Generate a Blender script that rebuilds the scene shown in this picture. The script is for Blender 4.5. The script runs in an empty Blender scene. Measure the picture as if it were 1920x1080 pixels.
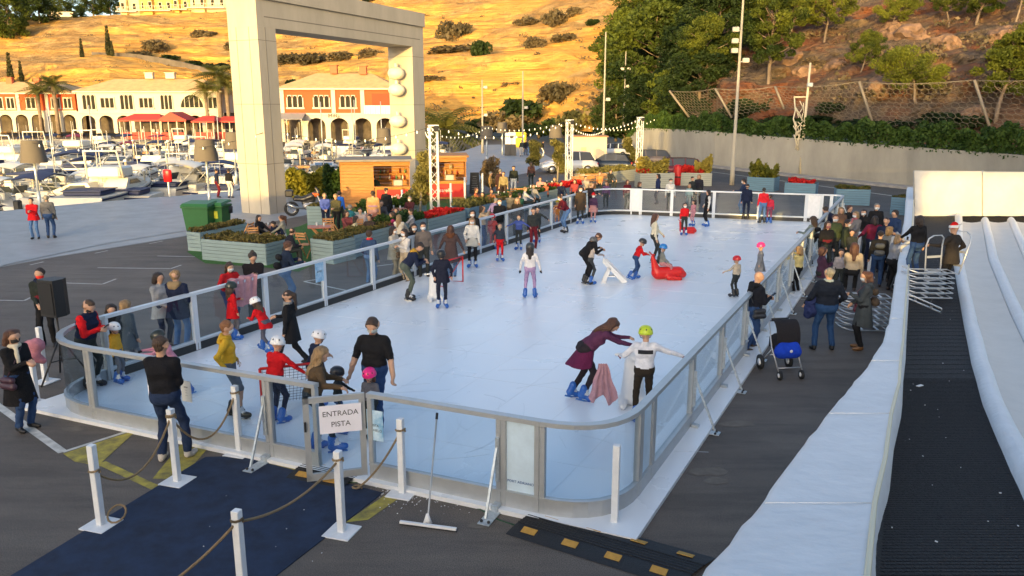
import bpy, bmesh, math, random
import numpy as np
from mathutils import Vector, Matrix, noise as mn
from mathutils.geometry import tessellate_polygon
R=math.radians; S=bpy.context.scene; COL=S.collection; random.seed(5)
# ---------------- camera
F=1480.0; PITCH=R(12.94); CZ=5.1
cam=bpy.data.objects.new('camera',bpy.data.cameras.new('camera')); COL.objects.link(cam)
cam.location=(0,0,CZ); cam.rotation_euler=(math.pi/2-PITCH,0,0)
cam.data.sensor_width=36; cam.data.lens=36*F/1920; cam.data.clip_end=3000; cam.data.clip_start=.05
S.camera=cam
# ---------------- light
SUN_EL=4.6; SUN_AZ=(-.25,-.97)          # horizontal direction towards the sun
W=bpy.data.worlds.new('World'); S.world=W; W.use_nodes=True
nt=W.node_tree; bg=nt.nodes['Background']
sky=nt.nodes.new('ShaderNodeTexSky'); sky.sky_type='NISHITA'; sky.sun_disc=False
sky.sun_elevation=R(SUN_EL+5); sky.sun_rotation=math.atan2(SUN_AZ[0],SUN_AZ[1]); sky.air_density=.8; sky.dust_density=2.6; sky.ozone_density=.8
nt.links.new(sky.outputs[0],bg.inputs[0]); bg.inputs[1].default_value=.15
sl=bpy.data.lights.new('sun','SUN'); sun=bpy.data.objects.new('sun',sl); COL.objects.link(sun)
sl.energy=2.5; sl.angle=R(.6); sl.color=(1,.66,.20)
sv=Vector((SUN_AZ[0],SUN_AZ[1],math.tan(R(SUN_EL)))).normalized()
sun.rotation_euler=sv.to_track_quat('Z','Y').to_euler()
S.view_settings.view_transform='Standard'; S.view_settings.look='None'; S.view_settings.gamma=1
S.view_settings.exposure=1.55
# ---------------- pixel helpers: where a point of the 1920x1080 photograph stands on the ground / at a distance
def ray(px,py):
    u=(px-960)/F; v=(540-py)/F
    return Vector((u, math.cos(PITCH)+v*math.sin(PITCH), -math.sin(PITCH)+v*math.cos(PITCH)))
def G(px,py,z=0.0):
    d=ray(px,py); t=(z-CZ)/d.z; return Vector((d.x*t,d.y*t,z))
def P(px,py,D):
    d=ray(px,py); t=D/d.y; return Vector((d.x*t,D,CZ+d.z*t))
LA=R(25.8); LD=Vector((math.sin(LA),math.cos(LA),0)); LN=Vector((math.cos(LA),-math.sin(LA),0))   # long side of the rink
# ---------------- materials
_M={}
def mat(col,rough=.7,metal=0,var=0,scale=6,bump=0,bscale=30,emit=0,spec=.5,stretch=None,name=None,col2=None,alpha=1):
    key=(tuple(col),rough,metal,var,scale,bump,bscale,emit,spec,stretch,col2,alpha)
    if key in _M: return _M[key]
    m=bpy.data.materials.new(name or 'paint'); m.use_nodes=True; n=m.node_tree; b=n.nodes['Principled BSDF']
    b.inputs['Base Color'].default_value=(*col,1); b.inputs['Roughness'].default_value=rough; b.inputs['Metallic'].default_value=metal
    b.inputs['Specular IOR Level'].default_value=spec
    if emit: b.inputs['Emission Color'].default_value=(*col,1); b.inputs['Emission Strength'].default_value=emit
    if alpha<1: b.inputs['Alpha'].default_value=alpha
    if var or bump:
        tc=n.nodes.new('ShaderNodeTexCoord'); src=tc.outputs['Object']
        if stretch:
            mp=n.nodes.new('ShaderNodeMapping'); mp.inputs['Scale'].default_value=stretch; n.links.new(src,mp.inputs[0]); src=mp.outputs[0]
    if var:
        t=n.nodes.new('ShaderNodeTexNoise'); t.inputs['Scale'].default_value=scale; t.inputs['Detail'].default_value=6; t.inputs['Roughness'].default_value=.65
        n.links.new(src,t.inputs['Vector'])
        r=n.nodes.new('ShaderNodeValToRGB'); r.color_ramp.elements[0].position=.32; r.color_ramp.elements[1].position=.68
        c2=col2 or [min(1,c*(1+var)) for c in col]; c1=[c*(1-var) for c in col] if not col2 else col
        r.color_ramp.elements[0].color=(*c1,1); r.color_ramp.elements[1].color=(*c2,1)
        n.links.new(t.outputs[0],r.inputs[0]); n.links.new(r.outputs[0],b.inputs['Base Color'])
    if bump:
        t2=n.nodes.new('ShaderNodeTexNoise'); t2.inputs['Scale'].default_value=bscale; t2.inputs['Detail'].default_value=5
        n.links.new(src,t2.inputs['Vector'])
        bp=n.nodes.new('ShaderNodeBump'); bp.inputs['Strength'].default_value=bump; bp.inputs['Distance'].default_value=.05
        n.links.new(t2.outputs[0],bp.inputs['Height']); n.links.new(bp.outputs[0],b.inputs['Normal'])
    _M[key]=m; return m
def glassm(tint,refl=.06,rough=.02,name='glass'):
    m=bpy.data.materials.new(name); m.use_nodes=True; n=m.node_tree; n.nodes.clear()
    o=n.nodes.new('ShaderNodeOutputMaterial'); t=n.nodes.new('ShaderNodeBsdfTransparent'); g=n.nodes.new('ShaderNodeBsdfGlossy'); mx=n.nodes.new('ShaderNodeMixShader')
    t.inputs[0].default_value=(*tint,1); g.inputs['Roughness'].default_value=rough
    lw=n.nodes.new('ShaderNodeLayerWeight'); pw=n.nodes.new('ShaderNodeMath'); pw.operation='POWER'; pw.inputs[1].default_value=4; ml=n.nodes.new('ShaderNodeMath'); ml.operation='MULTIPLY_ADD'; ml.inputs[1].default_value=.5; ml.inputs[2].default_value=refl*.4
    n.links.new(lw.outputs['Facing'],pw.inputs[0]); n.links.new(pw.outputs[0],ml.inputs[0]); n.links.new(ml.outputs[0],mx.inputs[0]); n.links.new(t.outputs[0],mx.inputs[1]); n.links.new(g.outputs[0],mx.inputs[2]); n.links.new(mx.outputs[0],o.inputs[0]); return m
def leafm(c1,c2,scale=.6,trans=.35):
    m=bpy.data.materials.new('leaf'); m.use_nodes=True; n=m.node_tree; b=n.nodes['Principled BSDF']; out=n.nodes['Material Output']
    tc=n.nodes.new('ShaderNodeTexCoord'); t=n.nodes.new('ShaderNodeTexNoise'); t.inputs['Scale'].default_value=scale; t.inputs['Detail'].default_value=4
    oi=n.nodes.new('ShaderNodeObjectInfo'); ad=n.nodes.new('ShaderNodeMath'); ad.operation='MULTIPLY_ADD'; ad.inputs[1].default_value=.25
    n.links.new(tc.outputs['Object'],t.inputs['Vector']); n.links.new(oi.outputs['Random'],ad.inputs[0]); n.links.new(t.outputs[0],ad.inputs[2])
    r=n.nodes.new('ShaderNodeValToRGB'); r.color_ramp.elements[0].position=.42; r.color_ramp.elements[1].position=.78
    r.color_ramp.elements[0].color=(*c1,1); r.color_ramp.elements[1].color=(*c2,1); n.links.new(ad.outputs[0],r.inputs[0])
    n.links.new(r.outputs[0],b.inputs['Base Color']); b.inputs['Roughness'].default_value=.6; b.inputs['Specular IOR Level'].default_value=.2
    tr=n.nodes.new('ShaderNodeBsdfTranslucent'); n.links.new(r.outputs[0],tr.inputs[0]); mx=n.nodes.new('ShaderNodeMixShader'); mx.inputs[0].default_value=trans
    n.links.new(b.outputs[0],mx.inputs[1]); n.links.new(tr.outputs[0],mx.inputs[2]); n.links.new(mx.outputs[0],out.inputs[0]); return m
# ---------------- objects
def tag(o,label=None,cat=None,group=None,kind=None):
    if label: o['label']=label
    if cat: o['category']=cat
    if group: o['group']=group
    if kind: o['kind']=kind
    return o
def thing(name,label,cat,loc=(0,0,0),rz=0,group=None,sc=1):
    o=bpy.data.objects.new(name,None); COL.objects.link(o); o.location=loc; o.rotation_euler=(0,0,rz); o.scale=(sc,sc,sc) if not hasattr(sc,'__len__') else sc
    o.empty_display_size=.1
    return tag(o,label,cat,group)
def link(name,me,parent=None,loc=None,rot=None,sc=None):
    o=bpy.data.objects.new(name,me); COL.objects.link(o)
    if parent: o.parent=parent
    if loc is not None: o.location=loc
    if rot is not None: o.rotation_euler=rot
    if sc is not None: o.scale=sc if hasattr(sc,'__len__') else (sc,sc,sc)
    return o
def copy_tree(o,parent=None,loc=None,rz=None,sc=None,label=None,group=None):
    c=o.copy(); COL.objects.link(c); c.parent=parent
    if loc is not None: c.location=loc
    if rz is not None: c.rotation_euler=(0,0,rz)
    if sc is not None: c.scale=(sc,sc,sc) if not hasattr(sc,'__len__') else sc
    if label: c['label']=label
    if group: c['group']=group
    for ch in list(KIDS(o)): copy_tree(ch,c)
    return c
def KIDS(o): return [x for x in bpy.data.objects if x.parent==o] if False else o.children
class MB:
    def __init__(s): s.v=[]; s.f=[]; s.m=[]; s.ms=[]; s.sm=[]
    def mi(s,m):
        if m is None: return 0
        if m not in s.ms: s.ms.append(m)
        return s.ms.index(m)
    def poly(s,pts,m=None,smooth=False):
        i=len(s.v); s.v+=[tuple(p) for p in pts]; s.f.append(tuple(range(i,i+len(pts)))); s.m.append(s.mi(m)); s.sm.append(smooth); return s
    def grid(s,rows,m=None,closed=False,smooth=True,cap=False):
        i=len(s.v); n=len(rows[0]); mi=s.mi(m)
        for r in rows: s.v+=[tuple(p) for p in r]
        for a in range(len(rows)-1):
            for b in range(n if closed else n-1):
                c=(b+1)%n; s.f.append((i+a*n+b,i+a*n+c,i+(a+1)*n+c,i+(a+1)*n+b)); s.m.append(mi); s.sm.append(smooth)
        if cap:
            s.f.append(tuple(i+b for b in range(n))[::-1]); s.m.append(mi); s.sm.append(False)
            k=i+(len(rows)-1)*n; s.f.append(tuple(k+b for b in range(n))); s.m.append(mi); s.sm.append(False)
        return s
    def box(s,c,d,m=None,rz=0,rot=None,bev=0):
        M=rot if rot is not None else Matrix.Rotation(rz,3,'Z'); c=Vector(c); x,y,z=d[0]/2,d[1]/2,d[2]/2
        q=[(-x,-y),(x,-y),(x,y),(-x,y)]
        if bev:
            e=min(bev,x*.9,y*.9); q=[(-x+e,-y),(x-e,-y),(x,-y+e),(x,y-e),(x-e,y),(-x+e,y),(-x,y-e),(-x,-y+e)]
            zz=[(-z,1-e/max(x,y)),(-z+e,1),(z-e,1),(z,1-e/max(x,y))] if z>e else [(-z,1),(z,1)]
        else: zz=[(-z,1),(z,1)]
        rows=[[c+M@Vector((a*k,b*k,w)) for a,b in q] for w,k in zz]
        return s.grid(rows,m,True,False,True)
    def bar(s,a,b,w,h,m=None,up=(0,0,1)):      # rectangular bar from a to b, w across, h along 'up'
        a=Vector(a); b=Vector(b); d=(b-a).normalized(); u=Vector(up); r=d.cross(u)
        if r.length<1e-4: r=d.cross(Vector((0,1,0)))
        r.normalize(); u=r.cross(d)
        q=[r*(-w/2)+u*(-h/2),r*(w/2)+u*(-h/2),r*(w/2)+u*(h/2),r*(-w/2)+u*(h/2)]
        return s.grid([[a+k for k in q],[b+k for k in q]],m,True,False,True)
    def tube(s,pts,r,m=None,n=8,cap=True,smooth=True):
        pts=[Vector(p) for p in pts]; rs=r if hasattr(r,'__len__') else [r]*len(pts); rows=[]; u=None
        for i,p in enumerate(pts):
            d=(pts[min(i+1,len(pts)-1)]-pts[max(i-1,0)])
            d=d.normalized() if d.length>1e-9 else Vector((0,0,1))
            if u is None: u=d.orthogonal().normalized()
            else:
                u=u-d*u.dot(d); u=u.normalized() if u.length>1e-6 else d.orthogonal().normalized()
            w=d.cross(u); rows.append([p+(u*math.cos(t)+w*math.sin(t))*rs[i] for t in [k*2*math.pi/n for k in range(n)]])
        return s.grid(rows,m,True,smooth,cap)
    def lathe(s,prof,m=None,n=16,c=(0,0,0),sx=1,sy=1,M=None,cap=True,smooth=True):
        c=Vector(c); rows=[]
        for r_,z in prof:
            rows.append([c+((M@Vector((r_*sx*math.cos(t),r_*sy*math.sin(t),z))) if M else Vector((r_*sx*math.cos(t),r_*sy*math.sin(t),z))) for t in [k*2*math.pi/n for k in range(n)]])
        return s.grid(rows,m,True,smooth,cap)
    def prism(s,pts,z0,z1,m=None):
        a=[(p[0],p[1],z0) for p in pts]; b=[(p[0],p[1],z1) for p in pts]; return s.grid([a,b],m,True,False,True)
    def extr(s,pts,off,m=None):                # planar outline pushed by a vector
        off=Vector(off); a=[Vector(p) for p in pts]; return s.grid([a,[p+off for p in a]],m,True,False,True)
    def mesh(s,name='mesh'):
        me=bpy.data.meshes.new(name); me.from_pydata(s.v,[],s.f)
        for m in s.ms: me.materials.append(m)
        me.polygons.foreach_set('material_index',s.m); me.polygons.foreach_set('use_smooth',s.sm); me.update(); return me
    def build(s,name,parent=None,**k):
        return link(name,s.mesh(name),parent,**k)
def fastmesh(name,v,q,mi,mats,smooth=True):
    me=bpy.data.meshes.new(name); v=np.asarray(v,'f4'); q=np.asarray(q,'i4'); k=q.shape[1]
    me.vertices.add(len(v)); me.vertices.foreach_set('co',v.ravel()); me.loops.add(q.size); me.loops.foreach_set('vertex_index',q.ravel())
    me.polygons.add(len(q)); me.polygons.foreach_set('loop_start',np.arange(0,q.size,k,dtype='i4')); me.polygons.foreach_set('loop_total',np.full(len(q),k,'i4'))
    if mi is not None: me.polygons.foreach_set('material_index',np.asarray(mi,'i4'))
    me.polygons.foreach_set('use_smooth',np.full(len(q),smooth))
    for m in mats: me.materials.append(m)
    me.update(calc_edges=True); me.validate(); return me
def text(s,parent,M,size,m,name='lettering',ex=.002):
    cu=bpy.data.curves.new('lettering','FONT'); cu.body=s; cu.size=size; cu.extrude=ex; cu.align_x='CENTER'; cu.align_y='CENTER'; cu.materials.append(m)
    tmp=bpy.data.objects.new('tmp',cu); COL.objects.link(tmp); bpy.context.view_layer.update(); me=bpy.data.meshes.new_from_object(tmp.evaluated_get(bpy.context.evaluated_depsgraph_get())); me.materials.clear(); me.materials.append(m)
    bpy.data.objects.remove(tmp); bpy.data.curves.remove(cu)
    o=link(name,me,parent); o.matrix_local=M; return o
def faceM(loc,nrm,up=(0,0,1)):                  # matrix whose +Z is nrm and +Y is up
    z=Vector(nrm).normalized(); x=Vector(up).cross(z).normalized(); y=z.cross(x); M=Matrix((x,y,z)).transposed().to_4x4(); M.translation=Vector(loc); return M
# ---------------- smooth solids: union of tapered capsules -> one closed surface
def sdf(prims,h,k=.03,wob=0,seed=0,cuts=()):
    A=np.array([p[0] for p in prims],'f4'); B=np.array([p[1] for p in prims],'f4'); Rr=np.array([max(p[2],p[3]) for p in prims],'f4')[:,None]
    lo=np.minimum(A,B)-Rr; hi=np.maximum(A,B)+Rr; lo=lo.min(0)-3*h-k*.3; hi=hi.max(0)+3*h+k*.3
    n=np.ceil((hi-lo)/h).astype(int)+1
    f=np.full(n,1,'f4'); own=np.zeros(n,'u1'); od=np.full(n,1,'f4')
    ax=[(lo[i]+h*np.arange(n[i])).astype('f4') for i in range(3)]
    for p in prims:
        a=np.array(p[0],'f4'); b=np.array(p[1],'f4'); ra,rb,m=p[2],p[3],p[4]; kk=p[5] if len(p)>5 else k
        R_=max(ra,rb)+kk+2*h; l=np.maximum(((np.minimum(a,b)-R_-lo)/h).astype(int),0); u=np.minimum(((np.maximum(a,b)+R_-lo)/h).astype(int)+2,n)
        sl=tuple(slice(l[i],u[i]) for i in range(3))
        X=ax[0][sl[0]][:,None,None]-a[0]; Y=ax[1][sl[1]][None,:,None]-a[1]; Z=ax[2][sl[2]][None,None,:]-a[2]
        ab=b-a; L=float(ab@ab)+1e-9; t=np.clip((X*ab[0]+Y*ab[1]+Z*ab[2])/L,0,1)
        d=np.sqrt((X-t*ab[0])**2+(Y-t*ab[1])**2+(Z-t*ab[2])**2)-(ra+t*(rb-ra))
        g=f[sl]; hh=np.clip(.5+.5*(g-d)/kk,0,1); f[sl]=g*(1-hh)+d*hh-kk*hh*(1-hh)
        o=d<od[sl]; w=own[sl]; w[o]=m; od[sl]=np.minimum(od[sl],d)
    X=ax[0][:,None,None]; Y=ax[1][None,:,None]; Z=ax[2][None,None,:]
    if wob:
        r=np.random.RandomState(seed)
        for q in range(3):
            c=r.uniform(-1,1,3)*np.array([22,22,34])*(1+q*.6); f+=wob/(1+q*.4)*np.sin(X*c[0]+r.rand()*6+3*np.sin(Z*9+q))*np.sin(Y*c[1]+Z*c[2]+r.rand()*6)
    for c in cuts:    # (centre, radius): carve a ball
        f=np.maximum(f,c[1]-np.sqrt((X-c[0][0])**2+(Y-c[0][1])**2+(Z-c[0][2])**2))
    sgn=f<0; s8=np.zeros(np.array(n)-1,'u1')
    for i in (0,1):
        for j in (0,1):
            for q in (0,1): s8+=sgn[i:n[0]-1+i,j:n[1]-1+j,q:n[2]-1+q]
    msk=(s8>0)&(s8<8); ci=np.argwhere(msk); idx=np.full(msk.shape,-1,'i4'); idx[msk]=np.arange(len(ci))
    pos=np.zeros((len(ci),3),'f4'); cnt=np.zeros((len(ci),1),'f4')
    for axx in range(3):
        o1=[i for i in range(3) if i!=axx]
        for i in (0,1):
            for j in (0,1):
                q=np.zeros(3,int); q[o1[0]]=i; q[o1[1]]=j; e=q.copy(); e[axx]=1
                c0=ci+q; c1=ci+e; f0=f[c0[:,0],c0[:,1],c0[:,2]]; f1=f[c1[:,0],c1[:,1],c1[:,2]]; cr=(f0<0)!=(f1<0)
                t=np.where(cr,f0/(f0-f1+1e-12),0); pp=np.tile(q.astype('f4'),(len(ci),1)); pp[:,axx]=t
                pos+=pp*cr[:,None]; cnt+=cr[:,None]
    V=lo+h*(ci+pos/np.maximum(cnt,1)); Q=[]
    for axx in range(3):
        a0=[slice(None)]*3; a1=[slice(None)]*3; a0[axx]=slice(0,-1); a1[axx]=slice(1,None)
        E=np.argwhere(sgn[tuple(a0)]!=sgn[tuple(a1)]); o=[i for i in range(3) if i!=axx]
        E=E[(E[:,o[0]]>0)&(E[:,o[1]]>0)&(E[:,o[0]]<n[o[0]]-1)&(E[:,o[1]]<n[o[1]]-1)]
        def I(d0,d1):
            e=E.copy(); e[:,o[0]]-=d0; e[:,o[1]]-=d1; return idx[e[:,0],e[:,1],e[:,2]]
        qd=np.stack([I(1,1),I(0,1),I(0,0),I(1,0)],1); fl=sgn[E[:,0],E[:,1],E[:,2]]
        if axx==1: fl=~fl
        qd[~fl]=qd[~fl][:,::-1]; Q.append(qd)
    Q=np.concatenate(Q); Q=Q[(Q>=0).all(1)]
    c=V[Q].mean(1); g=np.clip(np.round((c-lo)/h).astype(int),0,np.array(n)-1); return V,Q,own[g[:,0],g[:,1],g[:,2]]

mb=MB(); mc=mat((.35,.33,.3),.9,var=.2,scale=.5)
mb.box((-60.5,-22,2.75),(105,8,5.5),mc); tag(mb.build('bank'),kind='structure')  # unseen block added behind the camera to shade the left of the rink
t=thing('sun_blocker','unseen sun blocker added behind the camera, with slits letting beams through','building',(0,-30,0))  # added out of view: walls cast the shade, slits let low sun through
for c_,d_ in [((23.5,0,2.6),(73,5,5.2)),((24,0,10.4),(72,5,5.2)),((-10.2,0,6.5),(5.5,4.9,2.58)),((-.9,0,6.85),(3,4.9,1.88)),((-5,0,6.9),(8.5,4.8,1.8)),((34,0,6.5),(52,4.9,2.58))]:
    mb=MB(); mb.box(c_,d_,mc); mb.build('wall',t)

rs=np.random.RandomState(9); n_=4600; P3=np.stack([rs.uniform(-12,60,n_),rs.uniform(-36,-33,n_),rs.uniform(12,34,n_)],1); a3=rs.normal(size=(n_,3)); a3/=np.linalg.norm(a3,axis=1)[:,None]; b3=np.cross(a3,rs.normal(size=(n_,3))); b3/=np.linalg.norm(b3,axis=1)[:,None]
v3=np.stack([P3-a3*.42,P3+b3*.3,P3+a3*.42,P3-b3*.3],1).reshape(-1,3)
tag(link('sun_dimming_leaves',fastmesh('leaves',v3,np.arange(n_*4).reshape(-1,4),None,[mat((.05,.07,.02),.8)],False)),kind='stuff')  # loose leaf screen added out of view to dim sun on the right slope
# ---------------- people
SKIN=mat((.50,.29,.19),.55,var=.06,scale=12); SKIN2=mat((.38,.2,.12),.55); EYE=mat((.03,.02,.02),.3); LIP=mat((.36,.13,.1),.5); TEETH=None
def cloth(c,v=.14): return mat(c,.88,var=v,scale=10,bump=.35,bscale=45,spec=.2)
ROPEC=(.42,.27,.13)
SHARED={}
def V3(*a): return np.array(a,'f8')
def rotx(v,a): c,s=math.cos(a),math.sin(a); return V3(v[0],v[1]*c+v[2]*s,-v[1]*s+v[2]*c)     # leans forward (+Y) for positive a
def roty(v,a): c,s=math.cos(a),math.sin(a); return V3(v[0]*c+v[2]*s,v[1],-v[0]*s+v[2]*c)
def rotz(v,a): c,s=math.cos(a),math.sin(a); return V3(v[0]*c+v[1]*s,-v[0]*s+v[1]*c,v[2])       # turns right for positive a
def ik(a,t,l1,l2,hint):
    d=t-a; L=np.linalg.norm(d); Lm=(l1+l2)*.995
    if L>Lm: t=a+d*(Lm/L); d=t-a; L=Lm
    L=max(L,abs(l1-l2)+.02); u=d/np.linalg.norm(d); c=(l1*l1+L*L-l2*l2)/(2*l1*L); c=max(-1,min(1,c))
    h=np.array(hint,'f8'); h=h-u*(h@u); h/=np.linalg.norm(h)+1e-9
    return a+u*l1*c+h*l1*math.sqrt(1-c*c),t
ARM={'d':(.27,.03,.84),'p':(.07,.33,1.14),'r':(.24,.36,1.16),'f':(.16,.46,1.05),'x':(.05,.24,1.0),'s':(.62,.12,1.15),'u':(.09,.26,1.5),
     'k':(.22,.12,.95),'b':(.24,-.12,.9),'h':(.16,.3,.95),'l':(.2,.3,.75),'c':(.04,.3,1.22)}
def skate_mesh(c,fine):
    k=('sk',tuple(c),fine)
    if k in SHARED: return SHARED[k]
    h=.014 if fine else .026; b=mat(c,.35,var=.1,scale=8); w=mat((.55,.57,.6),.4)
    pr=[((0,-.03,.06),(0,-.02,.2),.06,.064,0),((0,-.045,.055),(0,.15,.045),.052,.045,0),((0,.1,.05),(0,.17,.045),.05,.042,0),
        ((0,.03,.17),(0,.05,.17),.045,.03,1),((0,.02,.11),(0,.065,.1),.05,.035,1)]
    v,q,o=sdf(pr,h,.03); m=fastmesh('skate',v,q,o,[b,w])
    mb=MB(); st=mat((.35,.36,.38),.3,metal=1) if c[2]<.3 else mat((.05,.16,.45),.4)
    mb.box((0,.04,-.028),(.008,.3,.03),st); mb.box((0,-.03,-.005),(.05,.05,.03),b); mb.box((0,.12,-.005),(.05,.05,.03),b)
    bm=bmesh.new(); bm.from_mesh(m); off=len(m.materials); m2=mb.mesh()
    for f in m2.polygons: f.material_index+=2
    bm.from_mesh(m2); m=bpy.data.meshes.new('skate'); bm.to_mesh(m); bm.free()
    for x in [b,w]+mb.ms: m.materials.append(x)
    SHARED[k]=m; return m
def helmet_mesh(c):
    k=('he',tuple(c))
    if k in SHARED: return SHARED[k]
    mb=MB(); m=mat(c,.3,var=.04,scale=5); d=mat((.03,.03,.035),.6)
    pr=[(.128*math.cos(t)**.8 if t<1.5 else .004,.128*math.sin(t)) for t in [i*math.pi/2/9 for i in range(10)]]
    mb.lathe([(.118,-.035),(.128,-.03),(.131,-.01)]+pr,m,20,sy=1.13,cap=True)
    for a in (-1.1,-.4,.4,1.1,2.2,-2.2,3.14):
        x,y=math.sin(a),math.cos(a); mb.box((x*.112,y*.128,.058),(.022,.012,.03),d,rot=Matrix.Rotation(-a,3,'Z')@Matrix.Rotation(R(30),3,'X'))
    for s in (-1,1): mb.tube([(s*.112,.02,-.03),(s*.085,.05,-.1),(0,.075,-.14)],.007,d,5)
    SHARED[k]=mb.mesh('helmet'); return SHARED[k]
def mask_mesh(c):
    k=('ma',tuple(c))
    if k in SHARED: return SHARED[k]
    mb=MB(); m=mat(c,.8); rows=[]
    for i in range(7):
        z=.012-i*.018; row=[]
        for j in range(9):
            a=(j-4)/4*R(78); r=1+.012*math.cos(a*3); w=math.sin((i+.6)/7.2*math.pi)**.35
            row.append((.083*math.sin(a)*w,.028+.086*math.cos(a)*w*r*(1.06 if i<3 else 1-.04*(i-3)),z))
        rows.append(row)
    mb.grid(rows,m); 
    for s in (-1,1): mb.tube([(s*.078,.045,-.005),(s*.094,.0,.01)],.003,m,4)
    SHARED[k]=mb.mesh('mask'); return SHARED[k]
BLUE=(.02,.11,.42); BLK=(.012,.012,.014)
NP=[0]
def person(label,H,at_,face,top,bot,hair=None,group=None,g=0.0,L='d',Rr='d',lean=0,side=0,tw=0,hy=0,hp=8,lf=None,rf=None,sit=None,shoes=(.04,.03,.03),skate=None,
           helmet=None,hat=None,hl='s',mask=None,coat=None,coatc=None,skirt=None,sleeve=1,shorts=0,gloves=None,hood=None,scarf=None,bag=None,pack=None,puff=0,head_at=True,
           fat=1.0,skin=None,vest=None,stripe=None,rot=None,phone=0,shade=None,hem=None):
    """at_: (px,py) of the head top (head_at) or the feet; face: degrees, 0 away from the camera, 90 to the right, 180 towards it"""
    NP[0]+=1; seed=NP[0]; rnd=random.Random(seed)
    lift=.055 if skate else 0; s=(H-lift)/1.76; hs=1+.38*max(0,1.62-H)/.6
    hz=(.93 if sit is None else sit/s)
    if lean and sit is None: hz-=.03
    la,ra=R(lean),R(side)
    def T(v): return roty(rotx(rotz(V3(*v),R(tw)),la),ra)
    pel=V3(0,-.12*math.sin(la) if sit is None else 0,hz); nb=pel+T((0,0,.52)); ch=pel+T((0,.01,.34)); wa=pel+T((0,.0,.15))
    hd=lambda v: rotx(rotz(V3(*v)*hs,R(hy)+R(tw)*.5),R(hp)+la*.55)
    hc=nb+rotx(V3(0,.02,.155*(1+(hs-1)*.75)),la*.8)
    top_z=(hc+hd((0,0,.12)))[2]*s+lift
    if len(at_)==3: loc=Vector(at_)
    elif head_at:
        q=G(at_[0],at_[1],g+top_z)
        hx=(hc*s); a=R(face); off=Vector((hx[0]*math.cos(a)+hx[1]*math.sin(a),-hx[0]*math.sin(a)+hx[1]*math.cos(a),0)); loc=Vector((q.x-off.x,q.y-off.y,g))
    else: loc=G(at_[0],at_[1],g)
    dist=(loc-cam.location).length; h=.0115 if dist<11.5 else (.015 if dist<16 else (.02 if dist<24 else .03)); fine=dist<17; fing=h<.016
    t=thing('person',label,'person',loc,-R(face),group or 'people at the ice rink')
    t['px']=0; del t['px']
    TOP,BOT,SK,SH,GL=cloth(top),cloth(bot),skin or SKIN,mat(shoes,.5,var=.1),(cloth(gloves) if gloves else (skin or SKIN))
    SLV=cloth(vest) if vest else TOP
    HEM=cloth(stripe) if stripe else TOP
    mats=[SK,TOP,BOT,SH,GL,EYE,LIP,SLV,HEM]; pr=[]; A=lambda a,b,r1,r2,m,k=None: pr.append((tuple(a),tuple(b),r1,r2,m)+((k,) if k else ()))
    w=fat*(1+.12*puff)
    # torso
    A(pel+T((-.075,0,.02)),pel+T((.075,0,.02)),.118*w,.118*w,2,.05); A(pel+T((-.07,-.035,-.02)),pel+T((.07,-.035,-.02)),.1*w,.1*w,2,.05)
    A(pel+T((-.06,.0,.10)),pel+T((.06,.0,.10)),.118*w,.118*w,1,.05); A(pel+T((-.05,.005,.17)),pel+T((.05,.005,.17)),.112*w,.112*w,8,.06)
    A(pel+T((-.08,.012,.31)),pel+T((.08,.012,.31)),.118*w,.118*w,1,.06); A(pel+T((-.07,-.03,.36)),pel+T((.07,-.03,.36)),.1*w,.1*w,1,.05)
    A(pel+T((-.15,0,.45)),pel+T((.15,0,.45)),.068*w,.068*w,1,.05); A(nb+T((0,-.015,-.05)),nb+T((0,0,.01)),.07,.058,1,.03)
    # head
    A(nb,hc+hd((0,-.02,-.05)),.054,.052,0,.015)
    A(hc+hd((0,-.02,.02)),hc+hd((0,.022,.012)),.093*hs,.086*hs,0); A(hc+hd((0,.032,-.045)),hc+hd((0,.05,-.085)),.062*hs,.042*hs,0,.02)
    if fine:
        A(hc+hd((0,.1,.002)),hc+hd((0,.118,-.032)),.011*hs,.016*hs,0,.01)
        for sg in (-1,1):
            A(hc+hd((sg*.092,-.005,.012)),hc+hd((sg*.09,-.012,-.03)),.017*hs,.013*hs,0,.008)
            A(hc+hd((sg*.036,.09,.006)),hc+hd((sg*.03,.092,.006)),.0105*hs,.0105*hs,5,.003)
            A(hc+hd((sg*.05,.086,.028)),hc+hd((sg*.02,.094,.03)),.014*hs,.014*hs,0,.01)
        A(hc+hd((-.018,.092,-.067)),hc+hd((.018,.092,-.067)),.0125*hs,.0125*hs,6,.004)
    # arms
    wr=[]
    for sg,P_ in ((-1,L),(1,Rr)):
        sh=pel+T((sg*.18,0,.45)); tg=ARM[P_] if isinstance(P_,str) else P_
        if isinstance(P_,str): tg=(sg*tg[0],tg[1],tg[2]); 
        if isinstance(P_,str) and P_=='d': tg=tuple(sh+V3(sg*.07,.05,-.53))
        elif isinstance(P_,str) and sit is not None: tg=(tg[0],tg[1],tg[2]-(.93-hz))
        el,wt=ik(sh,V3(*tg),.285,.255,(sg*.5,-.7,-.5)); 
        A(sh,el,.062*w,.05*w,7,.03); A(el,wt,.049*w,.036*(1+.3*puff),7 if sleeve==1 else 0,.02)
        if sleeve==.5: A(sh,sh+(el-sh)*.75,.066,.06,7,.02)
        d=(wt-el)/np.linalg.norm(wt-el); wr.append((wt,d,sg))
        if d[2]<-.75: dn=V3(0,.35,-1); dn/=np.linalg.norm(dn)
        else: dn=V3(d[0]*.9,d[1],min(d[2],.1)-.3); dn/=np.linalg.norm(dn)
        x=np.cross(dn,V3(0,0,1) if abs(dn[2])<.8 else V3(0,1,0)); x/=np.linalg.norm(x); pn=np.cross(x,dn)
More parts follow.
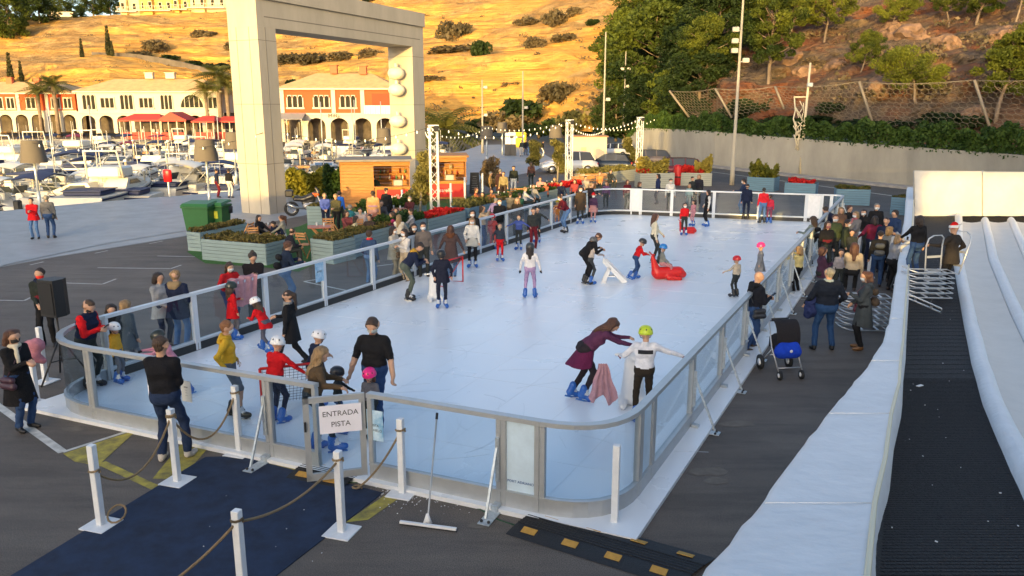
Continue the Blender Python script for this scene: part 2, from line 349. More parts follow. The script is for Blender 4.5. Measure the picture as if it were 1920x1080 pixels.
        if abs(dn[2])>.8: x,pn=V3(0,1,0)-dn*dn[1],-V3(sg,0,0); x/=np.linalg.norm(x)
        if fing:
            A(wt,wt+dn*.03,.03,.03,4,.012); 
            for q in range(4):
                o=x*(q-1.5)*.021; kn=wt+dn*.09+o*1.05; A(wt+dn*.02+o*.7,kn,.0165,.0135,4,.01)
                ln=(.062,.072,.068,.054)[q]; m1=kn+(dn*.75-pn*.5)*ln*.55; A(kn,m1,.0115,.0105,4,.003); A(m1,m1+(dn*.3-pn*.9)*ln*.5,.0105,.009,4,.003)
            tb=wt+dn*.03-x*(sg if abs(dn[2])<.8 else -1)*.028; tx=tb-x*(sg if abs(dn[2])<.8 else -1)*.025+dn*.035-pn*.012
            A(tb,tx,.0145,.0125,4,.008); A(tx,tx+dn*.028-pn*.012,.0125,.01,4,.003)
        else: A(wt,wt+dn*.075,.032,.034,4,.02); A(wt+dn*.075,wt+dn*.12-pn*.03,.03,.022,4,.02); A(wt+dn*.03,wt+dn*.06-pn*.045,.014,.012,4,.01)
    # legs
    an=[]
    for sg,P_ in ((-1,lf),(1,rf)):
        hp_=pel+T((sg*.085,0,-.02)) if lean<30 else pel+V3(sg*.085,0,-.02)
        tg=P_ if P_ is not None else (sg*.11,0,.085)
        kn,ak=ik(hp_,V3(*tg),.43,.43,(sg*.12,1,.1)); m2=2
        A(hp_,kn,.088*fat,.062,2,.03); A(kn,ak,.062,.045,0 if shorts else m2,.02)
        if shorts: A(hp_,kn+(kn-hp_)*-.05,.095,.08,2,.02)
        elif not skate: A(kn,ak+(kn-ak)*.1,.06,.055,2,.02)
        an.append((ak,(kn-ak),sg))
        if not skate:
            A(ak+V3(0,-.02,-.035),ak+V3(sg*.02,.08,-.045),.043,.042,3,.02); A(ak+V3(sg*.02,.08,-.045),ak+V3(sg*.025,.15,-.05),.04,.034,3,.02); A(ak,ak+(kn-ak)*.12,.046,.048,3,.02)
    v,q,o=sdf(pr,h/s,.03,.006 if fine else .004,seed)
    if puff:
        zz=v[:,2]; m_=np.zeros(len(v),bool); fi=np.isin(o,(1,7)); m_[q[fi].ravel()]=True
        c0=(pel+nb)/2; d=v-c0; d/=np.linalg.norm(d,axis=1)[:,None]+1e-6; v=np.where(m_[:,None],v+d*(.009*np.abs(np.sin(zz*48)))[:,None],v)
    v=v*s; v[:,2]+=lift
    used=sorted(set(int(x) for x in np.unique(o))); remap=np.zeros(16,'i4')
    for i,u in enumerate(used): remap[u]=i
    link('body',fastmesh('body',v,q,remap[o],[mats[u] for u in used]),t)
    def sc(p): return tuple(V3(*p)*s+V3(0,0,lift))
    def part(name,prims,m,k=.03,hh=None,cuts=(),wob=.003):
        v,q,o=sdf(prims,(hh or max(h,.014))/s,k,wob,seed+7,cuts); v=v*s; v[:,2]+=lift
        return link(name,fastmesh(name,v,q,o*0,[m]),t)
    # head frame matrix
    X,Y,Z=hd((1,0,0)),hd((0,1,0)),hd((0,0,1)); HM=Matrix(((X[0]*s,Y[0]*s,Z[0]*s,hc[0]*s),(X[1]*s,Y[1]*s,Z[1]*s,hc[1]*s),(X[2]*s,Y[2]*s,Z[2]*s,hc[2]*s+lift),(0,0,0,1)))
    if hair and not (helmet and hl=='s'):
        hm=mat(hair,.55,var=.35,scale=30,bump=.6,bscale=60,stretch=(1,1,.2)); hp2=[]
        r=.1*hs
        if not helmet and not hat: hp2+=[(hc+hd((0,-.022,.03)),hc+hd((0,.006,.03)),r*.985,.093*hs,0),(hc+hd((0,-.035,.0)),hc+hd((0,-.038,-.035)),.078*hs,.062*hs,0)]
        if hl in('m','l'):
            for sg in (-1,1): hp2+=[(hc+hd((sg*.075,-.02,.03)),hc+hd((sg*.09,-.015,-.1)),.04*hs,.035*hs,0)]
            hp2+=[(hc+hd((0,-.05,.02)),hc+hd((0,-.065,-.12)),.09*hs,.075*hs,0)]
        if hl=='l': 
            e=nb+T((0,-.12,-.17)); hp2+=[(hc+hd((0,-.07,-.1)),e,.08*hs,.05,0)]
            for sg in (-1,1): hp2+=[(hc+hd((sg*.09,-.02,-.1)),nb+T((sg*.09,-.07,-.12)),.035,.03,0)]
        if hl=='pony': hp2+=[(hc+hd((0,-.1,.05)),hc+hd((0,-.16,-.0)),.035,.045,0),(hc+hd((0,-.16,-.0)),nb+T((.02,-.15,-.14)),.045,.02,0)]
        if hl=='bun': hp2+=[(hc+hd((0,-.03,.13)),hc+hd((0,-.035,.16)),.04,.035,0)]
        if hl=='curl': hp2+=[(hc+hd((sg*.07,y_,z_)),hc+hd((sg*.085,y_-.01,z_-.06)),.06,.055,0) for sg in (-1,1) for y_,z_ in ((-.03,.04),(-.05,-.04))]+[(hc+hd((0,-.07,.02)),hc+hd((0,-.07,-.1)),.09,.08,0)]
        if hp2:
            cuts=[(hc+hd((0,.17,-.035)),(.135 if hl!='s' else .147)*hs)] if not helmet else []
            part('hair',hp2,hm,.02,cuts=cuts,wob=.009)
    if helmet: o=link('helmet',helmet_mesh(helmet),t); o.matrix_local=HM@Matrix.Translation((0,-.005,.03))@Matrix.Scale(1.02,4)
    if hat and 'santa' in label:
        mb=MB(); wt_=mat((.7,.7,.7),.9); mb.lathe([(.118,.02),(.125,.05),(.112,.085)],wt_,16,c=(0,-.01,0)); mb.tube([(.0,-.16,.12),(.0,-.17,.10)],.04,wt_,8); o=mb.build('hat_trim',t); o.matrix_local=HM
    if hat:
        part('hat',[(hc+hd((0,-.01,.055)),hc+hd((0,-.02,.085)),.105*hs,.085*hs,0)],cloth(hat),cuts=[(hc+hd((0,.17,-.06)),.12*hs)])
    if mask: o=link('mask',mask_mesh(mask),t); o.matrix_local=HM
    if hood: part('hood',[(nb+T((-.1,-.07,-.01)),nb+T((.1,-.07,-.01)),.058,.058,0),(nb+T((-.11,-.02,.0)),nb+T((-.05,.06,-.03)),.04,.03,0),(nb+T((.11,-.02,.0)),nb+T((.05,.06,-.03)),.04,.03,0),(nb+T((-.05,-.11,-.08)),nb+T((.05,-.11,-.08)),.05,.05,0)],cloth(hood),wob=.006)
    if scarf: part('scarf',[(nb+T((.07*math.cos(a),.02+.065*math.sin(a),.015)),nb+T((.07*math.cos(a+.8),.02+.065*math.sin(a+.8),.01)),.034,.034,0) for a in [i*.785 for i in range(8)]]+[(nb+T((.04,.1,-.01)),nb+T((.06,.14,-.24)),.035,.03,0)],cloth(scarf),.015)
    if coat or skirt:
        zb=(coat or skirt); m=cloth(coatc or (top if coat else bot)); mb=MB(); rows=[]; n=28; z0=.17 if coat else .09
        for i in range(7):
            u=i/6; row=[]
            cpt=pel+T((0,0,z0))*(1-u)+V3(0,0,zb-hz)*u
            if lean>15: cpt=cpt+V3(0,-.1*u*math.sin(la),0)
            kx=(.178*w+.055*u+.07*u*(.93-zb)) ; ky=(.128*w+.045*u+.07*u*(.93-zb))
            if skirt: kx+=.05*u; ky+=.05*u
            if sit is not None: cpt=cpt+V3(0,.12*u,0)
            for j in range(n):
                a=j*2*math.pi/n; f=1+.05*u*math.sin(a*5+seed)+.025*u*math.sin(a*9+2*seed); row.append(sc(cpt+V3(kx*math.cos(a)*f,ky*math.sin(a)*f-.01,.012*u*math.sin(a*3+seed))))
            rows.append(row)
        mb.grid(rows,m,True); mb.poly([r for r in rows[-1]],m); mb.build('coat_skirt' if coat else 'skirt',t)
    if skate:
        m=skate_mesh(skate,fine)
        for ak,up,sg in an:
            o=link('skate',m,t); u=up/np.linalg.norm(up); z=Vector(u)*.6+Vector((0,0,1))*.4; z.normalize(); y=Vector((sg*.25,1,0)); x=y.cross(z).normalized(); y=z.cross(x)
            Mx=Matrix((x,y,z)).transposed().to_4x4(); Mx.translation=Vector(sc(ak))-z*.1*s; o.matrix_local=Mx@Matrix.Scale(s**.5,4)
    if bag:
        c=pel+T((.2,.03,.0)); o=part('bag',[(c+V3(0,-.09,0),c+V3(0,.09,0),.055,.055,0),(c+V3(0,-.1,-.1),c+V3(0,.1,-.1),.06,.06,0)],mat(bag,.45),.02)
        mb=MB(); mb.tube([sc(c+V3(0,0,.05)),sc(pel+T((.12,.14,.3))),sc(nb+T((-.1,.05,-.02))),sc(nb+T((-.12,-.06,-.04))),sc(pel+T((.08,-.14,.25))),sc(c+V3(0,-.08,.03))],.011*s,mat(bag,.45),5); mb.build('strap',o)
    if pack: part('backpack',[(pel+T((-.07,-.2,.14)),pel+T((.07,-.2,.14)),.09,.09,0),(pel+T((-.06,-.18,.36)),pel+T((.06,-.18,.36)),.08,.08,0)],cloth(pack),.05)
    if phone:
        mb=MB(); c=(wr[1][0]+wr[0][0])/2+V3(0,.1,.03) if phone==1 else wr[1][0]+V3(0,.08,.05); mb.box(sc(c),(.075,.012,.15),mat((.02,.02,.025),.2),rot=Matrix.Rotation(R(-50 if phone==1 else 0),3,'X'),bev=.004); mb.build('phone',t)
    return t
# ================= ground and setting
ICEZ=.06
None
def asphalt():
    m=bpy.data.materials.new('asphalt'); m.use_nodes=True; n=m.node_tree; L=n.links.new; N=n.nodes.new; b=n.nodes['Principled BSDF']; b.inputs['Roughness'].default_value=.68; b.inputs['Specular IOR Level'].default_value=.3
    tc=N('ShaderNodeTexCoord')
    def nz(s,d,r,st=(1,1,1)): mp=N('ShaderNodeMapping'); mp.inputs['Scale'].default_value=st; mp.inputs['Rotation'].default_value=(0,0,.45); L(tc.outputs['Object'],mp.inputs[0]); x=N('ShaderNodeTexNoise'); x.inputs['Scale'].default_value=s; x.inputs['Detail'].default_value=d; x.inputs['Roughness'].default_value=r; L(mp.outputs[0],x.inputs['Vector']); return x.outputs[0]
    def rp(f,st):
        x=N('ShaderNodeValToRGB'); e=x.color_ramp.elements
        while len(e)<len(st): e.new(.5)
        for q,(p,c) in zip(e,st): q.position=p; q.color=(*c,1)
        L(f,x.inputs[0]); return x.outputs[0]
    def mul(f,a,b_,t='MULTIPLY'): x=N('ShaderNodeMix'); x.data_type='RGBA'; x.blend_type=t; x.inputs[0].default_value=f; L(a,x.inputs[6]); L(b_,x.inputs[7]); return x.outputs[2]
    base=rp(nz(.28,7,.7),[(.3,(.102,.087,.076)),(.5,(.136,.115,.099)),(.7,(.172,.147,.125))]); st=rp(nz(.9,6,.75,(.3,2.2,1)),[(.38,(.72,.72,.72)),(.52,(1,1,1)),(.62,(1.12,1.1,1.08))]); sp=rp(nz(75,2,.5),[(.35,(.6,.6,.6)),(.52,(1,1,1)),(.72,(1.5,1.45,1.4))])
    L(mul(1,mul(.8,base,st),sp),b.inputs['Base Color']); bp=N('ShaderNodeBump'); bp.inputs['Strength'].default_value=.5; bp.inputs['Distance'].default_value=.02; L(nz(90,3,.6),bp.inputs['Height']); L(bp.outputs[0],b.inputs['Normal']); return m
M_ASP=asphalt(); M_ASPL=M_ASP
M_PLAZA=mat((.30,.315,.33),.55,var=.16,scale=.9,bump=.2,bscale=20,name='paving')
M_WHITE=mat((.74,.75,.76),.5,var=.06,scale=9); M_PAINT=mat((.55,.54,.5),.6,var=.3,scale=5)
M_ALU=mat((.44,.455,.46),.4,metal=.4,var=.08,scale=4,name='aluminium'); M_GALV=mat((.5,.55,.58),.45,metal=.5,var=.2,scale=20); M_RUB=mat((.012,.013,.016),.6,var=.3,scale=40,bump=.3,bscale=60)
M_DARK=mat((.02,.02,.022),.5)
near_e=[(-500,470),(-200,418),(0,396),(120,385),(230,375),(350,366),(460,356),(560,338),(640,322),(720,306),(800,293),(870,283),(900,272)]
far_e=[(905,263),(800,262),(560,261),(300,260),(0,262),(-400,268),(-900,280)]
NE=[G(*p) for p in near_e]; FE=[G(*p) for p in far_e]
out=[Vector((-400,-90,0)),Vector((400,-90,0)),Vector((400,500,0)),Vector((-400,500,0)),Vector((-400,FE[-1].y,0))]+FE[::-1]+NE[::-1]+[Vector((-400,NE[0].y,0))]
tri=tessellate_polygon([out]); mb=MB()
for t_ in tri:
    q=[out[i] for i in t_]
    if (q[1]-q[0]).cross(q[2]-q[0]).z<0: q=q[::-1]
    mb.poly(q,M_ASP)
edge=[Vector((-400,FE[-1].y,0))]+FE[::-1]+NE[::-1]+[Vector((-400,NE[0].y,0))]
mq=mat((.3,.28,.25),.8,var=.2,scale=1)
mb.grid([edge,[p+Vector((0,0,-3)) for p in edge]],mq,smooth=False)
tag(mb.build('ground'),kind='structure')
mw=mat((.03,.05,.06),.08,bump=.6,bscale=3,name='water')
mb=MB(); mb.poly([(-400,30,-1.3),(60,30,-1.3),(60,160,-1.3),(-400,160,-1.3)],mw); tag(mb.build('water'),kind='structure')
def sheet(name,pts,m,z,kind='structure',**k):
    mb=MB(); pts=[Vector((p.x,p.y,z)) for p in [G(*p) if len(p)==2 else Vector(p) for p in pts]]
    for t_ in tessellate_polygon([pts]):
        q=[pts[i] for i in t_]
        if (q[1]-q[0]).cross(q[2]-q[0]).z<0: q=q[::-1]
        mb.poly(q,m)
    o=mb.build(name)
    return tag(o,kind=kind,**k) if kind else tag(o,**k)
sheet('paving',[(-500,600),(-100,522),(0,500),(100,482),(200,466),(355,441),(470,424),(600,398),(720,378),(860,350),(1000,322),(1040,300),(985,270)]+near_e[::-1],M_PLAZA,.004)
# grey kerb line along the paving
mb=MB(); kp=[G(*p) for p in [(-500,601),(-100,523),(0,501),(100,483),(200,467),(355,442),(470,425)]]
for a,b in zip(kp,kp[1:]): mb.bar(a+Vector((0,0,.008)),b+Vector((0,0,.008)),.16,.012,mat((.2,.2,.2),.8))
tag(mb.build('kerb'),kind='structure')
# painted lines
def line(name,pts,w,m,z=.004,kind='structure'):
    mb=MB(); pts=[G(*p) for p in pts]
    for a,b in zip(pts,pts[1:]):
        d=(b-a).normalized(); n=Vector((-d.y,d.x,0))*w/2; mb.poly([Vector((q.x,q.y,z)) for q in (a-n,b-n,b+n,a+n)],m)
    return tag(mb.build(name),kind=kind)
for pts in [[(-60,562),(45,564),(62,556)],[(-60,520),(10,497),(200,457),(355,432)],[(100,530),(192,533),(218,523)],[(183,502),(320,504),(340,497)],[(295,480),(390,482)],[(56,497),(82,491)],[(178,475),(202,470)],[(280,457),(305,452)]]:
    line('road_marking',pts,.08,mat((.42,.4,.38),.7,var=.2,scale=4))
for pts in [[(570,528),(607,522)],[(570,528),(650,545)],[(700,500),(760,492)]]: line('road_marking',pts,.08,M_PAINT)
line('road_marking',[(-40,735),(20,778),(118,848)],.13,M_PAINT,.0045); line('road_marking',[(118,848),(262,802)],.07,M_PAINT,.0055)
M_YEL=mat((.17,.14,.055),.75,var=.4,scale=5,col2=(.52,.42,.06))
sheet('road_marking',[(118,851),(258,806),(190,868)],M_YEL,.005)
line('road_marking',[(190,868),(320,928)],.13,M_YEL,.005); sheet('road_marking',[(118,851),(190,868),(196,876),(140,866)],M_YEL,.0045)
sheet('road_marking',[(348,822),(403,826),(340,898),(286,898)],M_YEL,.0045)
sheet('road_marking',[(720,930),(762,925),(690,975),(648,980)],M_YEL,.0045); sheet('road_marking',[(480,852),(560,870),(556,890),(500,872)],M_YEL,.0045)
# far road, pavement and markings by the retaining wall
sheet('road',[(1180,283),(1500,328),(1700,352),(2300,425),(2300,500),(1700,405),(1550,372),(1335,338),(1180,312)],mat((.07,.066,.062),.7,var=.25,scale=.6,bump=.3,bscale=60),.004)
line('road_marking',[(1190,303),(1330,322),(1480,341),(1700,371),(2100,430)],.15,M_PAINT,.009); 
kk=[G(*p) for p in [(1190,290),(1340,314),(1500,332),(1700,353),(1920,378),(2300,422)]]; mb=MB()
for a,b in zip(kk,kk[1:]): mb.bar(a+Vector((0,0,.07)),b+Vector((0,0,.07)),1.2,.14,mat((.3,.28,.26),.8,var=.2,scale=2))
tag(mb.build('pavement'),kind='structure')
# carpet
M_NAVY=mat((.011,.026,.066),.9,var=.35,scale=3,bump=.5,bscale=160)
mb=MB(); q=[G(-60,1130),G(385,858),G(448,856),G(718,925),G(480,1110)]
pts=[Vector((p.x,p.y,0)) for p in q]
for tr in tessellate_polygon([pts]):
    z=[pts[i]+Vector((0,0,.012)) for i in tr]
    if (z[1]-z[0]).cross(z[2]-z[0]).z<0: z=z[::-1]
    mb.poly(z,M_NAVY)
mb.grid([[p+Vector((0,0,.001)) for p in pts],[p+Vector((0,0,.012)) for p in pts]],M_NAVY,True,False)
tag(mb.build('carpet'),'dark navy carpet runner leading to the rink entrance gate','carpet')
for px,py,a_,b_ in [(1330,884,45,9),(1385,795,40,8),(1345,902,30,8),(900,985,25,8),(1230,905,22,6),(135,805,25,6)]:
    rs_=random.Random(px); sheet('stain',[(px+a_*math.cos(t)*rs_.uniform(.6,1.1),py+b_*math.sin(t)*rs_.uniform(.5,1.1)) for t in [k*math.pi/6 for k in range(12)]],mat((.15,.128,.105),.85,var=.2,scale=6),.0042)
# ================= rink
def gl(px,py,z=1.31): return G(px,py,z)
def isect(a,b,c,d):
    r=b-a; s_=d-c; t_=((c-a).x*s_.y-(c-a).y*s_.x)/(r.x*s_.y-r.y*s_.x); return a+r*t_
l0,l1=gl(265,573),gl(1060,368); n0,n1=gl(185,653),gl(940,776); r0,r1=gl(1320,638),gl(1533,417); f0,f1=gl(1175,353),gl(1540,364)
cNL,cNR,cFR,cFL=isect(l0,l1,n0,n1),isect(n0,n1,r0,r1),isect(r0,r1,f0,f1),isect(f0,f1,l0,l1)
def fillet(c,a,b,t1,t2,n=9):     # corner c, coming from a, going to b
    p=c+(a-c).normalized()*t1; q=c+(b-c).normalized()*t2; return [p*(1-u)**2+c*2*u*(1-u)+q*u*u for u in [i/(n-1) for i in range(n)]]
tNR=(gl(1010,792)-cNR).length
fNR=fillet(cNR,cNL,cFR,tNR,tNR); fFR=fillet(cFR,cNR,cFL,.5,.5,5); fFL=fillet(cFL,cFR,cNL,1.6,1.6); fNL=fillet(cNL,cFL,cNR,1.5,1.5)
M_GLASS=glassm((.90,.94,.96),name='clear acrylic')
M_ICE=mat((.79,.825,.86),.3,var=.015,scale=.7,bump=.05,bscale=30,spec=.45,name='rink surface')
_n=M_ICE.node_tree; _t=_n.nodes.new('ShaderNodeTexNoise'); _t.inputs['Scale'].default_value=.8; _t.inputs['Detail'].default_value=6; _tc=_n.nodes.new('ShaderNodeTexCoord'); _mp=_n.nodes.new('ShaderNodeMapRange'); _mp.inputs[1].default_value=.35; _mp.inputs[2].default_value=.65; _mp.inputs[3].default_value=.27; _mp.inputs[4].default_value=.31
_n.links.new(_tc.outputs['Object'],_t.inputs['Vector']); _n.links.new(_t.outputs[0],_mp.inputs[0]); _n.links.new(_mp.outputs[0],_n.nodes['Principled BSDF'].inputs['Roughness'])
ring=fNR+fFR+fFL+fNL; outer=[]
cen=(cNL+cNR+cFR+cFL)/4
mb=MB()
dr=(r1-r0).normalized(); outn=Vector((dr.y,-dr.x,0)); dn=(n1-n0).normalized(); outs=Vector((dn.y,-dn.x,0))
A_,B_=cNL+outs*.12-dn*.1,cNR+outn*.34+outs*.12
slab=[A_,B_,cFR+outn*.34-(cFR-cFL).normalized()*0]+[cFR]+fFR+fFL+[cNL-dn*.1+(l1-l0).normalized()*.1]
slab=[Vector((p.x,p.y,0)) for p in slab]
hull=[Vector((p.x,p.y,0)) for p in [A_,B_,cFR+outn*.34,cFL,cNL-dn*.1]]
mb.grid([[Vector((p.x,p.y,.0)) for p in hull],[Vector((p.x,p.y,ICEZ)) for p in hull]],M_WHITE,True,False); mb.poly([Vector((p.x,p.y,ICEZ)) for p in hull],M_ICE)
rink=thing('ice_rink','pale blue white synthetic ice surface of the skating rink','ice rink',(0,0,0)); mb.build('ice_surface',rink)
mb=MB(); ms=mat((.74,.76,.78),.35); Lr=(cFL-cNL)
for i in range(1,20):
    a=cNL.lerp(cFL,i/20); b=cNR.lerp(cFR,i/20); mb.bar((a.x,a.y,ICEZ+.0012),(b.x,b.y,ICEZ+.0012),.006,.002,ms)
for i in range(1,10):
    a=cNL.lerp(cNR,i/10); b=cFL.lerp(cFR,i/10); mb.bar((a.x,a.y,ICEZ+.0014),(b.x,b.y,ICEZ+.0014),.006,.002,ms)
rng=random.Random(3); mk=mat((.70,.735,.77),.5)
for i in range(300):                      # blade scratches
    u,v=rng.random(),rng.random(); p=cNL.lerp(cNR,u).lerp(cFL.lerp(cFR,u),v*.95+.02); a=rng.random()*6.28; L_=rng.uniform(.2,1.2); k=rng.uniform(-1,1); pts=[]
    for j in range(6): pts.append((p.x,p.y,ICEZ+.0021)); a+=k*.2; p=p+Vector((math.cos(a),math.sin(a),0))*L_/5
    for s_,e_ in zip(pts,pts[1:]): mb.bar(s_,e_,.008,.0015,mk)
mb.build('scratches',rink)
FH=1.25
M_KIN=mat((.015,.016,.018),.5); M_RWHITE=mat((.62,.66,.70),.4,metal=.2)
M_FROST=mat((.55,.68,.78),.4,var=.1,scale=3); 
def panel(pts,label,kind='glass',brace=0,inside_black=1,white=False,inn=None,posts=(1,1)):
    """one barrier panel along pts (world, at ground): rails, kickboard, posts, glass"""
    a=Vector((pts[0].x,pts[0].y,ICEZ)); t=thing('barrier_panel',label,'barrier panel',a,0,'barrier panels round the rink')
    P_=[Vector((p.x-a.x,p.y-a.y,0)) for p in pts]; mid=(P_[0]+P_[-1])/2; c=inn-Vector((a.x,a.y,0)); 
    n=[]
    for i in range(len(P_)):
        d=(P_[min(i+1,len(P_)-1)]-P_[max(i-1,0)]).normalized(); v=Vector((d.y,-d.x,0)); n.append(v if v.dot(c-mid)<0 else -v)    # n points outwards
    ma=M_RWHITE if white else M_ALU
    def strip(name,o0,o1,z0,z1,m,par=t):
        mb=MB(); z=Vector((0,0,1))
        rows=[[P_[i]+n[i]*o0+z*z0,P_[i]+n[i]*o1+z*z0,P_[i]+n[i]*o1+z*z1,P_[i]+n[i]*o0+z*z1] for i in range(len(P_))]
        mb.grid(rows,m,True,False,True); return mb.build(name,par)
    strip('top_rail',-.055,.055,FH-.06,FH,ma); strip('kickboard',-.01,.035,.0,.2,ma)
    if inside_black: strip('kick_strip',-.04,-.013,.0,.16,M_KIN)
    strip('bottom_rail',-.03,.05,.2,.225,ma)
    if kind=='glass': strip('glass',-.006,.006,.225,FH-.06,M_GLASS)
    else:
        g_=strip('print_panel',-.006,.006,.225,FH-.06,M_FROST if kind=='ad' else M_WHITE)
    for i,on in zip((0,-1),posts):
        if not on: continue
        d=(P_[1]-P_[0]).normalized() if i==0 else (P_[-2]-P_[-1]).normalized()
        mb=MB(); p=P_[i]+d*.035; mb.box(p+Vector((0,0,FH/2-.03)),(.07,.085,FH-.07),ma,rz=math.atan2(d.y,d.x),bev=.008); mb.build('post',t)
    if brace:
        d=(P_[-1]-P_[-2]).normalized(); p=P_[-1]-d*.04; q=n[-1]; mb=MB()
        mb.bar(p+q*.07+Vector((0,0,.82)),p+q*.42+Vector((0,0,.0)),.03,.03,M_GALV); mb.bar(p+q*.06+Vector((0,0,.35)),p+q*.06+Vector((0,0,.95)),.05,.05,M_GALV); mb.build('brace',t)
        mb=MB(); mb.box(p+q*.28+Vector((0,0,-.045)),(.44,.16,.012),M_GALV,rz=math.atan2(q.y,q.x)); mb.box(p+q*.1+Vector((0,0,.0)),(.12,.1,.1),M_GALV,rz=math.atan2(q.y,q.x),bev=.01)
        for s_ in(-1,1): mb.lathe([(.02,-.04),(.02,-.02),(.01,-.01)],M_DARK,8,c=p+q*.44+d*.05*s_)
        mb.build('foot_plate',t)
    return t
def subdiv(a,b,n): return [a.lerp(b,i/n) for i in range(n+1)]
# near side
npx=[(500,704),(590,718)]
na=fNL[-1]; nb=gl(500,704); nb=n0+dn*(nb-n0).dot(dn); ne=n0+dn*(gl(592,720)-n0).dot(dn); nh=n0+dn*(gl(690,735)-n0).dot(dn); nj=n0+dn*(gl(941,776)-n0).dot(dn)
panel([na,nb],'long near barrier panel with the mask notice, behind the man in black','glass',1,0,inn=cen)
panel([nb,ne],'narrow near barrier panel just left of the entrance gate','glass',0,0,inn=cen)
hinge=panel([nh,nj],'near barrier panel right of the gate with a blue poster, behind the squeegee','glass',1,0,inn=cen)
panel([nj,fNR[0]],'narrow printed barrier panel between the gate side and the curved corner','ad',0,0,inn=cen)
panel(fNR,'large curved glass corner panel nearest the camera','glass',0,0,inn=cen)
# right side
rl=(fFR[0]-fNR[-1]); r_u=rl.normalized(); rs=fNR[-1]+r_u*.55; panel([fNR[-1],rs],'narrow printed panel just past the curved corner on the right side','ad',0,0,inn=cen)
ns=max(8,round((fFR[0]-rs).length/2.17)); rp=subdiv(rs,fFR[0],ns);
for i in range(ns):
    panel([rp[i],rp[i+1]],['right side barrier panel beside the curved corner','right side barrier panel where the boy in the lime helmet holds on','right side barrier panel, third from the near corner','right side barrier panel just before the man with the phone','right side barrier panel behind the man with the phone','right side barrier panel next to the child in yellow','right side barrier panel beside the bent purple coat','right side barrier panel beside the grey backpack','right side barrier panel beside the maroon jumper','right side barrier panel beside the queue','right side barrier panel at the head of the queue','right side barrier panel, second from the far corner','right side barrier panel touching the far corner'][min(i,12)],'glass',1,0,inn=cen,posts=(1,1))
for k,(c_,l_) in enumerate([(fFR,'small curved far right corner panel of the rink barrier'),(fFL,'curved far left corner panel of the rink barrier'),(fNL,'curved near left corner panel beside the speaker')]):
    panel(c_,l_,'glass',0,k<2,white=k<2,inn=cen)
fa,fb=fFR[-1],fFL[0]; L_=(fb-fa).length; u=(fb-fa)/L_
def fpos(px): 
    q=gl(px,358); return fa+u*(q-fa).dot(u)
nodes=[(fa,'far barrier panel at the right end'),(fpos(1538),'white printed far barrier panel near the right end'),(fpos(1511),'far barrier panel behind the red jacket'),(fpos(1425),'far barrier panel behind the man in navy'),(fpos(1340),'far barrier panel behind the black waistcoat'),(fpos(1258),'far barrier panel between the white board and the middle'),(fpos(1196),'white printed far barrier panel near the left end'),(fpos(1174),None)]
for i,(p,l) in enumerate(nodes[:-1]): panel([p,nodes[i+1][0]],l,'white' if 'white printed' in l else 'glass',0,1,True,inn=cen)
panel([nodes[-1][0],fb],'short far barrier panel at the left corner','glass',0,1,True,inn=cen) if (nodes[-1][0]-fb).length>.2 and (fb-nodes[-1][0]).dot(u)>0 else None
nl=round((fNL[0]-fFL[-1]).length/2.17); lp=subdiv(fFL[-1],fNL[0],nl)
nm=['far left end','second from the far end, by the maroon jacket','behind the toddler in orange','beside the woman in black mask','by the blonde spectator','behind the boy in blue','behind the striped child','behind the white coat','in front of the brown coat','in front of the patterned coat','in front of the hugging pair','beside the blue notice','with the notice sheet','beside the man with a backpack','hung with the pink coat','beside the fur hooded parka','beside the near left curve']
for i in range(nl): panel([lp[i],lp[i+1]],'left side barrier panel, '+nm[i if i<nl//2 else i-nl+17],'glass',0,1,True,inn=cen)
# gate leaf swung outwards
gt=thing('entrance_gate','open aluminium entrance gate leaf with a paper sign','gate',(nh.x,nh.y,ICEZ)); ge=gl(566,747)-nh; ge.z=0; gd=ge.normalized(); gw=ge.length; go=Vector((gd.y,-gd.x,0)); go=go if go.dot(Vector((0,-1,0)))>0 else -go
mb=MB(); z=Vector((0,0,1))
mb.bar(gd*.05+z*(FH-.04),gd*gw+z*(FH-.04),.05,.08,M_ALU); mb.bar(gd*.05+z*.1,gd*gw+z*.1,.05,.1,M_ALU); mb.bar(gd*.09+z*.15,gd*.09+z*(FH-.08),.05,.08,M_ALU,up=gd); mb.bar(gd*(gw-.04)+z*.05,gd*(gw-.04)+z*FH,.05,.08,M_ALU,up=gd); mb.build('frame',gt)
mb=MB(); mb.bar(gd*.13+z*(FH/2+.02),gd*(gw-.08)+z*(FH/2+.02),.008,FH-.26,M_GLASS); mb.build('glass',gt)
mb=MB(); mb.box(gd*(gw-.02)+go*.035+z*.85,(.03,.02,.14),M_DARK,rz=math.atan2(gd.y,gd.x)); 
mb.build('lock',gt)
for zz in (.3,.95):
    mb=MB(); mb.tube([z*(zz-.07),z*(zz+.07)],.022,M_DARK,8); mb.build('hinge',gt)
PAPER=mat((.78,.76,.82),.7,var=.03); INK=mat((.03,.03,.04),.7)
def notice(par,c,nrm,w,h,lines,size,m=PAPER,ink=INK,name='notice',thick=.004,dz=.0):
    mb=MB(); c=Vector(c); nrm=Vector(nrm).normalized(); M=faceM((0,0,0),nrm).to_3x3(); mb.box(c,(w,h,thick),m,rot=M); o=mb.build(name,par)
    for i,l in enumerate(lines):
        yy=(len(lines)-1)/2*size*1.45-i*size*1.45; text(l,o,faceM(c+nrm*(thick/2+.002)+Vector((0,0,yy)),nrm),size,ink,ex=.0008)
    return o
notice(gt,gd*(gw*.44)+go*.05+z*.93,go,.56,.4,['ENTRADA','PISTA'],.105,name='sign')
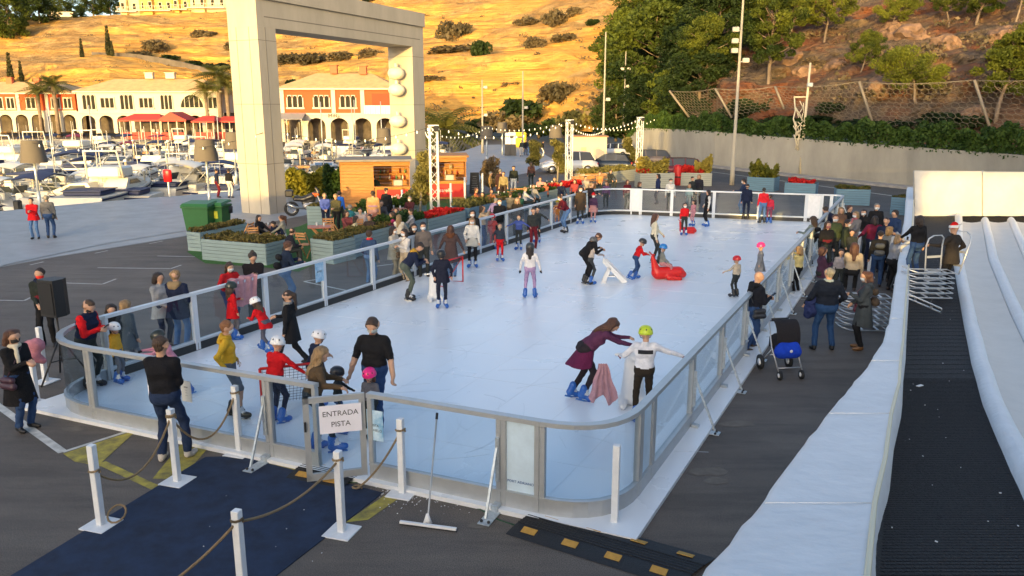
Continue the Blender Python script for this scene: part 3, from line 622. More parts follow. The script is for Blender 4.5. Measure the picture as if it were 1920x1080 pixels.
# notices on glass
def onglass(par_pt,px,py,w,h,lines,size,m=PAPER,label='',cat='notice',ink=INK,out=None,nm='notice'):
    q=G(px,py,.85); p=n0+dn*(q-n0).dot(dn)+outs*.02; tz=.85
    M=None; t=notice(None,(p.x,p.y,tz),outs,w,h,lines,size,m,ink,nm); tag(t,label,cat); return t
onglass(0,355,700,.42,.36,['NO','CALZADO SIN','MASCARILLA'],.055,label='white paper notice about masks taped to the near barrier')
a4=mat((.66,.65,.6),.8); onglass(0,417,705,.2,.34,['AVISO','-----','-----','-----'],.03,m=a4,label='narrow cream paper sheet taped below the rail by the yellow hoodie')
posterm=mat((.10,.32,.55),.5,var=.6,scale=6,col2=(.6,.75,.85))
onglass(0,742,772,.26,.44,['','PISTA','DE HIELO'],.05,m=posterm,label='blue and white rink poster on the glass right of the gate',cat='poster',nm='poster')
# printed panel text near corner
p=nj.lerp(fNR[0],.5)+outs*.012; tp=text('PORT ADRIANO',None,faceM((p.x,p.y,ICEZ+.36),outs),.05,mat((.05,.12,.3),.6),ex=.001); tag(tp,'small dark lettering low on the narrow printed panel','lettering')
for q,l in ((lp[11].lerp(lp[12],.25),'blue and white notice on the left side glass'),):
    nn=(cen-q); nn.z=0; ld=(l1-l0).normalized(); nn=Vector((ld.y,-ld.x,0)); qq=gl(661,495); qq=l0+ld*(qq-l0).dot(ld)
    t=notice(None,(qq.x+nn.x*.05,qq.y+nn.y*.05,1.02),nn,.32,.52,['AVISO'],.07,posterm,INK,'notice'); tag(t,l,'notice')
# ================= rope posts
def ropepost(p,label,lift=0,H=1.07):
    t=thing('rope_post',label,'rope post',p,0,'white wooden rope posts'); mb=MB(); mb.box((0,0,H/2+.01),(.085,.085,H),M_WHITE,bev=.006); mb.build('post',t)
    mb=MB(); mb.box((0,0,.01),(.36,.36,.02),M_WHITE,bev=.004); o=mb.build('base_plate',t)
    t.rotation_euler=(0,0,LA*-1+R(8)); return p
RP={}
for k,(px,py,l) in {'a':(190,985,'white rope post with a rope loop on its foot, left of the navy carpet'),'b':(333,903,'white rope post in front of the man in black'),'c':(450,850,'white rope post beside the yellow paint and the near barrier'),'d':(641,998,'white rope post at the right edge of the navy carpet'),'e':(755,925,'white rope post in front of the blue poster'),
    'g':(86,716,'white rope post by the speaker stand'),'h':(70,757,'white rope post behind the woman with the scarf')}.items(): RP[k]=ropepost(G(px,py),l)
q=G(443,958,1.07); RP['f']=ropepost(Vector((q.x,q.y,0)),'white rope post standing on the carpet at the bottom of the picture')
ropepost(G(1152,985),'lone white rope post on the rink slab outside the curved corner')
RM=mat((.34,.24,.13),.85,var=.25,scale=60,bump=.8,bscale=120)
def rope(a,b,sag,label,za=.95,zb=.95):
    pts=[]; a=Vector((a.x,a.y,za)); b=Vector((b.x,b.y,zb))
    for i in range(15):
        u=i/14; p=a.lerp(b,u); p.z-=sag*4*u*(1-u); p.z=max(p.z,.02); pts.append(p)
    mb=MB(); mb.tube(pts,.015,RM,7)
    for e in (a,b): mb.tube([e+Vector((.062*math.cos(t),.062*math.sin(t),.006*t)) for t in [i*math.pi/4 for i in range(9)]],.014,RM,6)
    tag(mb.build('rope'),label,'rope',None)
rope(RP['a'],RP['b'],.42,'brown rope sagging between the two posts left of the man in black',.72,.97); rope(RP['b'],RP['c'],.5,'brown rope hanging between the post by the man in black and the barrier post')
rope(RP['f'],RP['d'],.16,'brown rope crossing above the navy carpet'); rope(RP['e'],Vector((n0+dn*(gl(690,735)-n0).dot(dn)))+outs*.35,.1,'brown rope falling from the post to the gate foot',.9,.05)
q=G(215,1150,.4); rope(Vector((q.x,q.y,0)),RP['f'],.12,'brown rope running out of the bottom of the picture',.4,.95)
mb=MB(); c=RP['a']; mb.tube([c+Vector((.2+.11*math.cos(t),.02+.1*math.sin(t),.1+.07*math.sin(t*1.0)+.05)) for t in [i*.5 for i in range(14)]],.013,RM,6); tag(mb.build('rope'),'loop of brown rope lying on the foot of the left post','rope')
# ================= squeegee, speed ramps
hd_=G(802,985); tp_=P(826,772,hd_.y-.05)
t=thing('floor_squeegee','floor squeegee with a long metal handle leaning against the near barrier','squeegee',(hd_.x,hd_.y,0))
mb=MB(); a=G(750,983); b=G(856,997); mb.bar(a-hd_+Vector((0,0,.035)),b-hd_+Vector((0,0,.035)),.035,.03,M_WHITE); mb.build('head',t)
mb=MB(); mb.bar(a-hd_+Vector((0,0,.015)),b-hd_+Vector((0,0,.015)),.02,.05,M_RUB); mb.build('blade',t)
top=n0+dn*(gl(826,757)-n0).dot(dn)+outs*.09; e=Vector((top.x-hd_.x,top.y-hd_.y,1.22)); mb=MB(); mb.tube([Vector((0,0,.05)),e*.05+Vector((0,0,.05)),e*.94],.012,M_ALU,8); mb.tube([e*.94,e],.017,M_RUB,8); mb.build('handle',t)
mb=MB(); mb.lathe([(.06,.03),(.035,.1),(.018,.16)],M_WHITE,8,sy=.5); mb.build('socket',t)
YB=mat((.50,.27,.045),.6,var=.15,scale=12)
def ramp(c0,c1,c2,c3,label,n):      # four ground corners: left-near, left-far, right-far, right-near
    c=[G(*p) for p in (c0,c1,c2,c3)]; t=thing('speed_ramp',label,'speed ramp',(0,0,0)); mb=MB(); rows=[]
    for v in (0,.04,.18,.35,.5,.65,.82,.96,1):
        zz=.006+.05*math.sin(math.pi*min(max(v,0),1))**.7; rows.append([c[0].lerp(c[1],v).lerp(c[3].lerp(c[2],v),u/12)+Vector((0,0,zz)) for u in range(13)])
    mb.grid(rows,M_RUB,smooth=False)
    for k in range(5):                   # grooves
        v=.36+.07*k; p=c[0].lerp(c[1],v)+Vector((0,0,.055)); q=c[3].lerp(c[2],v)+Vector((0,0,.055)); mb.bar(p,q,.018,.012,M_RUB)
    mb.build('rubber_body',t)
    for i in range(n):
        for v in (.2,.8):
            u=(i+.42+(.08 if v>.5 else -.0))/n; p=c[0].lerp(c[1],v).lerp(c[3].lerp(c[2],v),u); d=(c[3]-c[0]).normalized(); rz=math.atan2(d.y,d.x); sx=Vector((-d.y,d.x,0))
            mb=MB(); sg=1 if v<.5 else -1; mb.box(p+Vector((0,0,.046)),(.19,.1,.008),YB,rot=Matrix.Rotation(rz,3,'Z')@Matrix.Rotation(sg*R(14),3,'X')); mb.build('reflector',t)
    return t
ramp((948,1002),(1012,957),(1345,1048),(1272,1104),'black rubber speed ramp with yellow blocks in front of the curved corner',4)
ramp((535,898),(590,862),(690,888),(640,918),'short black rubber speed ramp under the open gate',2)
mb=MB(); mb.tube([G(560,868),G(640,905),G(720,905),G(820,928),G(900,955),G(935,975),G(965,985)],.012,mat((.02,.07,.03),.6),6); tag(mb.build('cable'),'thin green cable running along the foot of the near barrier','cable')
rng=random.Random(8); mb=MB()
for i in range(260):
    q=G(rng.gauss(810,60),rng.gauss(928,14)); r_=rng.uniform(.002,.008); mb.box((q.x,q.y,r_*.6+.001),(r_*2,r_*1.6,r_),M_WHITE,rz=rng.random()*3)
for i in range(10):
    q=G(rng.uniform(380,700),rng.uniform(900,1080)); r_=rng.uniform(.003,.006); mb.box((q.x,q.y,r_*.6+.012),(r_*2,r_*1.6,r_),M_WHITE,rz=rng.random()*3)
tag(mb.build('snow'),'crumbs of white ice scattered beside the near barrier','ice crumbs',kind='stuff')
# ================= slides on the right
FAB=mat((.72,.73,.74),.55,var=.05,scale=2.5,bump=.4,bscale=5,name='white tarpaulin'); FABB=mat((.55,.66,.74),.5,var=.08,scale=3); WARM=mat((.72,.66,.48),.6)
rowsW=[(3.0,1230,1220,1618),(4.3,1325,1060,1633),(5.6,1423,950,1643),(6.9,1483,860,1663),(8.4,1547,780,1673),(9.9,1597,720,1688),(10.9,1630,680,1690),(12.3,1654,640,1695),(14,1668,600,1697),(18,1680,520,1703),(24,1690,450,1709),(31,1697,392,1713),(39,1700,352,1715)]
W_=[]
for D,xo,y,xi in rowsW: W_.append((P(xo,y,D),P(xi,y,D)))
def interp(L,n):
    o=[]
    for i in range(len(L)-1):
        for k in range(n): o.append(tuple(a.lerp(b,k/n) for a,b in zip(L[i],L[i+1])))
    return o+[L[-1]]
Wi=interp(W_,6); rng=random.Random(2); rows=[]
for i,(o,n_) in enumerate(Wi):
    w=rng.uniform(-.012,.012); w2=rng.uniform(-.012,.012); o=o+Vector((w,0,0)); zt=o.z; d=n_-o; fold=.012*math.sin(i*2.1)+.01*math.sin(i*.9)
    r=[Vector((o.x+.05+w2,o.y,0)),Vector((o.x+.03-w2,o.y,zt*.5)),o+Vector((-.0,0,-.1)),o+Vector((w*.5,0,-.02)),o+d*.06+Vector((0,0,.012))]
    for u in (.2,.35,.5,.65,.8): r.append(o+d*u+Vector((0,0,.016+fold*math.sin(u*9+i*.5)*.7)))
    r+=[o+d*.93+Vector((0,0,.03)),o+d*.985+Vector((0,0,.025)),n_+Vector((0,0,-.01)),n_+Vector((.02+w2,0,-.12)),n_+Vector((.06,0,-.3)),Vector((n_.x+.07,n_.y,0))]
    rows.append(r)
wl=thing('slide_side_wall','long white tarpaulin covered wall rising along the sledge slide','side wall',(0,0,0))
mb=MB(); mb.grid(rows,FAB); mb.build('cover',wl)
mb=MB()
for i,(o,n_) in enumerate(Wi[::6]):
    if i%2==0: mb.tube([o+(n_-o)*u+Vector((0,0,.034)) for u in (.05,.5,.95)],.006,M_WHITE,5)
mb.build('seam',wl)
mb=MB(); mb.tube([n_+Vector((-.015,0,.028+.006*math.sin(i))) for i,(o,n_) in enumerate(Wi)],.02,WARM,6); mb.build('warm_edge_glow',wl)  # warm sunlight along the wall ridge, put in as a pale coloured strip
rowsM=[(3.2,1640,1240,2090),(4.55,1650,1080,1990),(6.5,1660,940,1920),(7.9,1674,870,1888),(10.6,1686,760,1842),(13,1692,680,1820),(16.9,1698,590,1803),(23.1,1706,490,1786),(30.8,1715,420,1790),(34,1715,402,1790)]
Mm=interp([(P(a,y,D),P(b,y,D)) for D,a,y,b in rowsM],5)
MATM=mat((.009,.0095,.013),.75,var=.5,scale=60,bump=1,bscale=50,name='black studded mat')
mb=MB(); rows=[]
for i,(a,b) in enumerate(Mm): rows.append([a.lerp(b,u)+Vector((0,0,-.01 if 0<u<1 else -.01)) for u in (-.05,.25,.5,.75,1.05)])
mb.grid(rows,MATM)
rd=MB()
sl=thing('sledge_slide','black studded walkway and pale slide lanes of the tall sledge slide','slide',(0,0,0)); mb.build('walkway_mat',sl)
# ridges of the mat
yv=[a.y for a,b in Mm]; y_=3.4; mr=mat((.013,.013,.016),.6)
while y_<33.5:
    k=max(i for i in range(len(yv)) if yv[i]<=y_); k=min(k,len(yv)-2); u=(y_-yv[k])/(yv[k+1]-yv[k]); a=Mm[k][0].lerp(Mm[k+1][0],u); b=Mm[k][1].lerp(Mm[k+1][1],u); rd.bar(a+Vector((0,0,-.006)),b+Vector((0,0,-.006)),.014,.004,MATM); y_+=.07 if y_<12 else .3
rd.build('mat_ridges',sl)
LANE=mat((.60,.58,.54),.5,var=.05,scale=2,bump=.12,bscale=8); off=0
PADM=mat((.70,.73,.76),.45,var=.05,scale=3,bump=.4,bscale=10)
def acr(i): a,b=Mm[i]; return b,Vector((1,0,0))
o0=0
for k in range(4):
    mb=MB(); rows=[]
    for i,(a,b) in enumerate(Mm):
        wv=.02*math.sin(i*1.7+k)+.01*math.sin(i*.6); rows.append([b+Vector((o0+.0+.33*u+wv*math.sin(u*3.1),0,.16*math.sin(math.pi*u)**.6-.03 if 0<u<1 else -.05)) for u in (0,.06,.18,.35,.5,.65,.82,.94,1)])
    if k: rows=rows[:-3]
    mb.grid(rows,PADM); mb.build('padded_edge',sl); o0+=.33; mb=MB(); rows=[]
    for i,(a,b) in enumerate(Mm): rows.append([b+Vector((o0-.02+.76*u,0,.02-.05*math.sin(math.pi*u))) for u in (0,.25,.5,.75,1)])
    if k<4: mb.grid(rows[:-4],LANE); mb.build('lane',sl)
    o0+=.74
mb=MB(); rows=[]
for i,(a,b) in enumerate(Mm): rows.append([b+Vector((.0,0,-.06)),b+Vector((5.5,0,-.06))])
mb.grid(rows,MATM)
base=[]
for i,(a,b) in enumerate(Mm): base.append([Vector((a.x-.02,a.y,0)),a+Vector((0,0,-.06)),b+Vector((5.5,0,-.06)),Vector((b.x+5.5,b.y,0))])
mb.grid(base,MATM); mb.build('slide_base',sl)
rng=random.Random(4); mb=MB()
for i in range(40):
    k=rng.randint(5,len(Mm)-2); a,b=Mm[k]; q=a.lerp(b,rng.random()); r_=rng.uniform(.004,.010); mb.box(q+Vector((0,rng.uniform(-.3,.3),.01)),(r_*2,r_,r_*.7),M_WHITE,rz=rng.random()*3)
mb.box(Mm[22][0].lerp(Mm[22][1],.25)+Vector((0,0,.01)),(.12,.05,.01),M_WHITE,rz=.5); mb.build('litter_bits',sl)
# white backdrop
t=thing('backdrop','cream white fabric backdrop of two panels at the foot of the slides','backdrop',(0,0,0)); BD=mat((.6,.57,.51),.6,var=.06,scale=1.5,bump=.4,bscale=3)
for x0,x1,y0 in ((1716,1841,321),(1843,2010,323),(2012,2150,326)):
    mb=MB(); rows=[]
    for j in range(9):
        v=j/8; rows.append([P(x0+(x1-x0)*u/10,y0+(405-y0)*v,34+.06*math.sin(u*1.3+v*2)*math.sin(math.pi*v)-.5*v) for u in range(11)])
    mb.grid(rows,BD); mb.grid([[p+Vector((0,.06,0)) for p in r] for r in rows],BD); mb.build('fabric_panel',t)
mb=MB()
for x in (1714,1842,2011): mb.bar(P(x,320,34.1),P(x,405,33.7),.06,.06,M_ALU)
mb.bar(P(1714,321,34.1),P(2150,326,34.1),.06,.06,M_ALU); mb.build('frame',t)
# unseen blockers added behind the camera, further up, throw the evening shade
# ================= hill
HC={-900:[(150,255),(175,215),(200,170),(225,120),(255,85),(280,55),(420,40)],-300:[(150,252),(165,215),(185,150),(205,112),(230,78),(255,45),(300,36)],
0:[(150,250),(165,205),(180,150),(205,112),(232,62),(256,38),(300,34)],200:[(150,250),(168,150),(188,114),(206,103),(238,40),(258,31),(300,32)],
430:[(150,250),(165,178),(184,146),(200,124),(228,60),(255,24),(300,18)],600:[(146,248),(160,185),(176,140),(200,98),(226,50),(255,-2),(300,-30)],
850:[(135,243),(150,195),(165,110),(180,96),(205,35),(240,-25),(300,-60)],1050:[(118,243),(132,205),(150,98),(166,88),(192,20),(230,-45),(300,-90)],
1180:[(97,252),(108,215),(125,150),(142,100),(168,30),(205,-60),(300,-120)],1270:[(84,262),(92,215),(102,160),(112,110),(130,40),(160,-40),(260,-160)],
1345:[(73.5,243),(76.5,215),(79,160),(86,120),(95,62),(112,-30),(190,-200)],1500:[(66,252),(69,225),(73,165),(79,118),(88,70),(101,-20),(170,-200)],
1620:[(58.5,263),(62,232),(66,160),(73,118),(84,68),(94,-10),(160,-200)],1760:[(54,272),(58,238),(62,158),(68,105),(78,60),(88,-20),(150,-200)],
1920:[(50,284),(54,246),(58,168),(64,110),(73,48),(83,-20),(140,-200)],2600:[(40,330),(44,280),(48,180),(54,100),(62,20),(74,-80),(130,-300)]}
HX=sorted(HC)
def hcol(px):
    px=max(HX[0],min(HX[-1]-1e-6,px)); i=max(k for k in range(len(HX)) if HX[k]<=px); i=min(i,len(HX)-2); u=(px-HX[i])/(HX[i+1]-HX[i])
    return [(a[0]*(1-u)+b[0]*u,a[1]*(1-u)+b[1]*u) for a,b in zip(HC[HX[i]],HC[HX[i+1]])]
def hill_at(px,py):
    c=hcol(px)
    for a,b in zip(c,c[1:]):
        if a[1]>=py>=b[1]: u=(a[1]-py)/(a[1]-b[1]+1e-6); return P(px,py,a[0]+(b[0]-a[0])*u)
    return P(px,py,c[0][0] if py>c[0][1] else c[-1][0])
def hillmat():
    m=bpy.data.materials.new('hill rock'); m.use_nodes=True; n=m.node_tree; L=n.links.new; b=n.nodes['Principled BSDF']; b.inputs['Roughness'].default_value=.9; b.inputs['Specular IOR Level'].default_value=.1
    tc=n.nodes.new('ShaderNodeTexCoord'); N=n.nodes.new
    def mp(sc): x=N('ShaderNodeMapping'); x.inputs['Scale'].default_value=sc; L(tc.outputs['Object'],x.inputs[0]); return x.outputs[0]
    def nz(v,s,d=6,r=.6): x=N('ShaderNodeTexNoise'); x.inputs['Scale'].default_value=s; x.inputs['Detail'].default_value=d; x.inputs['Roughness'].default_value=r; L(v,x.inputs['Vector']); return x.outputs[0]
    def ramp(f,st): 
        x=N('ShaderNodeValToRGB'); e=x.color_ramp.elements
        while len(e)<len(st): e.new(.5)
        for q,(p,c) in zip(e,st): q.position=p; q.color=(*c,1)
        L(f,x.inputs[0]); return x.outputs[0]
    def mix(f,a,b_,t='MIX'): x=N('ShaderNodeMix'); x.data_type='RGBA'; x.blend_type=t; (L(f,x.inputs[0]) if not isinstance(f,(int,float)) else setattr(x.inputs[0],'default_value',f)); L(a,x.inputs[6]); L(b_,x.inputs[7]); return x.outputs[2]
    strata=nz(mp((.035,.035,.8)),1.3,8,.75); blot=nz(mp((.6,1,1.6)),.05,6,.65); fine=nz(mp((1,1,1)),.9,6,.75); rub=nz(mp((1,1,1)),.25,7,.7)
    gold=ramp(strata,[(.3,(.50,.21,.045)),(.43,(.70,.36,.08)),(.52,(.82,.47,.12)),(.6,(.56,.24,.045)),(.7,(.76,.41,.10))])
    soil=ramp(rub,[(.35,(.30,.18,.075)),(.5,(.46,.28,.11)),(.66,(.58,.40,.18))]); soil=mix(ramp(fine,[(.52,(0,0,0)),(.7,(.8,.8,.8))]),soil,ramp(fine,[(.4,(.22,.15,.07)),(.6,(.12,.1,.05))]))
    g=mix(ramp(blot,[(.46,(0,0,0)),(.58,(1,1,1))]),gold,soil)
    red=ramp(nz(mp((.25,.25,.9)),.55,7,.7),[(.3,(.13,.045,.024)),(.45,(.28,.11,.055)),(.55,(.2,.13,.09)),(.68,(.34,.16,.07))]); grey=ramp(fine,[(.35,(.08,.065,.05)),(.5,(.18,.135,.1)),(.65,(.27,.19,.12))])
    r=mix(ramp(nz(mp((1,1,1)),.12,5,.6),[(.44,(0,0,0)),(.56,(1,1,1))]),red,grey)
    at=N('ShaderNodeAttribute'); at.attribute_name='zone'; L(mix(at.outputs['Fac'],g,r),b.inputs['Base Color'])
    bp=N('ShaderNodeBump'); bp.inputs['Strength'].default_value=.9; bp.inputs['Distance'].default_value=.9; L(fine,bp.inputs['Height']); bp2=N('ShaderNodeBump'); bp2.inputs['Strength'].default_value=.55; bp2.inputs['Distance'].default_value=2.2; L(strata,bp2.inputs['Height']); L(bp.outputs[0],bp2.inputs['Normal']); L(bp2.outputs[0],b.inputs['Normal']); return m
pxs=list(np.arange(-900,1100,13.0))+list(np.arange(1100,2600,9.0)); NV=120; V=[]; Z_=[]
for px in pxs:
    c=hcol(px); zn=max(0,min(1,(px-1130)/150)); 
    for j in range(NV):
        v=j/(NV-1)*(len(c)-1); i=min(int(v),len(c)-2); u=v-i; D=c[i][0]*(1-u)+c[i+1][0]*u; y=c[i][1]*(1-u)+c[i+1][1]*u
        p=P(px,y,D); e=min(1,j/5)
        n1=mn.fractal(p*.035,1,2,4); n2=mn.fractal(Vector((p.x*.08,p.y*.08,p.z*.55)),1,2,5); n3=mn.fractal(p*.45,1,2,5); n4=mn.cell(Vector((p.x*.5,p.y*.5,p.z*.9)))
        amp=1+zn*-.25; dv=Vector((0,-1,.25)); sw=((p.z+2.5*n1)/3.4)%1; n2=n2+(1-zn)*.75*(sw if sw<.85 else (1-sw)/.15*.85); p=p+dv*e*(n1*2.0+n2*1.15*amp+n3*(.55+.5*zn)+zn*.35*(n4-.5)); V.append(p); Z_.append(zn)
n_=len(pxs); q=[(i*NV+j,(i+1)*NV+j,(i+1)*NV+j+1,i*NV+j+1) for i in range(n_-1) for j in range(NV-1)]
hm_=fastmesh('hill',[tuple(v) for v in V],q,None,[hillmat()],False); a_=hm_.attributes.new('zone','FLOAT','POINT'); a_.data.foreach_set('value',np.array(Z_,'f4'))
tag(link('hill',hm_),kind='structure')
# ================= plants
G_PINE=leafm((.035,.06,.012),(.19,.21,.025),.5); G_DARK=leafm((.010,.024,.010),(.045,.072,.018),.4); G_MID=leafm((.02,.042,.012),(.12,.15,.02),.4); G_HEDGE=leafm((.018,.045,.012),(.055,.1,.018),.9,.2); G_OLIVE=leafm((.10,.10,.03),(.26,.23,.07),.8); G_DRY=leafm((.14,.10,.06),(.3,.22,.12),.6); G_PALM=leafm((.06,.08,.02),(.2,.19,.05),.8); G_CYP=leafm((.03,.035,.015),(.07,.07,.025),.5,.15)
G_BUSH=leafm((.07,.06,.035),(.17,.13,.07),.4,.2); G_BOX=leafm((.10,.11,.015),(.3,.27,.03),1.2,.3); G_LOW=leafm((.06,.07,.015),(.17,.13,.04),3,.2)
BARK=mat((.2,.15,.11),.9,var=.3,scale=3,bump=.6,bscale=14); BARKG=mat((.34,.29,.24),.9,var=.3,scale=3)
def leaves(pts,size,seed,elong=1.6,up=.3):
    """numpy leaf faces at the given points"""
    r=np.random.RandomState(seed); n=len(pts); pts=np.asarray(pts,'f8'); a=r.normal(size=(n,3)); a[:,2]+=up; a/=np.linalg.norm(a,axis=1)[:,None]
    b=np.cross(a,r.normal(size=(n,3))); b/=np.linalg.norm(b,axis=1)[:,None]; s=size*r.uniform(.55,1.3,(n,1)); a=a*s*elong/2; b=b*s*(.5/max(1,elong-.8))
    v=np.stack([pts-a,pts+b,pts+a,pts-b],1).reshape(-1,3); q=np.arange(n*4).reshape(-1,4); return v,q
def blob_pts(clumps,n,seed,shell=.35,flat=.75):
    r=np.random.RandomState(seed); w=np.array([c[1]**2 for c in clumps]); w/=w.sum(); k=r.choice(len(clumps),n,p=w); d=r.normal(size=(n,3)); d/=np.linalg.norm(d,axis=1)[:,None]
    rad=shell+(1-shell)*r.rand(n)**.5; c=np.array([list(x[0]) for x in clumps])[k]; R_=np.array([x[1] for x in clumps])[k]; d[:,2]*=flat; return c+d*(rad*R_)[:,None]
def pine_meshes(seed,h=7,spread=2.6,low=.45,ncl=44,nleaf=13500,leaf=.115,lean=.5):
    r=random.Random(seed); tb=MB(); cl=[]; tr=[Vector((0,0,-.5))]; x=0; y=0
    for i in range(1,7): x+=r.uniform(-.2,.2)*lean+.12*lean; y+=r.uniform(-.15,.15)*lean; tr.append(Vector((x*i*.5,y*i*.5,h*.82*i/6)))
    tb.tube(tr,[h*.022*(1-.75*i/6)+.02 for i in range(7)],BARK,7)
    for i in range(ncl):
        t=low+(1-low)*(i+.5)/ncl; a=i*2.4+r.random(); rr=spread*(math.sin(math.pi*min(1,.18+.8*(t-low)/(1-low)))**.6)*r.uniform(.35,1); k=min(5,int(t*.98*6)); base=tr[k].lerp(tr[k+1],t*6-k if t*6-k<1 else 1) if k<6 else tr[-1]
        c=Vector((base.x+rr*math.cos(a),base.y+rr*math.sin(a),h*(t*.98)+r.uniform(-.2,.3))); cl.append((c,spread*r.uniform(.15,.29)))
        if i%2==0: m=base.lerp(c,.5)+Vector((0,0,-.12)); tb.tube([base*.98,m,c],[.05,.035,.012],BARK,5)
    v,q=leaves(blob_pts(cl,nleaf,seed),leaf,seed,2.0,.6); return tb.mesh('trunk'),(v,q)
TREEP={}
def treeproto(key,maker,lm,name,label,cat):
    t=thing(name,label,cat,(0,-500,-50)); tm,(v,q)=maker; link('trunk',tm,t); link('crown',fastmesh('crown',v,q,None,[lm],False),t); TREEP[key]=t
for i in range(3): treeproto('p%d'%i,pine_meshes(10+i,spread=2.3+.5*i,low=.36+.08*i,lean=.4+.4*i),G_PINE,'pine_tree','x','tree')
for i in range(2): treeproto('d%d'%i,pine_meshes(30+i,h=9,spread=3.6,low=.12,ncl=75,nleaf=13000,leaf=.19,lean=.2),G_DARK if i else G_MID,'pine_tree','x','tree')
def cyp(seed,h=6,w=.6):
    cl=[((random.Random(seed+i).uniform(-.1,.1),0,h*(i+.6)/9),w*(1-.75*abs(i/8-.25))) for i in range(9)]; tb=MB(); tb.tube([(0,0,-.3),(0,0,h*.9)],[.1,.03],BARK,6); return tb.mesh('trunk'),leaves(blob_pts(cl,1300,seed,.6,1.2),.22,seed,up=1)
treeproto('c',cyp(3),G_CYP,'cypress_tree','x','tree')
def bush(seed,n=1200,leaf=.16):
    r=random.Random(seed); cl=[(Vector((r.uniform(-.8,.8),r.uniform(-.6,.6),r.uniform(.2,.75))),r.uniform(.35,.6)) for _ in range(9)]; tb=MB()
    for k in range(4): tb.tube([(0,0,-.3),(r.uniform(-.3,.3),r.uniform(-.3,.3),.4),(r.uniform(-.7,.7),r.uniform(-.5,.5),.9)],[.04,.03,.01],BARK,5)
    return tb.mesh('stem'),leaves(blob_pts(cl,n,seed,.4,.8),leaf,seed)
treeproto('b0',bush(5),G_BUSH,'bush','x','bush'); treeproto('b1',bush(6),G_DARK,'bush','x','bush'); treeproto('b2',bush(7),G_OLIVE,'bush','x','bush'); treeproto('b3',bush(8,700,.12),G_DRY,'bush','x','bush')
for k in('b0','b1','b2','b3'): TREEP[k].children[0].name='stem' 
def palm(seed,h=6,nf=34,fl=2.4):
    r=random.Random(seed); tb=MB(); tb.tube([(0,0,-.3),(.05,0,h*.5),(0,.05,h)],[.22,.17,.19],BARK,8); vs=[]; qs=[]; n=0
    for k in range(nf):
        a=k*2.4+r.random()*.4; el=r.uniform(-.5,1.35); prev=None; pts=[]
        for i in range(9):
            u=i/8; rr=fl*u*math.cos(el*(1-.2*u)); z=h+fl*u*math.sin(el)-fl*.55*u*u*(1 if el>.2 else .8); pts.append(Vector((rr*math.cos(a),rr*math.sin(a),z)))
        s=Vector((-math.sin(a),math.cos(a),0))
        for i in range(1,9):
            p=pts[i]; d=(pts[i]-pts[i-1]); w=.42*math.sin(math.pi*min(.97,.12+i/9))
            for sg in (-1,1):
                for hh in (0,.5):
                    b0=pts[i-1].lerp(p,hh); vs+=[b0,b0+d*.28,b0+d*.75+s*sg*w+Vector((0,0,-w*.45)),b0+d*.62+s*sg*w+Vector((0,0,-w*.5))]; qs.append((n,n+1,n+2,n+3)); n+=4
    return tb.mesh('trunk'),(np.array([tuple(v) for v in vs]),np.array(qs))
treeproto('l0',palm(3),G_PALM,'palm_tree','x','palm'); treeproto('l1',palm(4,h=.9,nf=48,fl=3.3),G_PALM,'palm_tree','x','palm')
PH={'p0':7,'p1':7,'p2':7,'d0':9,'d1':9,'c':6,'b0':1.25,'b1':1.25,'b2':1.25,'b3':1.25,'l0':7.2,'l1':3}
def plant(key,loc,hpx,label,group,wide=1,rz=None):
    h=hpx/F*(loc-cam.location).length/PH[key]; return copy_tree(TREEP[key],loc=loc,rz=random.random()*6.28 if rz is None else rz,sc=(h*wide,h*wide,h),label=label,group=group)
GH='pines on the rocky slope above the road'
for k,px,py,hp,w,l in [('p1',1330,175,150,1.1,'yellow green pine leaning over the left end of the rocky slope'),('p0',1440,165,190,1.1,'tall yellow green pine behind the tall lamp pole'),('p2',1380,100,140,1.2,'pine high on the slope left of the tall lamp pole'),('p0',1480,78,120,1.2,'pine with thin bare trunks above the grey rubble'),('p1',1545,80,110,1.3,'dense pine just left of the red cliff'),('p2',1668,62,75,1.2,'small pine standing alone in front of the red cliff'),
    ('p1',1612,140,88,1.15,'slim pine with a curved pale trunk on the middle of the slope'),('p2',1720,205,122,1.25,'rounded bright pine growing behind the wire mesh'),('p0',1868,215,155,1.3,'largest bright pine at the right edge of the slope'),('p1',1925,190,140,1.2,'pine cut by the right edge of the photo'),('p0',1830,45,90,1.5,'dark pine at the top right beside the red cliff'),('p2',1905,42,110,1.0,'pine with a pale forked trunk in the top right corner'),('p1',1780,40,70,1.2,'small pine right of the red cliff top')]:
    plant(k,hill_at(px,py)-Vector((0,0,.6)),hp*.88,l,GH,w*.85)
GF='dark pines on the left shoulder of the slope'
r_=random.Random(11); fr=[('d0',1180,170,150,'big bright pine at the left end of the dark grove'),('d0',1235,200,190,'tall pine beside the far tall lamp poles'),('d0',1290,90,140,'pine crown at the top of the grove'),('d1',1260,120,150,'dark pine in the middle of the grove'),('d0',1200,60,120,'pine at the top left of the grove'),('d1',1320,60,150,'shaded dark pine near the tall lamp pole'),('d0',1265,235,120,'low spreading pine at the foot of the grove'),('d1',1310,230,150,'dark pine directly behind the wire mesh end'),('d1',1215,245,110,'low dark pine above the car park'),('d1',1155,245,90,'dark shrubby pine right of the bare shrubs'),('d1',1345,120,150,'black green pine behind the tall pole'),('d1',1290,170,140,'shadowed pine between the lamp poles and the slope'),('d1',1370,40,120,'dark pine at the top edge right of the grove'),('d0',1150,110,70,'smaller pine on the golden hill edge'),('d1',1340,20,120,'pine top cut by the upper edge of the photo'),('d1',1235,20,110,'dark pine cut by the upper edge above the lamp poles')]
for k,px,py,hp,l in fr: plant(k,hill_at(px,py)-Vector((0,0,1)),hp,l,GF,1.25)
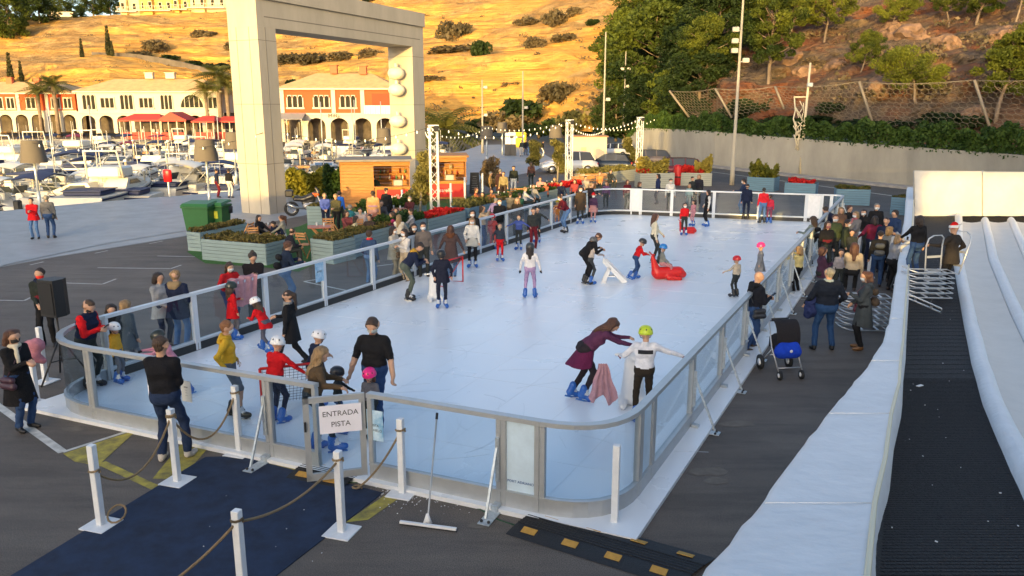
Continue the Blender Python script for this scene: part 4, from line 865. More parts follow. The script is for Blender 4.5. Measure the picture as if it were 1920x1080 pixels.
for k,px,py,hp,w,l in [('b1',1240,250,40,2.2,'dark bush at the foot of the grove'),('b1',1180,255,38,2.2,'dark bush beside the end of the concrete wall'),('b2',1090,240,60,1.0,'pale olive shrub in front of the bare hillside'),('b3',1150,215,90,1.3,'grey leafless shrub left of the tall lamp poles'),('b1',1060,250,45,1.5,'green bush behind the white wall of the car park'),('b1',1010,250,35,1.6,'low green bush right of the yellow recycling bins'),('b0',1045,190,50,1.2,'brown shrub above the car park'),('b1',985,225,60,1.3,'bright green bush by the slim lamp pole'),('b0',955,240,45,1.5,'olive bush left of the slim pole'),('b1',900,245,38,1.8,'dark bush right of the big palm'),('b1',935,235,30,1.8,'small dark bush behind the slim pole'),
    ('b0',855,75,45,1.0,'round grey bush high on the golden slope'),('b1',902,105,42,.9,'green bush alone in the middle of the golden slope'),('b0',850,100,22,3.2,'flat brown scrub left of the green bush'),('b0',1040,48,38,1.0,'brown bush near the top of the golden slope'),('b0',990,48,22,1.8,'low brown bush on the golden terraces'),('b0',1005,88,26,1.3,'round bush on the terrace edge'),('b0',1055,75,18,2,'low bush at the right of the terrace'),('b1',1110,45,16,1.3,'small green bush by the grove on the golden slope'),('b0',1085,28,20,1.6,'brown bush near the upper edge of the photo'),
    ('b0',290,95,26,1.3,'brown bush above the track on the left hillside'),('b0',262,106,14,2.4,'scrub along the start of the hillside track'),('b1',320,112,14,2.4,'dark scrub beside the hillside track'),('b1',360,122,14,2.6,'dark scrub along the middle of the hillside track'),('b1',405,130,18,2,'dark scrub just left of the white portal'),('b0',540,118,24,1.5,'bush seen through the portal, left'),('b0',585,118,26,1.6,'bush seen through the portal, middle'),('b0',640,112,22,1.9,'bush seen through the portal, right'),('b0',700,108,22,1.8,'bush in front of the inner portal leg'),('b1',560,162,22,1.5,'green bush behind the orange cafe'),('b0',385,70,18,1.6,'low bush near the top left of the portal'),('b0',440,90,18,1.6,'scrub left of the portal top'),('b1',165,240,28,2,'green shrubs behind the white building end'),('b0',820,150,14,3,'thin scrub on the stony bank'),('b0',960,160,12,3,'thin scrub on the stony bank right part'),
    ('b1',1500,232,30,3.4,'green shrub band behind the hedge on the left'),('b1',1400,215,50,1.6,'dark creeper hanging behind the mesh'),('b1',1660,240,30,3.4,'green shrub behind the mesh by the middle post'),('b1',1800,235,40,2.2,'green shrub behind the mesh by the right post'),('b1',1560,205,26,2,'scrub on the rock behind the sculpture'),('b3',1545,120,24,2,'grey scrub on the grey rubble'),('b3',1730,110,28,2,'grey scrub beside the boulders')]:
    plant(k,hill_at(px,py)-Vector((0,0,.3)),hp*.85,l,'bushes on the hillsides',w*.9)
for px,py,hp,l in [(22,158,50,'dark slim cypress at the far left'),(42,158,38,'second slim cypress beside the far left one'),(63,160,14,'tiny cypress near the orange house'),(155,113,36,'cypress left of the hillside track'),(205,106,50,'tallest cypress at the start of the hillside track'),(212,108,28,'short cypress beside the tallest one')]:
    plant('c',hill_at(px,py)-Vector((0,0,.4)),hp,l,'cypresses on the left hillside',1.0)
for px,py,hp,w,k,l in [(20,70,75,1.1,'d0','big pine clump at the left edge of the hilltop'),(75,42,60,1.3,'d1','dark pine left of the pale hilltop terrace'),(115,28,48,1.3,'d0','pine above the pale hilltop terrace'),(-30,60,75,1.2,'d0','pine clump cut by the left edge'),(50,20,40,1.3,'d1','pine at the very top left'),(175,25,45,1.4,'d0','rounded pine right of the gap of sky'),(207,25,40,1.2,'d1','pine next to the yellow villas'),(150,33,22,1.4,'d1','low pine in the gap of sky'),(650,15,18,2,'d1','shrubby pine above the portal beam'),(690,5,22,1.6,'d1','dark pine above the portal beam right')]:
    plant(k,hill_at(px,py)-Vector((0,0,1)),hp,l,'pines on the left hilltop',w)
for px,py,hp,l in [(80,252,88,'palm in front of the orange building'),(112,250,100,'taller palm left of the white building'),(392,252,98,'palm at the right end of the white building'),(418,250,125,'big palm left of the portal'),(432,248,108,'palm touching the portal edge')]:
    q=G(px,257.5); plant('l0',q,hp,l,'palms by the harbour buildings',1.25)
plant('l1',G(835,268),85,'large low palm right of the portal','palms by the harbour buildings',1.2)
for t in list(TREEP.values()):
    for c in list(t.children): bpy.data.objects.remove(c)
    bpy.data.objects.remove(t)
rt=random.Random(77); P1=[];P2=[]
for i in range(380):
    z1=rt.random()<.7; px=rt.uniform(-50,1160) if z1 else rt.uniform(1340,1920); py=rt.uniform(25,235) if z1 else rt.uniform(30,190); c=hill_at(px,py); s_=rt.uniform(.2,.75)
    for k in range(22): (P1 if rt.random()<.6 else P2).append((c.x+rt.gauss(0,s_),c.y+rt.gauss(0,s_*.6)-.5,c.z+abs(rt.gauss(0,s_*.5))))
sc_=thing('hillside_scrub','scattered dry scrub tufts over the hillside','scrub'); sc_['kind']='stuff'
for pp_,mm_ in ((P1,G_BUSH),(P2,G_DRY)): v,q=leaves(pp_,.26,len(pp_)); tag(link('tufts',fastmesh('tufts',v,q,None,[mm_],False),sc_),kind='stuff')
# hedge, retaining wall, rock mesh
wb=[(1176,285),(1200,290),(1280,303),(1340,312),(1500,327),(1600,337),(1700,347),(1810,360),(1920,374),(2300,425)]; wt=[258,240,243,247,260,268,275,283,291,318]
WM=mat((.27,.255,.22),.9,var=.22,scale=.35,bump=.4,bscale=5,stretch=(1,1,.45),col2=(.40,.375,.32)); mb=MB(); rows=[]
for (x,y),yt in zip(wb,wt):
    b=G(x,y); t_=P(x,yt,b.y); rows.append([Vector((b.x,b.y,0)),Vector((t_.x,b.y,t_.z)),Vector((t_.x+.2,b.y+.35,t_.z)),Vector((b.x+.2,b.y+.35,0))])
mb.grid(rows,WM,True,False,True); tag(mb.build('retaining_wall'),'long stained concrete retaining wall beside the road','wall')
mb=MB(); rw=random.Random(1)
pts=[]
for i in range(len(rows)-1):
    a,b=rows[i][1],rows[i+1][1]; L_=(b-a).length; n=int(L_*800)
    for k in range(n):
        u=rw.random(); t_=rw.random(); fl=min(1,(i+u)*1.2); d=rw.uniform(-.02,1.6); hh=(1.45+.25*math.sin((i+u)*5)+.2*math.sin((i+u)*17))*max(.25,fl if i<1 else 1); z=rw.random()**.7*hh if d<.9 else hh*rw.uniform(.7,1.05)
        p=a.lerp(b,u); pts.append((p.x+.2*d,p.y+d+.05*rw.random()-(.12 if z<.35 and d<.5 else 0),p.z+z-.2))
v,q=leaves(pts,.17,4); tag(link('hedge',fastmesh('hedge',v,q,None,[G_HEDGE],False)),'thick dark green hedge along the top of the concrete wall','hedge')
# rockfall mesh: posts + hexagonal net
MW_=mat((.24,.2,.15),.7); pd=[(1255,170,1292,212,78),(1341,166,1372,213,71),(1453,162,1470,196,68),(1611,153,1637,225,60.5),(1827,150,1856,232,54),(2050,140,2090,245,48)]
rf=thing('rockfall_fence','hexagonal wire mesh rockfall fence with leaning posts above the hedge','fence',(0,0,0)); tops=[];bots=[]
for x0,y0,x1,y1,D in pd:
    a=P(x0,y0,D); b=P(x1,y1+8,D-.8); tops.append(a); bots.append(b); mb=MB(); mb.tube([b,a],.1,MW_,6); mb.build('post',rf)
mb=MB(); hx=.62; tv=[];fl=[]
def net(u,v):    # u along 0..5, v 0..1
    i=min(int(u),4); f=u-i; t_=tops[i].lerp(tops[i+1],f); b_=bots[i].lerp(bots[i+1],f); sag=.2*math.sin(math.pi*f); return t_.lerp(b_,v)+Vector((0,.3*math.sin(math.pi*v)+.1,-sag*(1-v)))
segs=[]
for i in range(5):
    L_=(tops[i+1]-tops[i]).length; nc=int(L_/.5); nr=9
    for c in range(nc):
        for r in range(nr):
            u=lambda k:i+min(1,(c+k)/nc); o=.5 if r%2 else 0
            v0=r/nr; v1=(r+.33)/nr; v2=(r+1)/nr
            pA=net(u(o),v0); pB=net(u(o+.5),v1); pC=net(u(o-.5) if c+o-.5>0 else i,v1); pD=net(u(o+.5),v2)
            segs+=[(pA,pB),(pA,pC),(pB,pD)]
for a,b in segs:
    d=(b-a); n=d.cross(Vector((0,1,0))); 
    if n.length<1e-5: continue
    n=n*(.009/n.length); k=len(tv); tv+=[tuple(a-n),tuple(a+n),tuple(b+n),tuple(b-n)]; fl.append((k,k+1,k+2,k+3)); n2=Vector((0,.009,0)); k=len(tv); tv+=[tuple(a-n2),tuple(a+n2),tuple(b+n2),tuple(b-n2)]; fl.append((k,k+1,k+2,k+3))
link('wire_mesh',fastmesh('net',np.array(tv),np.array(fl),None,[MW_],False),rf)
mb=MB()
for i in range(5): mb.tube([net(i+f,0) for f in (0,.25,.5,.75,.99)],.025,MW_,4)
mb.build('cable',rf)
# boulders
rb=random.Random(6); BM=mat((.2,.12,.075),.9,var=.45,scale=1.5,bump=1,bscale=5)
for k,(px,py,s,l) in enumerate([(1705,72,2.1,'large tan boulder below the top right pines'),(1675,60,1.6,'orange boulder near the red cliff'),(1775,85,1.6,'rounded boulder on the right of the slope'),(1655,165,1.4,'boulder under the slim pine'),(1480,120,2.2,'yellow brown outcrop beside the tall pine'),(1510,140,1.5,'brown boulder right of the yellow outcrop'),(1830,215,1.2,'boulder behind the mesh by the right post'),(1570,128,1.3,'grey boulder in the rubble'),(1610,100,1.2,'grey boulder above the slim pine'),(1880,70,1.5,'boulder at the right edge of the slope')]):
    p=hill_at(px,py); bm=bmesh.new(); bmesh.ops.create_icosphere(bm,subdivisions=3,radius=s*.8)
    for v in bm.verts: v.co*=1+.42*mn.fractal(v.co*.9+Vector((k*9,0,0)),1,2,5)+.12*mn.cell(v.co*1.3); v.co.z*=.7
    me=bpy.data.meshes.new('boulder'); bm.to_mesh(me); bm.free(); me.materials.append(BM); tag(link('boulder',me,None,loc=p),l,'boulder',"boulders on the rocky slope")
# ================= buildings
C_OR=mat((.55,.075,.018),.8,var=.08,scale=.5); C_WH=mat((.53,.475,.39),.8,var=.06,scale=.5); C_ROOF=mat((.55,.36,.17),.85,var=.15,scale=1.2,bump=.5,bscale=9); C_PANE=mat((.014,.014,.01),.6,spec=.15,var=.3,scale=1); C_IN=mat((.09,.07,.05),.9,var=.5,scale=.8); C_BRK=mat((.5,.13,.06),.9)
def archpts(x0,x1,zs,rise,n=10): return [(x0+(x1-x0)*(.5-.5*math.cos(math.pi*i/n)),zs+rise*math.sin(math.pi*i/n)) for i in range(n+1)]
def hbuilding(label,px0,px1,ybase,D,h1,h2,roofh,wallc,bays,wins,rz=0,depth=9,roof_over=.5,pil=()):
    a=P(px0,ybase,D); b=P(px1,ybase,D); w=b.x-a.x; z0=a.z; t=thing('house',label,'building',(a.x,D,z0),rz)
    if z0>.2 or z0<-.2: pass
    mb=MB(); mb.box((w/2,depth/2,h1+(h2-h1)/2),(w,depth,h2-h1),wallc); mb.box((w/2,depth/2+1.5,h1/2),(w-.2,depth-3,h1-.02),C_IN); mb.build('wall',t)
    mb=MB(); n=bays; bw=w/n; cw=.22
    for i in range(n):
        x0=i*bw+bw*cw/2; x1=(i+1)*bw-bw*cw/2; ap=archpts(x0,x1,h1*.6,h1*.28); mb.box((i*bw,.2,h1/2),(bw*cw,.45,h1-.01),C_WH)
        rows=[[Vector((x,-.03,z)),Vector((x,-.03,h1)),Vector((x,.42,h1)),Vector((x,.42,z))] for x,z in ap]; mb.grid(rows,C_WH,True,False)
    mb.box((w,.2,h1/2),(bw*cw,.45,h1-.01),C_WH); mb.box((w/2,-.05,h1+.08),(w+.3,.3,.3),C_WH); mb.build('arcade',t)
    for px in pil: x=P(px,ybase,D).x-a.x; mb=MB(); mb.box((x,-.06,h1+(h2-h1)/2),(.55,.2,h2-h1-.3),C_WH); mb.build('pilaster',t)
    for (wx,wn,ww,wh,arch) in wins:
        x=P(wx,ybase,D).x-a.x; zc=h1+(h2-h1)*.46; fr=MB(); tw=wn*ww+(wn+1)*.18
        fr.box((x,-.07,zc-wh/2-.12),(tw+.2,.24,.22),C_WH); 
        for k in range(wn+1): fr.box((x-tw/2+.09+k*(ww+.18),-.07,zc),(.14,.16,wh),C_WH)
        for k in range(wn):
            xx=x-tw/2+.18+k*(ww+.18); 
            if arch: rows=[[Vector((q,-.16,z)),Vector((q,-.16,zc+wh/2+ww*.62)),Vector((q,-.01,zc+wh/2+ww*.62)),Vector((q,-.01,z))] for q,z in archpts(xx,xx+ww,zc+wh/2-.02,ww*.5,8)]; fr.grid(rows,C_WH,True,False,True)
        if not arch: fr.box((x,-.07,zc+wh/2+.06),(tw,.2,.16),C_WH)
        f=fr.build('window',t); pn=MB()
        for k in range(wn):
            xx=x-tw/2+.18+k*(ww+.18); pn.poly([(xx,-.02,zc-wh/2),(xx+ww,-.02,zc-wh/2),(xx+ww,-.02,zc+wh/2)]+[(q,-.02,z) for q,z in archpts(xx,xx+ww,zc+wh/2,ww*.5 if arch else .01,8)][::-1][1:-1]+[(xx,-.02,zc+wh/2)],C_PANE)
        pn.build('pane',f)
    mb=MB(); o=roof_over; r=min(w*.25,depth*.5); rr=[(-o,-o,h2),(w+o,-o,h2),(w+o,depth+o,h2),(-o,depth+o,h2)]; tp=[(r,depth*.5,h2+roofh),(w-r,depth*.5,h2+roofh)]
    mb.poly([rr[0],rr[1],tp[1],tp[0]],C_ROOF); mb.poly([rr[1],rr[2],tp[1]],C_ROOF); mb.poly([rr[2],rr[3],tp[0],tp[1]],C_ROOF); mb.poly([rr[3],rr[0],tp[0]],C_ROOF); mb.box((w/2,depth/2,h2-.12),(w+2*o-.05,depth+2*o-.05,.22),C_WH); rf=mb.build('roof',t)
    return t,rf,w
def chim(rf,x,y,z,m,s=(1.0,.8,1.1)): mb=MB(); mb.box((x,y,z),s,m); mb.box((x,y,z+s[2]/2+.06),(s[0]+.25,s[1]+.25,.12),m); mb.build('chimney',rf)
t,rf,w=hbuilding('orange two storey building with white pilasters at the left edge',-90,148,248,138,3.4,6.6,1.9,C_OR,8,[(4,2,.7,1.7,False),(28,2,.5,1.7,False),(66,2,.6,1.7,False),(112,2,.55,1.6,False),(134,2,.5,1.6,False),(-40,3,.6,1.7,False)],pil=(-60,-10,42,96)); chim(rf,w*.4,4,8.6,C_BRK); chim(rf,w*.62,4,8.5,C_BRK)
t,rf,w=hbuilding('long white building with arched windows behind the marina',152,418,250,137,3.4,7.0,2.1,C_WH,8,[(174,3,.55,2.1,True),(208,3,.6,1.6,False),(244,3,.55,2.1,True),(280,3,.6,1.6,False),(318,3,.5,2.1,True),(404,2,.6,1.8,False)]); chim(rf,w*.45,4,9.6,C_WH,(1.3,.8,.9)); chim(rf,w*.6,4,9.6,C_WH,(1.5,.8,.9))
x=P(365,250,137).x-P(152,250,137).x; mb=MB(); rows=[[Vector((x+1.9*math.cos(q),-.12,4.3+1.9*math.sin(q)*1.1)),Vector((x+2.1*math.cos(q),-.12,4.3+2.1*math.sin(q)*1.1)),Vector((x+2.1*math.cos(q),.0,4.3+2.1*math.sin(q)*1.1)),Vector((x+1.9*math.cos(q),.0,4.3+1.9*math.sin(q)*1.1))] for q in [i*math.pi/12 for i in range(13)]]; mb.grid(rows,C_WH,True,False)
for q in (-1.2,-.4,.4,1.2): mb.box((x+q,-.1,5.1),(.1,.1,1.7),C_WH)
f=mb.build('window',t); mb=MB(); mb.poly([(x+1.95*math.cos(q),-.04,4.3+1.95*math.sin(q)*1.1) for q in [i*math.pi/12 for i in range(13)]],C_PANE); mb.build('pane',f)
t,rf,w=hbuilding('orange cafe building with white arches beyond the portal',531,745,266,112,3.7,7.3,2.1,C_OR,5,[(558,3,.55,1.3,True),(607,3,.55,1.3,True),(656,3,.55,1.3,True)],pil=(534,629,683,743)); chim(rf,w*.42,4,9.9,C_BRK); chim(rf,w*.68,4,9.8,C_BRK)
BLUEW=mat((.55,.65,.75),.6); x=P(714,266,112).x-P(531,266,112).x; mb=MB(); mb.box((x,-.25,4.4),(4.2,.12,1.1),BLUEW); 
for k in range(12): mb.box((x-1.9+k*.345,-.33,4.4),(.09,.05,1.0),C_WH)
mb.build('balcony',t); mb=MB(); mb.box((x+.2,-.04,5.7),(2.4,.1,1.7),mat((.3,.05,.015),.8)); mb.build('recess',t)
text('MYG',t,faceM((P(629,266,112).x-P(531,266,112).x,-.24,3.55),(0,-1,0)),.75,INK,ex=.02)
mb=MB(); aw=mat((.3,.28,.27),.8); mb.extr([(-.5,-3,3.1),(3.6,-3,3.1),(3.4,-.1,3.9),(-.3,-.1,3.9)],(0,0,.06),aw)
for xx in (-.4,1.5,3.5): mb.box((xx,-2.95,1.55),(.08,.08,3.1),C_WH)
mb.build('awning',t)
# red restaurant pavilions
RED=mat((.5,.05,.03),.7,var=.1,scale=1); 
def pav(label,px0,px1,y,D,h,rh,nb,gable=0):
    a=P(px0,y,D); w=P(px1,y,D).x-a.x; t=thing('pavilion',label,'pavilion',(a.x,D,0),0,'red restaurant pavilions'); dp=5; mb=MB(); o=.3
    if gable: mb.extr([(-o,-o,h),(w+o,-o,h),(w*.45,-o,h+rh)],(0,dp,0),RED)
    else:
        mb.poly([(-o,-o,h),(w+o,-o,h),(w*.8,dp/2,h+rh),(w*.2,dp/2,h+rh)],RED); mb.poly([(w+o,-o,h),(w+o,dp,h),(w*.8,dp/2,h+rh)],RED); mb.poly([(-o,dp,h),(-o,-o,h),(w*.2,dp/2,h+rh)],RED)
    mb.box((w/2,-o+.02,h-.1),(w+.5,.1,.22),RED); mb.build('roof',t); mb=MB(); mb.box((w/2,0,.65),(w,.08,1.1),RED); mb.build('side_panel',t)
    for i in range(nb+1): m2=MB(); m2.box((i*w/nb,-.08,h/2),(.13,.13,h),C_WH); m2.build('post',t)
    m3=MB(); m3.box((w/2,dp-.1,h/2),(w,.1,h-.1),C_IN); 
    rr=random.Random(px0)
    for i in range(nb*2): m3.box((rr.uniform(.3,w-.3),rr.uniform(1,3),.75),(.7,.7,.06),mat((.5,.4,.3),.7)); m3.box((rr.uniform(.3,w-.3),rr.uniform(1,3),1.3),(.4,.3,.6),mat(rr.choice([(.3,.2,.15),(.5,.45,.4),(.1,.1,.12)]),.8))
    m3.build('interior',t)
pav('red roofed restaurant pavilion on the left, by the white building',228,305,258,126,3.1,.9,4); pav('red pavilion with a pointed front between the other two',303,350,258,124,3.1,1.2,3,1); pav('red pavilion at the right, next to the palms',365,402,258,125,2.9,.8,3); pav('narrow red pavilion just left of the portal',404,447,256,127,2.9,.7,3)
# villas on the hill
YV=mat((.6,.40,.10),.8); YV2=mat((.62,.52,.27),.8)
for k,(x0,x1,yb,h,m,l) in enumerate([(226,262,22,9,YV2,'pale yellow villa at the left of the hilltop row'),(262,325,20,11,YV,'yellow villa with bay windows on the hilltop'),(326,356,18,9,YV,'narrow yellow villa in the hilltop row'),(357,425,15,8,YV2,'cream villa just left of the portal on the hilltop'),(660,720,-2,8,YV2,'cream villa at the upper edge above the portal beam')]):
    D=262; a=P(x0,yb,D); w=P(x1,yb,D).x-a.x; t=thing('villa',l,'villa',(a.x,D,a.z),0,'villas on the hilltop'); mb=MB(); mb.box((w/2,4,h/2-2.5),(w,8,h+5),m); mb.box((w*.3,-.6,h/2-2.5),(w*.25,1.4,h+4.5),m); mb.build('wall',t)
    for fl_ in range(2):
        for i in range(max(2,int(w/2.6))):
            xx=(i+.5)*w/max(2,int(w/2.6)); fy=-1.36 if abs(xx-w*.3)<w*.125 else -.04; mb=MB(); mb.box((xx,fy,1.6+fl_*3.3),(1.2,.12,2.0),C_WH); f=mb.build('window',t); mb=MB(); mb.box((xx,fy-.07,1.6+fl_*3.3),(.9,.04,1.7),C_PANE); mb.build('pane',f)
    mb=MB(); mb.extr([(-.5,-.8,h+.02),(w+.5,-.8,h+.02),(w+.5,8.5,h+.02),(-.5,8.5,h+.02)],(0,0,.35),C_ROOF); mb.build('roof',t)
    mb=MB(); mb.box((w/2,-2.2,-.2),(w+.4,1.6,.3),C_WH)
    for i in range(int(w/.8)): mb.box((.4+i*.8,-2.9,.5),(.12,.12,1.1),C_WH)
    mb.box((w/2,-2.9,1.1),(w,.14,.12),C_WH); mb.build('terrace',t)
a=hill_at(118,33); mb=MB(); mb.box((a.x,a.y-1,a.z+.8),(9,1,1.6),C_WH); mb.box((a.x,a.y-1,a.z+1.68),(9.3,1.3,.15),C_WH); tag(mb.build('terrace_wall'),'pale terrace wall on the hilltop at the upper left','wall')
# hillside track edge wall
mb=MB(); tp=[(175,106),(230,108),(260,110),(300,116),(340,124),(380,134),(430,146)]; pp=[hill_at(*p) for p in tp]
for a,b in zip(pp,pp[1:]): mb.bar(a+Vector((0,-.4,.3)),b+Vector((0,-.4,.3)),.5,1.5,mat((.12,.1,.08),.9,var=.3,scale=.4))
tag(mb.build('track_wall'),'low dark retaining wall of the hillside track','wall')
# ================= portal
CP=mat((.43,.385,.31),.7,var=.11,scale=.9,bump=.12,bscale=8,stretch=(1,1,.3),name='portal concrete'); CPD=mat((.2,.18,.15),.8)
b0=G(509,402); pd_=(G(800,350)-b0).normalized(); pn=Vector((pd_.y,-pd_.x,0)); L_=(G(800,350)-b0).length; H_=10.7; th=1.75; lw=1.15; bh=2.0
t=thing('portal','huge cream concrete portal frame standing on the quay','portal',b0); 
def slab_(mb,u0,u1,z0,z1,q0=0,q1=th,m=CP): mb.grid([[pd_*u0-pn*q0+Vector((0,0,z)),pd_*u1-pn*q0+Vector((0,0,z)),pd_*u1-pn*q1+Vector((0,0,z)),pd_*u0-pn*q1+Vector((0,0,z))] for z in (z0,z1)],m,True,False,True)
mb=MB(); slab_(mb,-.1,lw,0,H_-bh); slab_(mb,-.02,-.14,.05,H_-.2,.45,th-.45,CPD) if 0 else None; mb.build('leg',t); mb=MB(); slab_(mb,L_-lw-.2,L_,0,H_-bh); mb.build('leg',t); mb=MB(); slab_(mb,-.1,L_,H_-bh+.003,H_); slab_(mb,-.16,L_+.06,H_-.75,H_+.05,-.12,th+.1); mb.build('beam',t)
mb=MB()
for z in (2.4,5.2,8.1):
    for u0,u1 in ((-.1,lw),(L_-lw-.2,L_)): slab_(mb,u0-.004,u1+.004,z,z+.025,-.004,th+.004,CPD)
for q in (.5,th-.5): slab_(mb,-.106,-.1,0,H_-bh,q,q+.03,CPD)
for u in (lw*.35,): slab_(mb,u,u+.03,0,H_-bh,-.006,0,CPD)
slab_(mb,.4,L_-.4,H_-bh+.45,H_-bh+.5,-.007,0,CPD); mb.build('joint',t)
GL=mat((.8,.74,.55),.5); sp=pd_*(L_-lw-.75)-pn*(th*.5)
for z in (7.1,6.1,4.2,2.5):
    s_=thing('globe_ornament',{7.1:'topmost white disc shaped globe hanging on the inner portal leg',6.1:'second white globe down the inner portal leg',4.2:'third white globe down the inner portal leg',2.5:'lowest white globe on the inner portal leg'}[z],'globe ornament',b0+sp+Vector((0,0,z)),0,'white globes on the portal leg'); mb=MB(); mb.lathe([(.5*math.sin(q)+.02,.38*-math.cos(q)) for q in [i*math.pi/10 for i in range(11)]],GL,18); mb.build('globe',s_); mb=MB(); mb.tube([(0,0,.3),(0,0,.6)],.09,GL,8); mb.build('neck',s_)
# ================= boats
HW=mat((.72,.69,.6),.35,var=.05,scale=2); NAVY=mat((.02,.03,.09),.7); WS=mat((.05,.06,.07),.15); WOOD=mat((.4,.2,.07),.6,var=.2,scale=3)
def hullrows(L,Wd,Hh,n=11):
    rows=[]
    for i in range(n):
        u=i/(n-1); x=-L/2+L*u; w=Wd/2*(1-max(0,(u-.45)/.55)**2.4)*(.92+.08*min(1,u*5)); w=max(w,.02); sh=Hh*(1+.35*u*u); rows.append([Vector((x,-w,sh)),Vector((x,-w*.92,sh*.5)),Vector((x,-w*.5,-.1)),Vector((x,0,-.25)),Vector((x,w*.5,-.1)),Vector((x,w*.92,sh*.5)),Vector((x,w,sh))])
    return rows
def boatproto(kind,canc=NAVY):
    t=thing('motorboat','x','boat'); L,Wd,Hh={'open':(5.6,2.1,.75),'cabin':(7.5,2.6,1.0),'fly':(9.5,3.1,1.25),'sail':(8.5,2.6,1.0),'small':(4.4,1.7,.6)}[kind]; mb=MB(); hr=hullrows(L,Wd,Hh); mb.grid(hr,HW); mb.poly([r for r in hr[0]],HW); mb.grid([[r[0]+Vector((0,.0,0)),r[-1]] for r in hr],mat((.55,.52,.45),.6),smooth=False); mb.build('hull',t)
    mb=MB(); mb.grid([[r[0]*1.002+Vector((0,0,-.18)),r[0]*1.004+Vector((0,-.01,-.08))] for r in hr],NAVY); mb.grid([[r[-1]*1.002+Vector((0,0,-.18)),r[-1]*1.004+Vector((0,.01,-.08))] for r in hr],NAVY); mb.build('stripe',t)
    if kind in('open','small'):
        mb=MB(); mb.box((-.3,0,Hh+.25),(.7,.6,.7),HW,bev=.06); mb.box((-L*.28,0,Hh+.15),(.5,Wd*.7,.4),mat((.5,.48,.42),.7),bev=.05); mb.build('console',t); mb=MB(); mb.extr([(.1,-.4,Hh+.55),(.1,.4,Hh+.55),(-.15,.35,Hh+1.0),(-.15,-.35,Hh+1.0)],(.02,0,0),WS); mb.build('windscreen',t)
        if kind=='open':
            mb=MB(); rows=[[Vector((x,-Wd*.42,Hh+1.35+.25*math.sin((x+L*.35)/(L*.45)*math.pi))) ,Vector((x,0,Hh+1.5+.25*math.sin((x+L*.35)/(L*.45)*math.pi))),Vector((x,Wd*.42,Hh+1.35+.25*math.sin((x+L*.35)/(L*.45)*math.pi)))] for x in [-L*.35+L*.45*i/6 for i in range(7)]]; mb.grid(rows,canc); mb.grid([[p+Vector((0,0,-.04)) for p in r] for r in rows],canc); mb.build('canopy',t)
            mb=MB()
            for sg in(-1,1):
                for a,b in ((-L*.1,-L*.35),(-L*.1,.1*L)): mb.tube([(a,sg*Wd*.45,Hh),(b,sg*Wd*.42,Hh+1.35)],.025,M_ALU,4)
            mb.build('canopy_frame',t)
        mb=MB(); mb.box((-L/2-.15,0,Hh+.1),(.35,.35,.55),M_DARK,bev=.06); mb.box((-L/2-.15,0,Hh-.4),(.14,.12,.8),M_DARK); mb.build('outboard_motor',t)
    else:
        hc_=.72 if kind!='sail' else .42; mb=MB(); prof=[(-L*.12,0),(-L*.06,hc_),(L*.06,hc_*.97),(L*.2,hc_*.4),(L*.4,0)]; a=[Vector((x,-Wd*.36,Hh+z)) for x,z in prof]; b=[Vector((x,Wd*.36,Hh+z)) for x,z in prof]; mb.grid([a,b],HW,True,False,True); mb.build('cabin',t)
        mb=MB(); 
        for sg in (-1,1): mb.extr([(-L*.05,sg*Wd*.365,Hh+hc_*.5),(L*.12,sg*Wd*.365,Hh+hc_*.45),(L*.06,sg*Wd*.365,Hh+hc_*.82),(-L*.04,sg*Wd*.365,Hh+hc_*.85)],(0,sg*.02,0),WS)
        mb.extr([(L*.075,-Wd*.3,Hh+hc_*.92),(L*.075,Wd*.3,Hh+hc_*.92),(L*.18,Wd*.3,Hh+hc_*.5),(L*.18,-Wd*.3,Hh+hc_*.5)],(.03,0,.03),WS); mb.build('cabin_window',t)
        if kind=='fly':
            mb=MB(); mb.box((-L*.03,0,Hh+hc_+.35),(L*.2,Wd*.6,.6),HW,bev=.1); mb.build('flybridge',t); mb=MB(); mb.tube([(-L*.1,-Wd*.33,Hh+hc_),(-L*.14,-Wd*.3,Hh+hc_+1.6),(-L*.14,Wd*.3,Hh+hc_+1.6),(-L*.1,Wd*.33,Hh+hc_)],.07,HW,6); mb.build('radar_arch',t)
        if kind=='sail':
            mb=MB(); mb.tube([(L*.08,0,Hh),(L*.08,0,Hh+6)],.05,M_ALU,6); mb.tube([(L*.08,0,Hh+1.3),(-L*.3,0,Hh+1.3)],.05,M_ALU,6); mb.build('mast',t); mb=MB(); mb.tube([(L*.06,0,Hh+1.4),(-L*.1,0,Hh+1.5),(-L*.3,0,Hh+1.38)],[.12,.17,.08],canc,7); mb.build('sail_cover',t)
        else: mb=MB(); mb.box((-L*.32,0,Hh+.28),(L*.22,Wd*.7,.05),canc); mb.box((-L*.32,0,Hh+.14),(L*.2,Wd*.66,.26),canc,bev=.06); mb.build('cockpit_cover',t)
    if kind in('cabin','fly','open'):
        mb=MB(); mb.tube([(-L*.1,.2,Hh+.5),(-L*.11,.2,Hh+3.2)],.022,HW,4); mb.build('antenna',t)
    mb=MB()
    for sg in (-1,1): 
        for q in (-.3,0,.28): mb.lathe([(.01,-.28),(.1,-.2),(.1,.12),(.01,.2)],mat((.75,.73,.68),.4) if q else NAVY,7,c=(L*q,sg*(Wd/2*.98+.05),Hh*.55))
    mb.build('fender',t); mb=MB()
    for sg in (-1,1):
        rl=[hr[i][0 if sg<0 else -1]+Vector((0,0,.4)) for i in range(6,11)]; mb.tube(rl,.022,M_ALU,4)
        for i in (6,8,10): mb.tube([hr[i][0 if sg<0 else -1],hr[i][0 if sg<0 else -1]+Vector((0,0,.4))],.018,M_ALU,4)
    mb.build('railing',t)
    return t
MAR=mat((.2,.02,.05),.7); BLC=mat((.03,.08,.3),.7)
